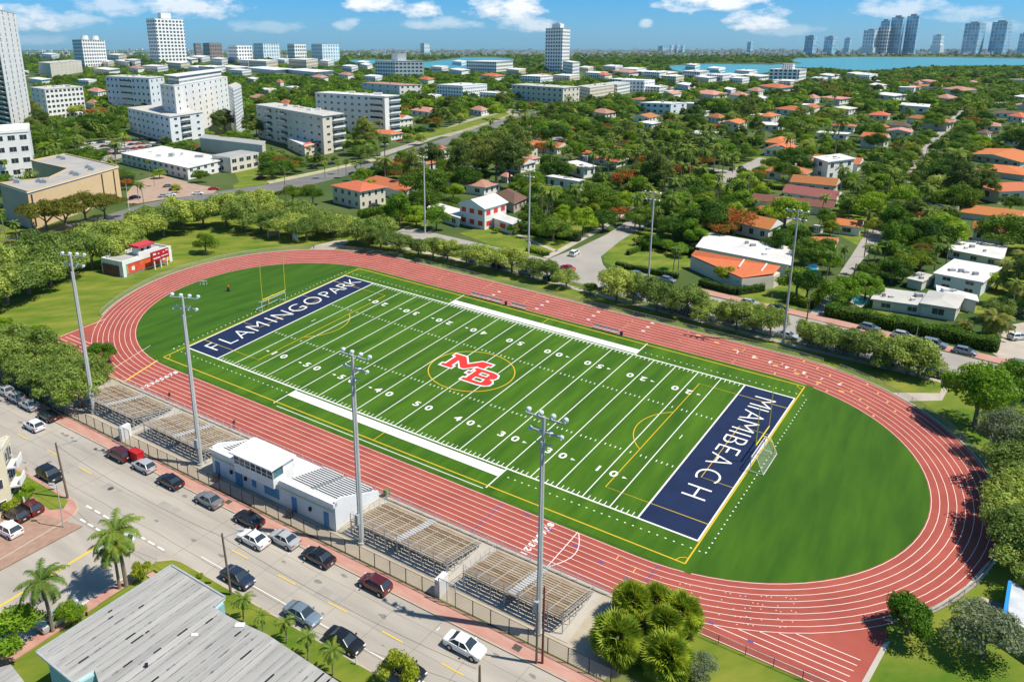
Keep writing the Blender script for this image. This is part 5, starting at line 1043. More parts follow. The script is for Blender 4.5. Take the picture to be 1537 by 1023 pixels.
# ---------------- houses with pitched roofs
def house(label, base, top, Lp, Rp, roof, rise=1.6, kind='hip', fl=1, cl_=3, cr=3, wallm=None, landn=None, style='', name='house', wf=.35, chim=False, auto_=None, P_=None, h_=0):
    if P_: (x, y), h = P_[1], h_; L, R = P_[0], P_[2]
    else: x, y = G(*base); h = max(2.4, Zh(x, y, top)); L, R = G(Lp[0], Lp[1], h), G(Rp[0], Rp[1], h)
    P = [Vector(L), Vector((x, y)), Vector(R), Vector((L[0]+R[0]-x, L[1]+R[1]-y))]; c = sum(P, Vector((0, 0)))/4
    t = thing(name, label, 'house', (x, y, 0)); wallm = wallm or W3
    b = MB(); b.prism([tuple(p) for p in P], 0, h); b.build('wall', wallm, t)
    E_ = [c+(p-c)*1.06+(p-c).normalized()*.4 for p in P]; a, b2 = (E_[0]-E_[1]).length, (E_[2]-E_[1]).length
    b = MB(); z = h+.02
    if kind == 'flat': b.prism([tuple(p) for p in E_], h-.15, h+.2, bottom=True)
    else:
        if a > b2: r0, r1 = (E_[1]+E_[2])/2, (E_[0]+E_[3])/2; F4 = ((E_[0], E_[1], r0, r1), (E_[2], E_[3], r1, r0)); G3 = ((E_[1], E_[2], r0), (E_[3], E_[0], r1)); ln_, sh = a, b2
        else: r0, r1 = (E_[0]+E_[1])/2, (E_[2]+E_[3])/2; F4 = ((E_[1], E_[2], r1, r0), (E_[3], E_[0], r0, r1)); G3 = ((E_[0], E_[1], r0), (E_[2], E_[3], r1)); ln_, sh = b2, a
        if kind == 'hip': d = (r1-r0).normalized()*min(sh*.5, ln_*.42); r0n, r1n = r0+d, r1-d
        else: r0n, r1n = r0, r1
        mp = {id(r0): r0n, id(r1): r1n}
        for f in F4: b.face([(p.x, p.y, z) if id(p) not in mp else (mp[id(p)].x, mp[id(p)].y, z+rise) for p in f])
        for f in G3: b.face([(p.x, p.y, z) if id(p) not in mp else (mp[id(p)].x, mp[id(p)].y, z+rise) for p in f], 0 if kind == 'hip' else 1)
        b.prism([tuple(p) for p in E_], h-.12, h+.0, 1, bottom=True)
    rf = b.build('roof', [roof, wallm], t)
    if kind == 'flat' and not auto_:
        rq = random.Random(int(x*7+y)); 
        for k in range(4):
            s_, q_ = rq.uniform(.15, .85), rq.uniform(.2, .8); o_ = P[1]+(P[0]-P[1])*s_+(P[2]-P[1])*q_; w_ = rq.uniform(.3, .8); bb = MB(); bb.prism([(o_.x-w_, o_.y-w_*.8), (o_.x+w_, o_.y-w_*.8), (o_.x+w_, o_.y+w_*.8), (o_.x-w_, o_.y+w_*.8)], h+.2, h+.2+rq.uniform(.3, .9)); bb.build('roof_unit', rq.choice([M_STEEL, M_WHITE, R3]), rf)
    if chim: q = c+(P[2]-c)*.3; b = MB(); b.prism([(q.x-.4, q.y-.4), (q.x+.4, q.y-.4), (q.x+.4, q.y+.4), (q.x-.4, q.y+.4)], h, h+rise+.9); b.build('chimney', M_WHITE, rf)
    org = (x, y, 0, c.x, c.y)
    if cl_: windows(t, org, tuple(P[0]), tuple(P[1]), 0, h, fl, cl_, wf, .45, style)
    if cr: windows(t, org, tuple(P[1]), tuple(P[2]), 0, h, fl, cr, wf, .45, style)
    footprint([tuple(c+(p-c)*1.15) for p in P]); us = [PX(p.x, p.y, z_) for p in P for z_ in (0, h+rise)]; BOX.append((min(u[0] for u in us), max(u[0] for u in us), min(u[1] for u in us), max(u[1] for u in us)))
    if landn: land(landn, c.x, c.y)
    if auto_: t['group'] = 'small houses among the trees'; auto(t, auto_, c.x, c.y)
    return t
house('cream two storey house with coral hipped roof behind the park trees', (541, 314), 287, (499, 278), (578, 280), CORAL, 1.8, 'hip', 2, 4, 4, landn='coral hipped house')
house('grey walled house with bright coral roof behind the hipped one', (606, 302), 288, (548, 272), (618, 277), CORAL, 1.8, 'hip', 1, 0, 2, wallm=W1)
house('white two storey house with red shutters and white gable roof', (727.4, 345), 313, (690, 305), (760, 303.5), R2, 2.4, 'gable', 2, 3, 3, wallm=W1, landn='red shuttered house', style='red', wf=.55)
house('low white flat roofed wing beside the red shuttered house', (689, 341), 327, (644, 313), (694, 316), R2, 1, 'flat', 1, 3, 0, wallm=W1)
house('white annex with pink gable trim beside the red shuttered house', (768, 352), 336, (742, 327), (781, 330), R2, .9, 'gable', 1, 1, 2, wallm=W1, style='red')
house('brown roofed bungalow in the shade behind the shuttered house', (771, 320), 305, (745, 291), (790, 296), BROWN, 1.6, 'hip', 1, 1, 3, wallm=MATS['taupe_wall'])
house('pale long roof house half hidden by the broad trees', (865, 288), 272, (822, 265), (875, 270), R2, .6, 'flat', 1, 3, 1, wallm=W1)
house('white modern house below the long orange roof', (875, 268), 252, (849, 244), (893, 249), R2, .5, 'flat', 1, 2, 2, wallm=W1)
house('long orange roofed house beside the flowering tree', (925, 252), 243, (868, 232), (942, 238), CORAL, 2.0, 'gable', 1, 4, 2, landn='long orange roofed house')
# orange hall with white flat roof
x, y = G(1172, 424); 
house('long hall with white flat roof over the orange tiled front', (1180, 415), 397, (1050, 371), (1189, 373), R2, .5, 'flat', 1, 0, 0, wallm=W1, landn='orange fronted hall')
t = thing('house', 'orange tiled front wing of the white roofed hall', 'house', G(1114, 438)+(0,)); h = 4.4
Q = [G(1044, 375, h+.9), G(1172, 399, h+.9), G(1163, 410, h-.2), G(1114, 417, h-.6), G(1037, 383, h-.4)]
b = MB(); b.face([Q[0]+(h+.9,), Q[1]+(h+.9,), Q[2]+(h-.2,), Q[3]+(h-.6,), Q[4]+(h-.4,)]); rf = b.build('roof', ORANGE, t); b = MB(); b.prism([Q[4], Q[3], Q[2], Q[1], Q[0]], 0, h-.9); b.build('wall', W3, t); footprint([Q[4], Q[3], Q[2], Q[1], Q[0]])
for u0, v0, u1, v1 in ((1117, 390, 1109, 401), (1151, 396, 1143, 407)): b = MB(); a_, c_ = G(u0, v0, h+.75), G(u1, v1, h+.1); b.beam(a_+(h+.85,), c_+(h+.15,), .35, .2); b.build('white_ridge', M_WHITE, rf)
g0, g1 = G(1128, 428), G(1152, 432); b = MB(); b.face([(g0[0], g0[1]-.1, .1), (g1[0], g1[1]-.1, .1), (g1[0], g1[1]-.1, 2.4), (g0[0], g0[1]-.1, 2.4)]); b.build('garage_door', M_OFF, t)
house('cream gabled house with orange roof behind the white roofed hall', (1152, 362), 344, (1104, 333), (1172, 335), ORANGE, 2.4, 'gable', 1, 3, 1, wallm=W1, landn='orange gabled house')
house('orange roofed rear house beside the yellowing tree', (1180, 336), 325, (1131, 316), (1192, 318), ORANGE, 2.0, 'hip', 1, 2, 1)
house('maroon tiled long house with white ridge strip, upper one', (1250, 312), 299, (1177, 288), (1260, 289), MAROON, 2.0, 'gable', 1, 4, 1, wallm=W1, landn='upper maroon roof')
house('maroon tiled long house half behind bushes, lower one', (1245, 325), 312, (1132, 300), (1248, 305), MAROON, 1.8, 'gable', 1, 0, 0)
house('small cream garage with orange roof beside the alley', (1289, 355), 341, (1252, 336), (1294, 334), ORANGE, 1.4, 'gable', 1, 1, 1, wallm=W1, landn='orange roofed garage')
house('small orange roofed shed under the trees by the garage', (1252, 376), 366, (1217, 363), (1256, 361), ORANGE, 1.4, 'gable', 1, 0, 0)
house('white modern two storey house with roof terrace and grey panels', (1240, 271), 243, (1222, 236), (1282, 238), R2, .5, 'flat', 2, 1, 3, wallm=W1, landn='white modern house')
house('orange gabled house above the white modern house', (1325, 225), 208, (1293, 205), (1335, 206), ORANGE, 2.6, 'gable', 1, 1, 1, wallm=W3)
house('small orange house with white side walls behind the gabled one', (1330, 200), 191, (1294, 189), (1333, 190), ORANGE, 1.8, 'hip', 1, 1, 1)
house('brown roofed house beside the small orange one', (1362, 200), 190, (1332, 187), (1370, 188), BROWN, 2, 'hip', 1, 0, 1)
house('wide orange roofed house with pale upper terrace by the alley trees', (1420, 198), 184, (1362, 176), (1432, 182), ORANGE, 2, 'hip', 1, 2, 2, landn='wide orange roofed house')
house('white flat roofed house above the wide orange one', (1392, 172), 161, (1352, 158), (1395, 157), R2, .5, 'flat', 1, 2, 1, wallm=W1)
house('long orange roofed villa with grey wall along the upper right', (1530, 252), 243, (1452, 231), (1560, 234), ORANGE, 2, 'gable', 1, 6, 0, landn='long orange villa')
house('orange roofed villa wing half behind bushes below the long one', (1536, 272), 263, (1468, 254), (1560, 255), ORANGE, 1.8, 'hip', 1, 0, 0)
house('cream arcaded house with coral roof and arched doorways', (1497, 306), 287, (1466, 277), (1570, 284), CORAL, 2, 'hip', 1, 1, 4, landn='coral arcaded house', wf=.5)
house('orange and white roofed house at the cross street', (1525, 338), 328, (1442, 318), (1540, 320), ORANGE, 2, 'gable', 1, 0, 0, landn='cross street orange house')
house('white gabled house with orange roof in front of the cross street one', (1513, 368), 350, (1462, 343), (1520, 346), ORANGE, 2.2, 'gable', 1, 3, 1, wallm=W1)
house('white flat roofed house with skylight near the edge palms', (1500, 402), 389, (1424, 374), (1508, 371), R2, .5, 'flat', 1, 3, 1, wallm=W1)
house('large white flat roofed house, biggest by the edge palms', (1470, 445), 423, (1405, 410), (1500, 402), R2, .5, 'flat', 2, 2, 1, wallm=W2, landn='large white flat roof')
house('pale grey flat roofed house behind the tall hedge', (1388, 474), 461, (1311, 449), (1398, 443), R1, .5, 'flat', 1, 2, 1, wallm=W3, landn='grey roof behind hedge')
house('square pale roofed house with corner window behind the hedge', (1432, 482), 462, (1384, 454), (1446, 444), R1, .7, 'hip', 1, 1, 1, wallm=W3)
house('white low annex with parapet by the date palm', (1462, 470), 452, (1410, 438), (1462, 443), R2, .5, 'flat', 1, 0, 0, wallm=W1)
house('cream open roofed shed between the tree and the white houses', (1382, 436), 424, (1363, 418), (1400, 414), R1, .4, 'flat', 1, 0, 0, wallm=W3)
house('small grey roofed garage by the alley trees', (1355, 368), 360, (1327, 354), (1360, 357), R1, .4, 'flat', 1, 0, 0, wallm=W1)
for i, (u, v, w, k, c) in enumerate([(640, 172, 40, 'hip', PINKT), (720, 170, 24, 'hip', PINKT), (1065, 146, 46, 'hip', PINKT), (1110, 148, 26, 'hip', PINKT), (1135, 141, 22, 'hip', PINKT), (1165, 136, 46, 'hip', CORAL), (1095, 139, 16, 'flat', R2), (1190, 170, 46, 'hip', CORAL), (1076, 181, 22, 'hip', CORAL), (905, 174, 34, 'hip', PINKT), (975, 190, 26, 'flat', R2), (1220, 152, 20, 'hip', PINKT), (1255, 153, 40, 'flat', PINKT), (1245, 117, 26, 'flat', R2), (1290, 115, 32, 'flat', R2), (1318, 133, 22, 'flat', R2), (1335, 148, 44, 'flat', R2), (1378, 129, 12, 'hip', PINKT), (1395, 126, 22, 'flat', PINKT), (1440, 140, 44, 'hip', PINKT), (1420, 152, 30, 'hip', PINKT), (1462, 127, 12, 'flat', PINKT), (1540, 151, 30, 'flat', R2), (1530, 180, 30, 'hip', CORAL), (1270, 168, 30, 'flat', W3), (1478, 205, 20, 'hip', BROWN), (1525, 215, 30, 'hip', CORAL), (1135, 118, 40, 'flat', R2), (1100, 117, 34, 'flat', W2), (1060, 120, 30, 'flat', R2), (1000, 113, 30, 'flat', R2), (940, 112, 36, 'hip', PINKT), (905, 116, 24, 'hip', CORAL), (1145, 152, 14, 'flat', R2), (815, 118, 24, 'hip', PINKT), (640, 123, 20, 'hip', CORAL), (740, 118, 30, 'hip', CORAL), (160, 108, 34, 'flat', R2), (190, 96, 30, 'flat', R2), (205, 106, 20, 'hip', PINKT), (145, 142, 24, 'hip', PINKT), (60, 123, 30, 'flat', R2), (140, 160, 18, 'hip', PINKT), (285, 92, 26, 'flat', R2), (300, 105, 30, 'flat', R2), (350, 105, 40, 'flat', R2), (405, 108, 60, 'flat', W2), (465, 111, 60, 'flat', W2), (480, 120, 22, 'hip', PINKT), (430, 160, 20, 'hip', CORAL), (390, 152, 26, 'hip', PINKT), (420, 127, 10, 'hip', ORANGE), (380, 122, 14, 'flat', R2), (520, 116, 20, 'hip', PINKT), (550, 101, 16, 'flat', R2), (690, 109, 26, 'flat', R2), (970, 112, 24, 'flat', R2), (1160, 127, 20, 'flat', R2), (1030, 132, 24, 'flat', W2), (880, 240, 10, 'flat', R2), (660, 228, 16, 'hip', CORAL), (795, 243, 26, 'hip', PINKT), (1000, 233, 30, 'flat', W3), (700, 256, 14, 'flat', R2), (630, 293, 16, 'flat', R2), (1230, 345, 12, 'flat', R2), (760, 270, 14, 'hip', PINKT)]):
    hpx = 7 if v < 130 else 9 if v < 200 else 10; w *= 1.15; cn = {id(PINKT): 'small pink roofed house', id(CORAL): 'small coral roofed house', id(ORANGE): 'small orange roofed house', id(BROWN): 'small brown roofed house'}.get(id(c), 'small white flat roofed house')
    dd = w*.36; rise_ = .02*G(u, v)[1]**.5*3
    house('', (u+w*.1, v+hpx*.5), v-hpx*.4, (u-w/2, v-hpx*.6-dd*.1), (u+w/2, v-hpx*.65), c, 2.5+(200-v)*.02 if v < 200 else 1.6, k, 1 if v > 130 else 2, 3 if v > 110 else 0, 3 if v > 110 else 0, wallm=W1, auto_=cn)
# houses of the garden blocks, set square to the alley grid, wherever a plot is free
g0, g1 = G(1240, 440), G(1345, 290); ga = math.atan2(g1[1]-g0[1], g1[0]-g0[0]); rr = random.Random(31); PLOTS = []
ZN = [(560, 150), (700, 175), (900, 160), (1000, 135), (1537, 118), (1600, 250), (1537, 380), (1400, 368), (1240, 372), (1100, 330), (905, 318), (800, 300), (700, 300), (560, 240)]
cen = [((sum(p[0] for p in w)/len(w), sum(p[1] for p in w)/len(w))) for w in ROADS]
def okplot(P):
    c = (sum(p[0] for p in P)/4, sum(p[1] for p in P)/4)
    for w in ROADS:
        if abs(w[0][0]-c[0]) > 900: continue
        for s in (0, .5, 1):
            for p in P:
                if inpoly(c[0]+(p[0]-c[0])*s*1.25, c[1]+(p[1]-c[1])*s*1.25, w): return False
        for q in w:
            if math.dist(q, c) < 9: return False
    return all(math.dist(c, q) > 22+c[1]*.012 for q in PLOTS)
nh = 0
for k in range(5000):
    if nh >= 46: break
    v = 122+(372-122)*rr.random()**1.3; u = rr.uniform(560, 1590)
    if not inpoly(u, v, ZN) or (770 < u < 900 and v < 225) or (880 < u < 1110 and 238 < v < 300): continue
    x, y = G(u, v); a, b_ = rr.uniform(6, 10)*(1+y*.0005), rr.uniform(4.5, 6.5)*(1+y*.0005)
    if rr.random() < .4: a, b_ = b_, a
    c_, s_ = math.cos(ga), math.sin(ga); P = [(x+c_*i*a-s_*j*b_, y+s_*i*a+c_*j*b_) for i, j in ((-1, 1), (-1, -1), (1, -1), (1, 1))]
    # near corner between the two visible walls
    i0 = min(range(4), key=lambda i: P[i][1]); Q3 = [P[(i0-1) % 4], P[i0], P[(i0+1) % 4]]
    if Q3[0][0] > Q3[2][0]: Q3 = Q3[::-1]
    if not okplot(P): continue
    PLOTS.append((x, y)); c = rr.choice([CORAL, ORANGE, CORAL, PINKT, R2, R2, BROWN, ORANGE]); kd = 'flat' if c is R2 else rr.choice(['hip', 'gable']); two = rr.random() < .2
    cn = {id(PINKT): 'pink roofed garden house', id(CORAL): 'coral roofed garden house', id(ORANGE): 'orange roofed garden house', id(BROWN): 'brown roofed garden house'}.get(id(c), 'white flat roofed garden house')
    house('', None, 0, None, None, c, rr.uniform(1.4, 2.4)*(1+y*.0004), kd, 2 if two else 1, 3 if y < 700 else 0, 3 if y < 700 else 0, wallm=rr.choice([W1, W3, W1]), auto_=cn, P_=Q3, h_=(6.2 if two else 3.4)*(1+y*.0004), chim=rr.random() < .3); nh += 1
print('garden houses', nh)
# ---------------- near roofs
M_BOARD = mat('silver_roofing', (.44, .43, .41), (.27, .265, .255), .35, .8, detail=10, stretch=(.3, 3, 1, rad(57)), contrast=1.0)
hz = 6.4; Q = [G(u, v, hz) for u, v in ((54.6, 978), (257.6, 848), (338, 896), (321.5, 910.5), (336, 920), (354, 929.5), (401, 951), (520, 1030), (600, 1080), (420, 1200), (260, 1120), (150, 1030), (142, 1004), (109, 1023))]
t = thing('flat_roofed_building', 'teal walled building under a patched silver grey strip roof', 'building', Q[0]+(0,)); b = MB(); b.prism(Q, hz-.3, hz, 0, 1, bottom=True); rf = b.build('roof', [M_WHITE, M_BOARD], t)
cx_, cy_ = Q[11][0]+3, Q[11][1]; cm = (sum(p[0] for p in Q)/len(Q), sum(p[1] for p in Q)/len(Q)); b = MB(); b.prism([(cm[0]+(p[0]-cm[0])*.94, cm[1]+(p[1]-cm[1])*.94) for p in Q], 0, hz-.3); b.build('wall', mat('teal_wall', (.22, .42, .45), (.28, .48, .5), .6), t)
d1 = Vector(Q[1])-Vector(Q[0]); L1 = d1.length; d1 /= L1; d2 = Vector((d1.y, -d1.x)); rr = random.Random(4)
for k in range(1, 34):
    s = k*.93+rr.uniform(-.15, .15); pts = [];
    a_ = Vector(Q[0])+d2*s
    on = [q for q in np.arange(-6, 34, .5) if inpoly(*(a_+d1*q), Q) and inpoly(*(a_+d1*(q+.5)), Q)]
    if len(on) < 3: continue
    p, q = a_+d1*(on[0]+.15), a_+d1*(on[-1]+.3); b = MB(); b.beam((p.x, p.y, hz+.015), (q.x, q.y, hz+.015), rr.uniform(.03, .08), .03); b.build('seam', mat('roof_seam', (.13, .13, .135), (.3, .3, .3), 1.5, .9, contrast=2), rf)
    for r in range(3):
        q_ = rr.choice(on); p = a_+d1*q_; 
        if rr.random() < .6: b = MB(); b.beam((p.x, p.y, hz+.03), (p+d1*rr.uniform(.3, 1.3)).to_tuple()+(hz+.03,), .16, .05); b.build('tar_patch', M_BLACK if rr.random() < .4 else MATS['roof_seam'], rf)
for u, v, s in ((130, 923, .3), (220, 1000, .4), (360, 938, .9), (292, 953, .6)):
    X, Y = G(u, v, hz); b = MB(); b.tube((X, Y, hz), (X, Y, hz+.35), s*.4, s*.4, 8) if s < .5 else b.box(X-s*.5, X+s*.5, Y-s*.3, Y+s*.3, hz+.01, hz+.12); b.build('roof_vent', M_BLACK if s < .5 else M_WHITE, rf)
for i in range(4): p, q = Q[i-1 if i else 13], Q[i]; b = MB(); b.beam((p[0], p[1], hz+.06), (q[0], q[1], hz+.06), .18, .12); b.build('roof_edge', M_STEEL, rf)
footprint(Q)
t, P, h, org = bld('apartment_building', 'cream three storey building with green railed balconies at the left edge', 'apartments', (21, 768), 675, (-60, 702), (14, 656), mat('cream_green_wall', (.66, .6, .42), (.6, .55, .4), .3), R1, 3, 2, 2, 'green balcony apartments', par=.3)
balcony(t, org, P[1], P[2], .8, h-1, 3, 1.3, .1, .8)
bld('flat_roofed_building', 'grey roof corner with teal edge at the bottom left corner', 'building', (46, 1075), 1023, (-60, 1050), (16, 998), MATS['teal_wall'], M_BOARD, keep=False)
bld('park_building', 'low building with blue edged white roof at the right edge', 'building', (1506, 960), 928, (1516, 872), (1600, 985), W3, mat('stained_white_roof', (.6, .62, .64), (.38, .4, .42), .5, .8, detail=9), landn='blue edged park building')
b = MB(); x0, y0 = G(1506, 928, 3); b.beam(G(1505, 942, 3.2)+(3.2,), G(1516, 873, 3.2)+(3.2,), .35, .3); tag(b.build('roof_trim', mat('blue_trim', (.02, .25, .6), None)), 'bright blue trim board along the park building roof edge', 'trim')
pxpoly('concrete_pad', [(1473, 897), (1488, 902), (1480, 950), (1460, 946)], .2, mat('timber_deck', (.42, .32, .24), (.5, .4, .3), 2), keep=False); pxpoly('concrete_pad', [(1489, 902), (1507, 908), (1500, 950), (1482, 950)], .15, M_ASPH, keep=False)
for p, lb in (([(1282, 444), (1301, 446), (1302, 455), (1291, 459), (1280, 453)], 'small turquoise pool with pale deck behind the long hedge'), ([(1212, 398), (1226, 396), (1226, 412), (1210, 412)], 'green pool in the garden beside the orange fronted hall')):
    w = [G(*q) for q in p]; c = (sum(q[0] for q in w)/len(w), sum(q[1] for q in w)/len(w)); t = thing('swimming_pool', lb, 'pool', (c[0], c[1], 0)); b = MB(); b.prism([(c[0]+(q[0]-c[0])*1.35, c[1]+(q[1]-c[1])*1.35) for q in w], 0, .12); b.build('deck', M_PAVE, t); b = MB(); b.prism(w, .1, .16); b.build('pool_water', mat('pool_water', (.02, .42, .42), (.03, .5, .5), .5, .1, spec=.6), t); ROADS.append(w)
    us = [q for q in p]; BOX.append((us[0][0]-2, us[1][0]+2, us[0][1]-4, us[3][1]+12))
MIDS = []
rr = random.Random(8)
for i, (u, v, w, hp) in enumerate([(75, 90, 26, 8), (175, 92, 30, 9), (200, 100, 26, 9), (300, 94, 30, 8), (330, 98, 28, 9), (370, 99, 26, 8), (395, 104, 44, 12), (425, 97, 22, 7), (455, 103, 44, 13), (490, 100, 22, 8), (525, 108, 24, 8), (160, 101, 22, 8), (232, 108, 40, 8), (268, 104, 34, 9), (318, 110, 40, 9), (360, 114, 34, 8), (545, 100, 20, 6), (660, 108, 26, 7), (690, 99, 22, 6), (730, 103, 40, 9), (775, 112, 30, 7), (805, 124, 50, 9), (850, 122, 40, 8), (895, 118, 36, 8), (880, 108, 22, 6), (920, 106, 30, 6), (950, 112, 40, 8), (985, 118, 36, 9), (1010, 124, 34, 9), (1045, 118, 40, 10), (1080, 122, 36, 9), (1110, 126, 30, 8), (1075, 110, 28, 7), (1120, 115, 34, 8), (1040, 106, 22, 8), (935, 130, 40, 10), (985, 140, 36, 9), (1180, 130, 50, 8), (1230, 124, 26, 6), (1300, 120, 36, 7), (740, 148, 40, 8), (780, 142, 30, 7), (690, 138, 36, 7), (610, 138, 30, 7), (650, 150, 26, 6), (400, 142, 30, 7), (440, 138, 24, 6), (400, 176, 24, 6), (130, 128, 30, 7), (30, 115, 26, 7), (95, 148, 24, 6), (560, 122, 28, 7)]):
    m = rr.choice([AW, AB, AT, AC, AB]); t, P, h, org = bld('apartment_building', '', 'apartments', (u+w*.12, v), v-hp, (u-w*.5, v-hp-1.4), (u+w*.5, v-hp-1.8), m, rr.choice([R2, R2, W1]), group='small apartment blocks of the middle distance', roofbits=2, seed=i)
    MIDS.append((t, {id(AC): 'cream low apartment block'}.get(id(m), rr.choice(['white low apartment block', 'white banded apartment block']) if m is not AB else 'bluish white apartment block'), org[3], org[4]))
for m_ in MIDS: auto(*m_)
# distant town: specks of walls nobody could count
rr = random.Random(21); b = MB()
for k in range(1500):
    v = 75.4+abs(rr.gauss(0, 1))*6.5; u = rr.uniform(-40, 1580)
    if v > 93: continue
    if u > 1180 and v > 84.5: continue
    if 520 < u < 760 and v > 85: continue
    if 990 < u < 1180 and v > 88: continue
    if u < 560 and rr.random() < (.75 if v < 84 else .45): continue
    if 84 < v < 95 and 760 < u < 1180 and rr.random() < .5: continue
    x, y = G(u, v); s = y*.0016*rr.uniform(.5, 1.7); hh = y*.0009*rr.uniform(.6, 1.9)
    if y > 30000: continue
    b.box(x-s, x+s, y-s*.6, y+s*.6, 0, hh*1.5+9, 0 if rr.random() < .7 else 1, rr.choice([0, 0, 2]))
o = tag(b.build('distant_town', [mat('far_wall', (.7, .7, .7), None), mat('far_wall_tan', (.55, .47, .4), None), mat('far_roof', (.5, .25, .18), None)]), 'countless pale specks of the far mainland town along the horizon', 'distant town', kind='stuff')
b = MB()
for k in range(330):
    u = rr.uniform(1085, 1560); v = rr.uniform(78, 83.0); x, y = G(u, v); s = y*.0017*rr.uniform(.5, 1.5); hh = y*.0012*rr.uniform(.5, 4.2); b.box(x-s, x+s, y-s, y+s, 0, hh, rr.choice([0, 0, 1, 2]))
tag(b.build('distant_town', [MATS['far_wall'], mat('far_bluegrey', (.35, .42, .48), None), MATS['far_wall_tan']]), 'jumble of small waterfront blocks at the feet of the skyscrapers', 'distant town', kind='stuff')
# ================================================================ VEGETATION
L_OLIVE = leafmat('olive_leaves', (.13, .21, .025), (.36, .45, .1), .8)
L_GREEN = leafmat('green_leaves', (.08, .2, .008), (.24, .38, .02), .45)
L_DARK = leafmat('dark_leaves', (.045, .12, .008), (.13, .23, .018), .45)
L_LIME = leafmat('lime_leaves', (.17, .25, .012), (.32, .37, .025), .6)
L_ORG = leafmat('orange_blossom', (.42, .12, .02), (.16, .17, .02), .5)
L_SILV = leafmat('silver_leaves', (.2, .24, .14), (.1, .15, .06), .8)
L_FEATH = leafmat('feathery_leaves', (.09, .15, .02), (.22, .28, .06), .5)
L_PALM = leafmat('palm_leaves', (.08, .17, .02), (.24, .3, .04), .9, .25, .25)
L_SABAL = leafmat('fan_leaves', (.1, .19, .01), (.38, .45, .035), 1.0, .12, .25)
BARK = mat('bark', (.13, .1, .075), (.22, .18, .14), 3, .95); BARKP = mat('palm_bark', (.3, .26, .21), (.2, .17, .13), 3, .9)
def quads_mesh(name, C, A, B, mats, mi=None):
    """leaves: centres C, half axes A and B"""
    n = len(C); V = np.stack([C-A*.5, C-B*.55, C+A*.9, C+B*.55], 1).reshape(-1, 3)
    me = bpy.data.meshes.new(name); me.vertices.add(4*n); me.vertices.foreach_set('co', V.astype(np.float32).ravel()); me.loops.add(4*n); me.loops.foreach_set('vertex_index', np.arange(4*n, dtype=np.int32))
    me.polygons.add(n); me.polygons.foreach_set('loop_start', np.arange(0, 4*n, 4, dtype=np.int32)); me.polygons.foreach_set('loop_total', np.full(n, 4, dtype=np.int32))
    for m in mats: me.materials.append(m)
    me.update(calc_edges=True); me.validate(); return me
def rdirs(n, g, zmin=-1.):
    d = g.normal(size=(n*3+24, 3)); d /= np.linalg.norm(d, axis=1)[:, None]; d = d[d[:, 2] > zmin][:n]
    return d
def crown(name, seed, rx, rz, cz, nb, nl, ls, m, shape='round', rb=.36):
    g = np.random.default_rng(seed); C = []; Nn = []
    for k in range(nb):
        d = rdirs(1, g, -.35)[0]; q = g.uniform(.35, .92)**.7
        c = np.array([d[0]*rx*q, d[1]*rx*q, cz+d[2]*rz*q])
        if shape == 'cone': zf = g.uniform(0, 1); a = g.uniform(0, 6.28); r_ = rx*(1-zf)**.7*g.uniform(.2, 1); c = np.array([math.cos(a)*r_, math.sin(a)*r_, cz-rz+2*rz*zf])
        if shape == 'flat': c[2] = cz+rz*(.55*(1-(c[0]**2+c[1]**2)/rx**2))+g.uniform(-.25, .25)*rz
        r = rx*rb*g.uniform(.65, 1.25)*(1 if shape != 'cone' else .75); m_ = nl//nb
        dd = rdirs(m_, g, -.55 if shape != 'flat' else -.2); rr_ = r*(g.uniform(.55, 1.12, len(dd)))
        C.append(c+dd*rr_[:, None]*np.array([1, 1, .75 if shape != 'cone' else 1.2])); Nn.append(dd)
    C = np.concatenate(C); Nn = np.concatenate(Nn); n = len(C); nn = Nn+g.normal(size=(n, 3))*.55; nn /= np.linalg.norm(nn, axis=1)[:, None]
    A = np.cross(nn, g.normal(size=(n, 3))); A /= np.linalg.norm(A, axis=1)[:, None]; B = np.cross(nn, A); s = ls*g.uniform(.6, 1.35, n)[:, None]
    return quads_mesh(name, C, A*s, B*s*.62, [m])
def trunk(name, seed, h, r, spread, m=BARK, nl=6):
    g = random.Random(seed); b = MB(); b.tube((0, 0, 0), (.05, .05, h*.35), r*1.25, r*.9, 8, caps=False); b.tube((.05, .05, h*.35), (0, .1, h*.6), r*.9, r*.7, 7, caps=False)
    for k in range(nl):
        a = 6.28*k/nl+g.uniform(-.4, .4); z0 = h*g.uniform(.3, .55); p = (math.cos(a)*spread*.45, math.sin(a)*spread*.45, z0+h*.22); q = (math.cos(a)*spread*.8, math.sin(a)*spread*.8, z0+h*.45)
        b.tube((0.03, .06, z0), p, r*.55, r*.35, 6, caps=False); b.tube(p, q, r*.35, r*.12, 5, caps=False)
    return b.mesh(name, m)
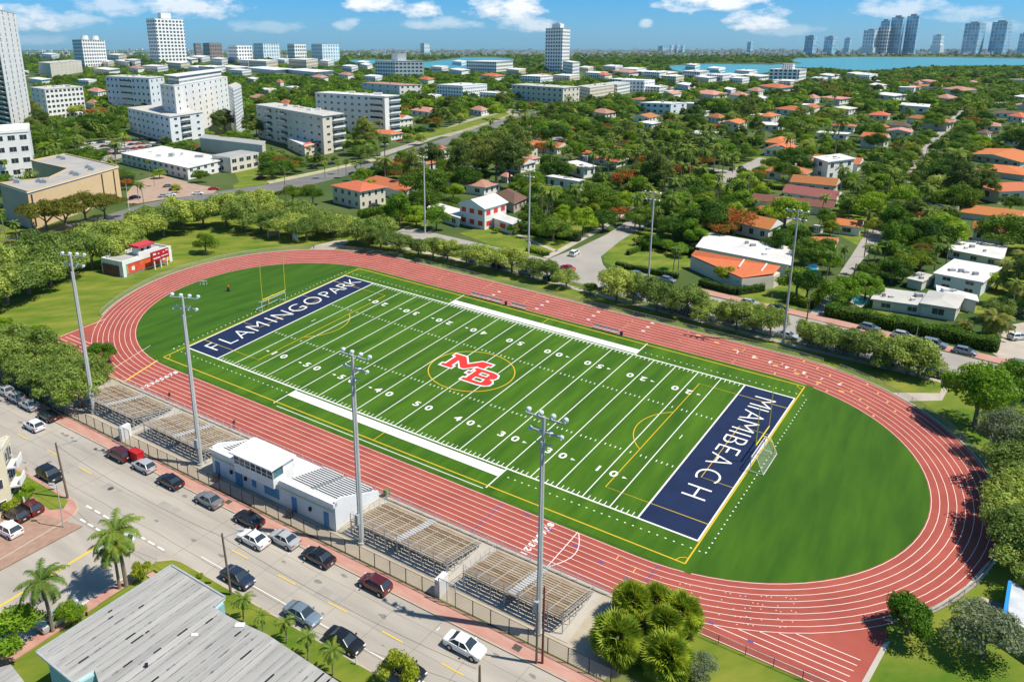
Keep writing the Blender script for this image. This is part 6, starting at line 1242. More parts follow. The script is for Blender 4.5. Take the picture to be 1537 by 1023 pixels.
def palm_crown(name, seed, nf, L, droop, m, wl=.55, stiff=0., old=0):
    g = np.random.default_rng(seed); Q = []; 
    for k in range(nf):
        a = 6.283*k/nf*2.4+g.uniform(-.25, .25); e = g.uniform(-.35, 1.15) if k < nf-old else g.uniform(-1.2, -.7); Lk = L*g.uniform(.8, 1.1); ns = 13; P = []; p = np.array([0., 0, 0]); el = e
        for s in range(ns+1):
            P.append(p.copy()); p = p+np.array([math.cos(a)*math.cos(el), math.sin(a)*math.cos(el), math.sin(el)])*Lk/ns; el -= droop/ns*(1.1 if s > 3 else .6)
        for s in range(1, ns):
            d = P[s+1]-P[s]; d /= np.linalg.norm(d); sd = np.cross(d, [0, 0, 1.]); sd /= np.linalg.norm(sd)+1e-6; up = np.cross(sd, d)
            w = wl*math.sin(math.pi*(s+.8)/(ns+1.2))**.6*L/3.0
            for sg in (-1, 1):
                for q in (0, .5):
                    b0 = P[s]+(P[s+1]-P[s])*q; tip = b0+sd*sg*w+d*w*.55-up*w*g.uniform(.15, .7); e2 = d*Lk/ns*.55
                    Q.append((b0, b0+e2, tip+e2*.15, tip))
        for s in range(ns-1): 
            sd = np.array([-math.sin(a), math.cos(a), 0])*.03; Q.append((P[s]-sd, P[s+1]-sd, P[s+1]+sd, P[s]+sd))
    V = np.array(Q).reshape(-1, 3); n = len(Q)
    me = bpy.data.meshes.new(name); me.vertices.add(4*n); me.vertices.foreach_set('co', V.astype(np.float32).ravel()); me.loops.add(4*n); me.loops.foreach_set('vertex_index', np.arange(4*n, dtype=np.int32)); me.polygons.add(n); me.polygons.foreach_set('loop_start', np.arange(0, 4*n, 4, dtype=np.int32)); me.polygons.foreach_set('loop_total', np.full(n, 4, dtype=np.int32))
    me.materials.append(m); me.update(calc_edges=True); return me
def fan_crown(name, seed, R_, nf, m):
    """a ball of stiff fan leaves, each a spray of narrow blades"""
    g = np.random.default_rng(seed); Q = []
    D = rdirs(nf, g, -.45)
    for d in D:
        c = d*R_*g.uniform(.25, .62); t1 = np.cross(d, g.normal(size=3)); t1 /= np.linalg.norm(t1); t2 = np.cross(d, t1); Rb = R_*g.uniform(.35, .5)
        for k in range(15):
            th = -1.35+2.7*k/14; dr = d*math.cos(th)*.9+t1*math.sin(th)+t2*g.uniform(-.12, .12); dr = dr-np.array([0, 0, .28+.2*abs(math.sin(th))]); dr /= np.linalg.norm(dr); w = np.cross(dr, t2)*.055*R_/2.5
            tip = c+dr*Rb*(1-.15*abs(th)); mid = c+dr*Rb*.5; Q.append((c, mid+w*1.3, tip, mid-w*1.3))
    V = np.array(Q).reshape(-1, 3); n = len(Q); me = bpy.data.meshes.new(name); me.vertices.add(4*n); me.vertices.foreach_set('co', V.astype(np.float32).ravel()); me.loops.add(4*n); me.loops.foreach_set('vertex_index', np.arange(4*n, dtype=np.int32)); me.polygons.add(n); me.polygons.foreach_set('loop_start', np.arange(0, 4*n, 4, dtype=np.int32)); me.polygons.foreach_set('loop_total', np.full(n, 4, dtype=np.int32))
    me.materials.append(m); me.update(calc_edges=True); return me
def palm_trunk(h, r, seed):
    g = random.Random(seed); b = MB(); bx, by = g.uniform(-.6, .6), g.uniform(-.6, .6); P = [(bx*(k/6)**2, by*(k/6)**2, h*k/6) for k in range(7)]
    for k in range(6): b.tube(P[k], P[k+1], r*(1.25-.08*k), r*(1.17-.08*k), 7, caps=False)
    return b.mesh('trunk', BARKP), P[-1]
# prototypes (crown mesh, trunk mesh, crown radius, look)
PR = {}
def proto(key, crowns, trunks, cz=0): PR[key] = (crowns, trunks)
proto('olive', [crown('crown', 10+i, 4.0, 2.6, 3.5, 28, 8500, .29, L_OLIVE, rb=.33) for i in range(3)], [trunk('trunk', i, 5, .22, 2.8) for i in range(2)])
proto('green', [crown('crown', 20+i, 4.0, 3.1, 3.9, 24, 7500, .32, L_GREEN) for i in range(3)], [trunk('trunk', 5+i, 5.5, .25, 2.6) for i in range(2)])
proto('dark', [crown('crown', 30+i, 4.9, 3.4, 4.1, 26, 8500, .33, L_DARK) for i in range(3)], [trunk('trunk', 9+i, 6, .3, 3) for i in range(2)])
proto('lime', [crown('crown', 40+i, 2.8, 2.2, 2.7, 16, 4200, .27, L_LIME) for i in range(2)], [trunk('trunk', 12, 4, .15, 1.8)])
proto('orange', [crown('crown', 50+i, 4.9, 2.2, 4.6, 26, 5600, .32, L_ORG, 'flat', .27) for i in range(2)], [trunk('trunk', 14, 6, .3, 3.6)])
proto('silver', [crown('crown', 60, 3.4, 2.6, 3.2, 26, 7000, .22, L_SILV)], [trunk('trunk', 16, 4.5, .2, 2.4)])
proto('feathery', [crown('crown', 70+i, 4.6, 6.4, 7.6, 60, 12000, .34, L_FEATH, 'round', .3) for i in range(2)], [trunk('trunk', 18, 15, .3, 1.4)])
proto('umbrella', [crown('crown', 80+i, 5.8, 2.1, 5.0, 34, 8500, .29, leafmat('layered_leaves', (.11, .12, .012), (.2, .2, .02), .7), 'flat', .25) for i in range(2)], [trunk('trunk', 19, 7, .25, 4.2)])
PALMS = []
for i in range(5):
    tm, tp = palm_trunk((8, 10, 12, 6.5, 9)[i], .17, i); cm_ = palm_crown('crown', 100+i, 32, 2.9, 1.6, L_PALM, .5, old=3); cm_.transform(Matrix.Translation(tp)); PALMS.append((cm_, tm))
DATE = palm_crown('crown', 120, 46, 4.6, 1.7, leafmat('date_leaves', (.1, .15, .02), (.28, .26, .04), .5, .1), .5, old=6); SMALLP = palm_crown('crown', 121, 12, 1.5, 1.3, L_PALM)
SAB = [fan_crown('crown', 130+i, 2.4, 400, L_SABAL) for i in range(3)]
CNT = {'tree': 0, 'palm_tree': 0}
LOOK = {'olive': 'olive green row tree', 'green': 'mid green leafy tree', 'dark': 'dark green broad tree', 'lime': 'yellow green small tree', 'orange': 'orange flowering tree', 'silver': 'silvery green tree', 'feathery': 'tall feathery pine like tree', 'umbrella': 'layered flat topped tree'}
rt = random.Random(77)
def tree(kind, x, y, s=1., label=None, group=None, sz=None, z=0.):
    cr, tr = PR[kind]; t = thing('tree', label or '', 'tree', (x, y, z), rt.uniform(0, 6.28), group or 'broad leaved trees'); t.scale = (s*rt.uniform(.85, 1.2), s*rt.uniform(.85, 1.2), sz or s*rt.uniform(.8, 1.2))
    place('crown', rt.choice(cr), t); place('trunk', rt.choice(tr), t)
    if not label: auto(t, LOOK[kind], x, y)
    CNT['tree'] += 1; return t
def palm(x, y, s=1., label=None, k=None, group='palms'):
    k = rt.randrange(len(PALMS)) if k is None else k; t = thing('palm_tree', label or '', 'palm', (x, y, 0), rt.uniform(0, 6.28), group); t.scale = (s, s, s); place('crown', PALMS[k][0], t); place('trunk', PALMS[k][1], t)
    if not label: auto(t, 'coconut palm with pale trunk', x, y)
    CNT['palm_tree'] += 1; return t
def ptree(kind, u, v, s=1., label=None, **k): x, y = G(u, v); return tree(kind, x, y, s, label, **k)
land('park entrance path', *G(495, 370)); land('track chute by the lawn', *G(110, 503)); land('track bend under the shady trees', *G(1470, 760)); land('brick parking lot', *G(262, 285)); land('busy parking lot', *G(180, 225)); land('avenue palms', *G(520, 275)); land('far palm street bend', *G(1105, 262)); land('leaning alley pole', *G(1374, 300)); land('alley end by the bay woods', *G(1490, 130)); land('plaza', *G(820, 190)); land('long hedge', *G(1400, 500)); land('edge of the near street fence', *G(30, 570))
# rows that frame the park
for u, v, s in [(-20, 470, 1.3), (12, 455, 1.35), (44, 442, 1.3), (76, 428, 1.35), (108, 416, 1.25), (140, 404, 1.25), (168, 398, 1.15), (-10, 436, 1.25), (30, 422, 1.25), (70, 406, 1.25), (112, 392, 1.2), (150, 380, 1.15), (184, 372, 1.1), (215, 364, 1.15), (246, 356, 1.2), (276, 348, 1.25), (306, 341, 1.2), (222, 346, 1.0), (258, 338, 1.1), (292, 329, 1.1), (326, 323, 1.1), (340, 340, 1.2), (366, 344, 1.2), (392, 350, 1.15), (415, 353, 1.15), (360, 318, 1.1), (388, 324, 1.15), (418, 332, 1.15), (450, 338, 1.15), (480, 345, 1.1), (510, 352, 1.1), (438, 356, 1.1), (460, 361, 1.0), (535, 367, 1.05), (552, 370, 1.05), (500, 356, 1.), (575, 362, .9), (200, 384, .9)]:
    ptree('olive', u, v, s*1.3, group='olive trees of the park rows')
for i, (u, v, s) in enumerate([(572, 377, .95), (600, 380, .9), (628, 385, .85), (650, 389, .85), (672, 392, .8), (700, 398, .9), (722, 402, .9), (745, 406, .9), (768, 410, 1.0), (800, 420, .75), (820, 424, .7), (850, 432, .75), (925, 452, 1.05), (950, 456, .9), (985, 466, 1.0), (1008, 470, .95), (1030, 475, .95), (1060, 482, .85), (1105, 495, .95), (1130, 500, .9), (1155, 505, .85), (1212, 521, .75), (1240, 528, .8), (1262, 533, .85), (1286, 540, .9), (1310, 546, .85), (1336, 554, .9), (1362, 561, .95), (1378, 565, .8)]):
    ptree('olive', u, v, s*1.2, f'olive green row tree between track and street, {ordn(i)} along from the park path', group='olive trees of the far street row')
x, y = G(886, 440); t = ptree('dark', 886, 440, .4, 'small dark round shrub tree between the thin trunks at the street mouth')
for i, (u, v, s) in enumerate([(8, 565, 1.15), (38, 578, 1.1), (66, 592, 1.1), (95, 603, 1.15), (122, 612, 1.1), (20, 530, 1.1), (55, 545, 1.1), (90, 562, 1.15), (125, 580, 1.1), (148, 572, .85), (-15, 540, 1.1)]): ptree('olive', u, v, s*.88, f'olive green tree behind the street fence, {ordn(i)} counted from the picture edge', group='olive trees behind the street fence')
ptree('green', 60, 510, .5); ptree('green', 5, 500, .5); ptree('green', 155, 545, .6)
ptree('dark', 309, 380, .72, 'lone dark green tree on the lawn beside the field house')
for i, (u, v, k, s) in enumerate([(1462, 640, 'green', 1.25), (1535, 600, 'green', 1.0), (1505, 690, 'silver', 1.15), (1535, 655, 'olive', 1.0), (1530, 740, 'olive', 1.15), (1518, 760, 'olive', .95), (1524, 805, 'olive', .95), (1540, 790, 'olive', 1.1), (1527, 850, 'olive', .9), (1545, 850, 'olive', 1.1), (1550, 700, 'olive', 1.1), (1548, 890, 'olive', .9)]):
    ptree(k, u, v, s, f'{ {"green": "bright green", "silver": "silvery", "olive": "olive green"}[k]} shade tree beyond the beach side bend, {ordn(i)} along the bend', group='shade trees round the bend')
ptree('green', 1362, 952, .62, 'dark green tree at the corner of the track chute by the white wall'); ptree('silver', 1474, 985, .95, 'silvery grey tree on the lawn by the bottom right corner')
# fan palms by the last bleacher
for i, (u, v, z, s, lb) in enumerate([(925, 985, 2.2, 1.15, 'round fan palm closest to the last bleacher gate, front one of the clump'), (948, 930, 2.4, .95, 'round fan palm touching the track railing, topmost of the clump'), (1000, 1010, 1.9, 1.1, 'round fan palm at the bottom of the clump'), (1020, 945, 2.2, 1.0, 'round fan palm farthest out toward the chute lawn'), (985, 925, 2.0, .85, 'small round fan palm in the middle of the clump'), (1000, 965, 2.2, .9, 'round fan palm hidden at the heart of the clump')]):
    x, y = G(u, v); t = thing('fan_palm', lb, 'palm', (x, y, 0), i, 'round fan palms'); o = place('crown', SAB[i % 3], t, (0, 0, z*1.0), i, s*1.13); b = MB(); b.tube((0, 0, 0), (0, 0, z), .28, .22, 8); place('trunk', b.mesh('trunk', BARKP), t)
for u, v, s, lb in ((1050, 1015, .45, 'grey green bush at the edge of the fan palm clump'),): ptree('silver', u, v, s, lb)
# near palms and verge palms
for u, v, k, s, lb in ((190, 880, 3, 1.2, 'tall palm at the side street corner hiding the turning car'), (180, 884, 3, .95, 'lower palm leaning beside the tall corner palm'), (80, 948, 3, 1.05, 'palm on the side street verge above the big green shrub'), (366, 934, 3, .48, 'small verge palm first past the charcoal sedan'), (395, 950, 3, .36, 'tiny verge palm between the first and the steel grey sedan'), (431, 966, 3, .42, 'small verge palm beside the steel grey sedan'), (463, 992, 3, .46, 'small verge palm second before the bottom edge'), (500, 1014, 3, .52, 'small verge palm beside the dark blue black sedan')):
    x, y = G(u, v); palm(x, y, s, lb, k, 'verge palms')
for u, v, k, s, lb in ((14, 985, 'green', .8, 'big bright green shrub tree in the bottom left corner'), (215, 868, 'lime', .42, 'leafy bush between the corner palm and the roof'), (600, 1030, 'lime', .62, 'yellow green shrub covering the last parked car'), (37, 755, 'green', .42, 'round green bush beside the balcony apartments'), (14, 770, 'lime', .4, 'yellow green bush under the green balconies'), (108, 935, 'green', .35, 'low bush under the side street palm'), (300, 868, 'lime', .14, 'tiny clipped plant on the corner grass')): ptree(k, u, v, s, lb)
# date palms at the right edge
x, y = G(1492, 492)
for i, (u, v, h_, s) in enumerate(((1490, 505, 4.2, 1.0), (1530, 470, 5.5, 1.0), (1520, 440, 5.0, .9), (1445, 492, 1.0, .5), (1535, 410, 5, .9), (1508, 420, 4, .8))):
    x, y = G(u, v); t = thing('date_palm', ['broad date palm with yellow hanging fronds at the end of the hedge', 'broad date palm cut by the picture edge above the driveway', 'date palm behind the two front ones at the picture edge', 'short fan shaped palm against the grey hedge house', 'date palm by the white roofs at the picture edge, rear one', 'date palm crown overlapping the large white flat roof'][i], 'palm', (x, y, 0), i, 'date palms'); place('crown', DATE, t, (0, 0, h_), 0, s); b = MB(); b.tube((0, 0, 0), (0, 0, h_), .35, .28, 8); place('trunk', b.mesh('trunk', BARKP), t)
# umbrella trees before the beige block, avenue palms, casuarinas
for u, v, s, lb in ((72, 352, 1.35, 'first layered flat topped tree before the beige block'), (100, 347, 1.45, 'second layered flat topped tree before the beige block'), (130, 338, 1.45, 'third layered flat topped tree before the beige block'), (158, 330, 1.3, 'fourth layered flat topped tree before the beige block')): ptree('umbrella', u, v, s, lb)
for u, v, s in ((10, 362, .9), (28, 365, .9), (50, 352, .8), (2, 352, .9), (30, 262, .8), (10, 270, .8), (22, 258, .7), (216, 307, .9), (208, 300, .8), (232, 280, .6), (488, 268, .95), (520, 268, .95), (536, 272, .9), (541, 262, .8), (320, 258, .9), (225, 262, .6), (270, 252, .6), (508, 262, .8), (545, 208, 1.4), (560, 207, 1.2), (572, 210, 1.1), (535, 216, 1.1), (850, 250, .9), (768, 192, 1.2), (796, 190, .9), (330, 205, .8), (60, 205, 1.4), (75, 212, 1.2), (115, 195, 1.4), (155, 190, 1.2)): x, y = G(u, v); palm(x, y, s*.92)
for u, v, s in ((338, 200, 1.5), (330, 204, 1.2), (375, 205, 1.3), (386, 208, 1.1), (62, 206, 1.4), (52, 210, 1.3), (625, 290, 1.35), (648, 262, 1.3), (700, 250, 1.3), (745, 278, 1.6), (765, 285, 1.7), (690, 285, 1.3), (780, 262, 1.4), (716, 268, 1.4)): ptree('feathery', u, v, s)
for u, v, s in ((590, 262, 1.1), (604, 256, 1.0), (815, 240, 1.3), (975, 262, 1.3), (990, 268, 1.1), (1010, 272, 1.0), (930, 330, .8), (610, 175, 1.2), (915, 205, 1.0), (1355, 240, .8)): ptree('orange', u, v, s)
# the tall palm avenue
for i in range(34):
    u = rt.uniform(880, 1110); v = rt.uniform(232, 296); x, y = G(u, v); palm(x, y, rt.uniform(1.1, 1.5))
for u, v, s in ((953, 340, 1.25), (962, 332, 1.1), (1002, 275, 1.3), (1020, 285, 1.4), (1034, 282, 1.5), (1045, 285, 1.4), (1052, 275, 1.5), (1080, 250, 1.3), (880, 300, 1.1), (1010, 412, .8), (1018, 405, .7), (1296, 278, 1.2), (1330, 300, 1.3), (1345, 305, 1.2), (1315, 275, 1.1), (1230, 340, .9), (1178, 245, 1.1), (1185, 235, 1.2), (1240, 215, 1.2), (1250, 212, 1.2), (1405, 385, .9), (1420, 395, .8), (1240, 420, .8), (1075, 330, 1.1), (1130, 330, .8), (905, 292, 1.), (1060, 340, .9)): x, y = G(u, v); palm(x, y, s)
# hedges
def hedge(pts, w, h, label, m=None, ls=.22, dens=26):
    g = np.random.default_rng(len(pts)+int(pts[0][0])); P = [G(*p) for p in pts]; C = []
    b = MB()
    for a, c in zip(P[:-1], P[1:]):
        L = math.dist(a, c); d = np.array([(c[0]-a[0])/L, (c[1]-a[1])/L]); nv = np.array([-d[1], d[0]]); n = int(L*(w+2*h)*dens); s = g.uniform(0, L, n); q = g.uniform(-(w/2+h), w/2+h, n)
        off = np.clip(q, -w/2, w/2)+g.normal(size=n)*.08; z = h-np.maximum(0, np.abs(q)-w/2)+g.normal(size=n)*.1
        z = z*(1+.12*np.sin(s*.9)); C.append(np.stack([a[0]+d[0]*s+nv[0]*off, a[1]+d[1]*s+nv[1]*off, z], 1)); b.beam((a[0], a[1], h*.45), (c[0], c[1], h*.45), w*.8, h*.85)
    C = np.concatenate(C); n = len(C); nn = rdirs(n, g, -1)[:n]; A = np.cross(nn, g.normal(size=(n, 3))); A /= np.linalg.norm(A, axis=1)[:, None]; B = np.cross(nn, A); s = ls*g.uniform(.6, 1.3, n)[:, None]
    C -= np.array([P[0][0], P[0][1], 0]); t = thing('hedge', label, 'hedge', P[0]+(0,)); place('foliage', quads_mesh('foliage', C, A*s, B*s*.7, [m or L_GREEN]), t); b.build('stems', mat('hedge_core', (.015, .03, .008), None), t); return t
hedge([(1238, 472), (1290, 482), (1350, 495), (1420, 509), (1498, 527)], 3.2, 2.6, 'long thick green hedge along the far sidewalk before the grey roofed houses', None, .3, 22)
hedge([(924, 400), (985, 412), (1018, 418)], 1.4, 1.5, 'clipped dark hedge round the corner lawn, street side', L_DARK); hedge([(942, 383), (972, 371)], 1.3, 1.4, 'short clipped hedge inside the corner lawn'); hedge([(958, 366), (1052, 386)], 2.2, 2.6, 'tall dark hedge at the back of the corner lawn', L_DARK)
hedge([(1050, 428), (1105, 442), (1145, 436)], 1.8, 1.8, 'dark hedge below the orange tiled front', L_DARK); hedge([(1180, 452), (1215, 462), (1230, 448)], 2.0, 2.2, 'green hedge wrapping the corner by the alley')
hedge([(800, 352), (870, 362)], 3, 3, 'broad dark hedge at the foot of the garden trees', L_DARK); hedge([(792, 376), (822, 384)], 2, 1.2, 'low hedge beside the white garden path')
hedge([(1147, 283), (1225, 290)], 2, 2, 'dark hedge behind the upper maroon roof', L_DARK); hedge([(600, 322), (640, 330)], 2, 1.5, 'low hedge beside the drive of the hipped house'); hedge([(603, 196), (625, 202)], 5, 3, 'curved light hedge at the corner balcony slab'); hedge([(438, 208), (520, 200)], 4, 4, 'hedge between the cream slab and the six storey slab'); hedge([(55, 250), (95, 244)], 8, 4, 'broad light hedge behind the beige courtyard block'); hedge([(130, 258), (190, 280)], 9, 5, 'thick dark hedge beside the beige courtyard block', L_DARK)
hedge([(0, 372), (100, 352), (200, 334), (340, 308), (470, 282)], 2.5, 1.6, 'long low yellowish hedge between the avenue and the park trees', leafmat('hedge_yellow', (.12, .17, .02), (.22, .26, .03), .3), .35, 9)
# big single trees that anchor the middle distance
for u, v, k, s in ((830, 362, 'dark', 1.15), (875, 352, 'green', 1.05), (905, 345, 'dark', 1.1), (655, 345, 'green', 1.1), (625, 340, 'green', 1.15), (800, 345, 'dark', 1.0), (640, 318, 'dark', 1.2), (680, 300, 'green', 1.2), (700, 288, 'dark', 1.2), (1185, 255, 'dark', 1.35), (1200, 262, 'dark', 1.2), (1272, 280, 'green', 1.1), (1320, 292, 'green', 1.1), (1422, 320, 'dark', 1.35), (1440, 322, 'dark', 1.3), (1400, 315, 'dark', 1.2), (1305, 432, 'dark', .0), (1298, 450, 'green', .95), (1248, 462, 'green', 1.0), (1195, 445, 'green', 1.0), (1210, 452, 'dark', .9), (1355, 420, 'lime', 1.2), (1380, 412, 'lime', 1.2), (1335, 395, 'green', 1.1), (1345, 380, 'green', 1.1), (1375, 378, 'dark', 1.1), (1400, 372, 'dark', 1.1), (1430, 375, 'green', 1.), (1280, 318, 'green', 1.1), (1310, 322, 'green', 1.1), (1300, 305, 'dark', .9), (1170, 385, 'dark', .9), (1210, 400, 'dark', 1.0), (1195, 365, 'green', .9), (1235, 395, 'green', .95), (1245, 355, 'lime', 1.2), (1310, 350, 'lime', .9), (960, 300, 'green', 1.2), (990, 335, 'dark', 1.15), (1020, 330, 'green', 1.2), (1045, 345, 'dark', 1.1), (1075, 350, 'green', 1.1), (1100, 345, 'green', .9), (960, 345, 'dark', 1.1), (1010, 360, 'dark', 1.0), (1085, 425, 'lime', .9), (1110, 432, 'lime', .8), (975, 375, 'green', .6), (1000, 378, 'green', .6), (1020, 385, 'green', .6), (955, 368, 'lime', .5), (940, 318, 'green', 1.1), (545, 305, 'green', .6), (440, 305, 'dark', .9), (470, 308, 'dark', .9), (410, 268, 'dark', 1.2), (425, 262, 'green', 1.2), (400, 250, 'dark', 1.0), (605, 248, 'green', 1.0), (560, 288, 'lime', .9), (568, 258, 'lime', 1.1), (1120, 282, 'lime', .9), (1110, 300, 'green', 1.), (1140, 300, 'green', .8), (1090, 318, 'green', 1.), (265, 290, 'lime', .8), (240, 268, 'green', .7), (770, 352, 'green', .4), (745, 350, 'green', .3), (1515, 318, 'dark', .9), (1480, 262, 'dark', .8), (1345, 345, 'dark', 1.0), (1495, 435, 'green', .7)):
    if s: ptree(k, u, v, s*1.03)
# everything else between the houses: sampled, the largest as trees of their own, the rest as one wood
EXC = [[np.array(p) for p in w] for w in ROADS]
EB = [(min(p[0] for p in w), max(p[0] for p in w), min(p[1] for p in w), max(p[1] for p in w), w) for w in ROADS]
def free(x, y, m=0.):
    for a, b_, c, d, w in EB:
        if a-m < x < b_+m and c-m < y < d+m and inpoly(x, y, w): return False
    return True
pts = []
ZONES = [([(540, 345), (660, 352), (700, 350), (790, 360), (905, 325), (1060, 380), (1180, 440), (1240, 465), (1340, 475), (1400, 480), (1560, 520), (1560, 112), (1200, 122), (900, 150), (540, 165)], 9500), ([(-10, 205), (-10, 350), (180, 300), (350, 280), (560, 240), (560, 150), (-10, 150)], 3000)]
occ = [(o.location.x, o.location.y) for o, l, x, y in AUTO]
cell = {}
def clash(x, y, r):
    c = int(x//12), int(y//12)
    for i in (-1, 0, 1):
        for j in (-1, 0, 1):
            for q in cell.get((c[0]+i, c[1]+j), ()):
                if (q[0]-x)**2+(q[1]-y)**2 < r*r: return True
    return False
for q in [o.location for o in list(COL.objects) if o.name.startswith(('tree', 'palm_tree'))]: cell.setdefault((int(q[0]//12), int(q[1]//12)), []).append((q[0], q[1]))
def boxed(u, v, s, y):
    top = v-s*7.6*F/y; r = 4.6*s*F/y
    for a, b_, c, d in BOX:
        if a-r*.8 < u < b_+r*.8 and v > c+1 and top < d-(d-c)*.12 and v-d < 60 and rt.random() < (.99 if d-c > 22 else .8): 
            if v >= (c+d)/2: return True
    return False
def covers(u, v): g_ = G(u, v); return not free(g_[0], g_[1])
for zone, n in ZONES:
    us = [p[0] for p in zone]; vs = [p[1] for p in zone]
    for k in range(n*3):
        u = rt.uniform(min(us), max(us)); v = min(vs)+(max(vs)-min(vs))*rt.random()**1.15
        if not inpoly(u, v, zone): continue
        if 770 < u < 900 and 160 < v < 222 and rt.random() < .15: continue
        x, y = G(u, v); s = rt.choice([.7, 1.0, 1.25, 1.5])*rt.uniform(.85, 1.2)
        if not free(x, y) or clash(x, y, 4.1*s+y*.004): continue
        if boxed(u, v, s, y) and (v > 400 or rt.random() < .97): continue
        if 1285 < u < 1500 and 425 < v < 500: continue
        if v > 150 and (covers(u, v-s*3*F/y) or covers(u, v-s*5.5*F/y) or covers(u-3*s*F/y, v-s*4*F/y)) and rt.random() < .93: continue
        cell.setdefault((int(x//12), int(y//12)), []).append((x, y)); r = rt.random()
        kd = 'palm' if r < .22 else 'dark' if r < .56 else 'green' if r < .76 else 'lime' if r < .86 else 'feathery' if r < .89 else 'orange' if r < .93 else 'olive'
        pts.append((y, x, s, kd))
pts.sort(); NT = 292-CNT['tree']; stuffpts = []; nt_ = 0; np_ = 0
for y, x, s, kd in pts:
    if kd == 'palm' and CNT['palm_tree'] < 260: palm(x, y, s*1.15)
    elif kd != 'palm' and nt_ < NT: tree(kd, x, y, s, sz=s*rt.uniform(1.0, 1.35)); nt_ += 1
    else: stuffpts.append((x, y, s*1.05, kd))
# clumps of the far woods, coarser leaves, from the last houses to the horizon
COARSE = {'dark': [crown('wood_crown', 200+i, 6.5, 4.0, 4.5, 9, 420, 1.25, L_DARK, rb=.42) for i in range(3)], 'green': [crown('wood_crown', 210+i, 6.0, 4.0, 4.5, 9, 420, 1.25, L_GREEN, rb=.42) for i in range(3)], 'lime': [crown('wood_crown', 220, 5, 3.4, 4, 8, 300, 1.2, L_LIME, rb=.42)]}
far_ = []
for k in range(26000):
    v = 76.0+(185-76.0)*rt.random()**1.25; u = rt.uniform(-60, 1600); x, y = G(u, v)
    if y > 16000 or not free(x, y, 2): continue
    if v > 128 and u > 560 and rt.random() < .3: continue
    if v > 170: continue
    if v < 86 and rt.random() < .5: continue
    s = rt.uniform(.7, 1.3)*min(1.9, max(1, y*.0006))
    hpx = s*8*F/y
    if v < 114 and (covers(u, v-hpx*.85) or covers(u, v-hpx*.4)): continue
    if any(a-3 < u < b_+3 and v > (c*.5+d*.5) and v-hpx < d-(d-c)*.12 for a, b_, c, d in BOX) and rt.random() < .97: continue
    r = rt.random(); far_.append((x, y, s, 'dark' if r < .5 or (y > 2600 and r < .75) else 'green' if r < .93 else 'lime'))
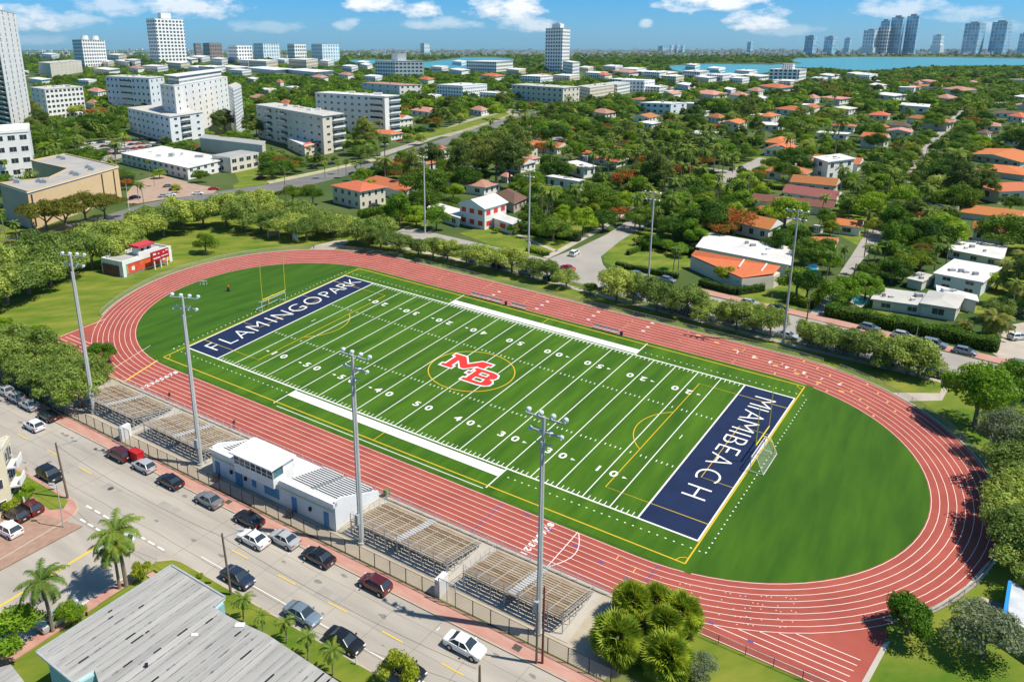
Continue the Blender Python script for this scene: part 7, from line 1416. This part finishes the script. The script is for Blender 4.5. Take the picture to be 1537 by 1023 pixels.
def wood(name, label, P, kinds):
    """one object: points carrying size and turn, each showing one crown of its kind"""
    ng = bpy.data.node_groups.new(name, 'GeometryNodeTree'); ng.interface.new_socket('Geometry', in_out='INPUT', socket_type='NodeSocketGeometry'); ng.interface.new_socket('Geometry', in_out='OUTPUT', socket_type='NodeSocketGeometry')
    gi = ng.nodes.new('NodeGroupInput'); go = ng.nodes.new('NodeGroupOutput'); jn = ng.nodes.new('GeometryNodeJoinGeometry')
    def attr(n, t):
        a = ng.nodes.new('GeometryNodeInputNamedAttribute'); a.data_type = t; a.inputs[0].default_value = n; return a
    for i, me in enumerate(kinds):
        src = bpy.data.objects.new('wood_source', me); 
        oi = ng.nodes.new('GeometryNodeObjectInfo'); oi.inputs['Object'].default_value = src; oi.transform_space = 'ORIGINAL'
        io = ng.nodes.new('GeometryNodeInstanceOnPoints'); ng.links.new(gi.outputs[0], io.inputs['Points']); ng.links.new(oi.outputs['Geometry'], io.inputs['Instance'])
        a = attr('knd', 'INT'); cmp_ = ng.nodes.new('FunctionNodeCompare'); cmp_.data_type = 'INT'; cmp_.operation = 'EQUAL'
        ng.links.new(a.outputs[0], [s for s in cmp_.inputs if s.type == 'INT'][0]); [s for s in cmp_.inputs if s.type == 'INT'][1].default_value = i; ng.links.new(cmp_.outputs[0], io.inputs['Selection'])
        sc_ = attr('siz', 'FLOAT'); ng.links.new(sc_.outputs[0], io.inputs['Scale']); ro = attr('rot', 'FLOAT_VECTOR'); ng.links.new(ro.outputs[0], io.inputs['Rotation']); ng.links.new(io.outputs[0], jn.inputs[0])
    ng.links.new(jn.outputs[0], go.inputs[0])
    me = bpy.data.meshes.new(name); me.from_pydata([(p[0], p[1], 0) for p in P], [], [])
    me.attributes.new('knd', 'INT', 'POINT').data.foreach_set('value', [p[3] for p in P]); me.attributes.new('siz', 'FLOAT', 'POINT').data.foreach_set('value', [p[2] for p in P]); me.attributes.new('rot', 'FLOAT_VECTOR', 'POINT').data.foreach_set('vector', [c for p in P for c in (0, 0, rt.uniform(0, 6.28))])
    o = bpy.data.objects.new(name, me); COL.objects.link(o); md = o.modifiers.new('wood', 'NODES'); md.node_group = ng; return tag(o, label, 'woodland', kind='stuff')
km = []; idx = {}
for kd in ('dark', 'green', 'lime', 'feathery', 'orange', 'olive'):
    idx[kd] = list(range(len(km), len(km)+min(2, len(PR[kd][0])))); km += PR[kd][0][:2]
idx['palm'] = [len(km), len(km)+1]
km += [PALMS[0][0], PALMS[1][0]]
wood('garden_woodland', 'mass of garden trees and palms filling the blocks behind the nearer ones', [(x, y, s, rt.choice(idx[kd])) for x, y, s, kd in stuffpts], km)
km = []; idx = {}
for kd in ('dark', 'green', 'lime'): idx[kd] = list(range(len(km), len(km)+len(COARSE[kd]))); km += COARSE[kd]
wood('far_woodland', 'dark green far woods stretching to the horizon', [(x, y, s, rt.choice(idx[kd])) for x, y, s, kd in far_], km)
print('trees', CNT, 'stuff', len(stuffpts), 'far', len(far_), 'objects', len(COL.objects))
# ================================================================ HAZE
hz_ = MB(); hz_.box(-29900, 29900, -2900, 29900, -1, 640); hm = bpy.data.materials.new('haze'); hm.use_nodes = True; tn = hm.node_tree; tn.nodes.clear(); oo = tn.nodes.new('ShaderNodeOutputMaterial'); vv = tn.nodes.new('ShaderNodeVolumePrincipled'); vv.inputs['Color'].default_value = (.6, .82, 1, 1); vv.inputs['Density'].default_value = HAZE if 'HAZE' in globals() else 1.6e-5; vv.inputs['Anisotropy'].default_value = .2; tn.links.new(vv.outputs[0], oo.inputs['Volume'])
tag(hz_.build('haze', hm), 'thin blue haze lying over the whole city', 'haze', kind='stuff')
finish_labels()
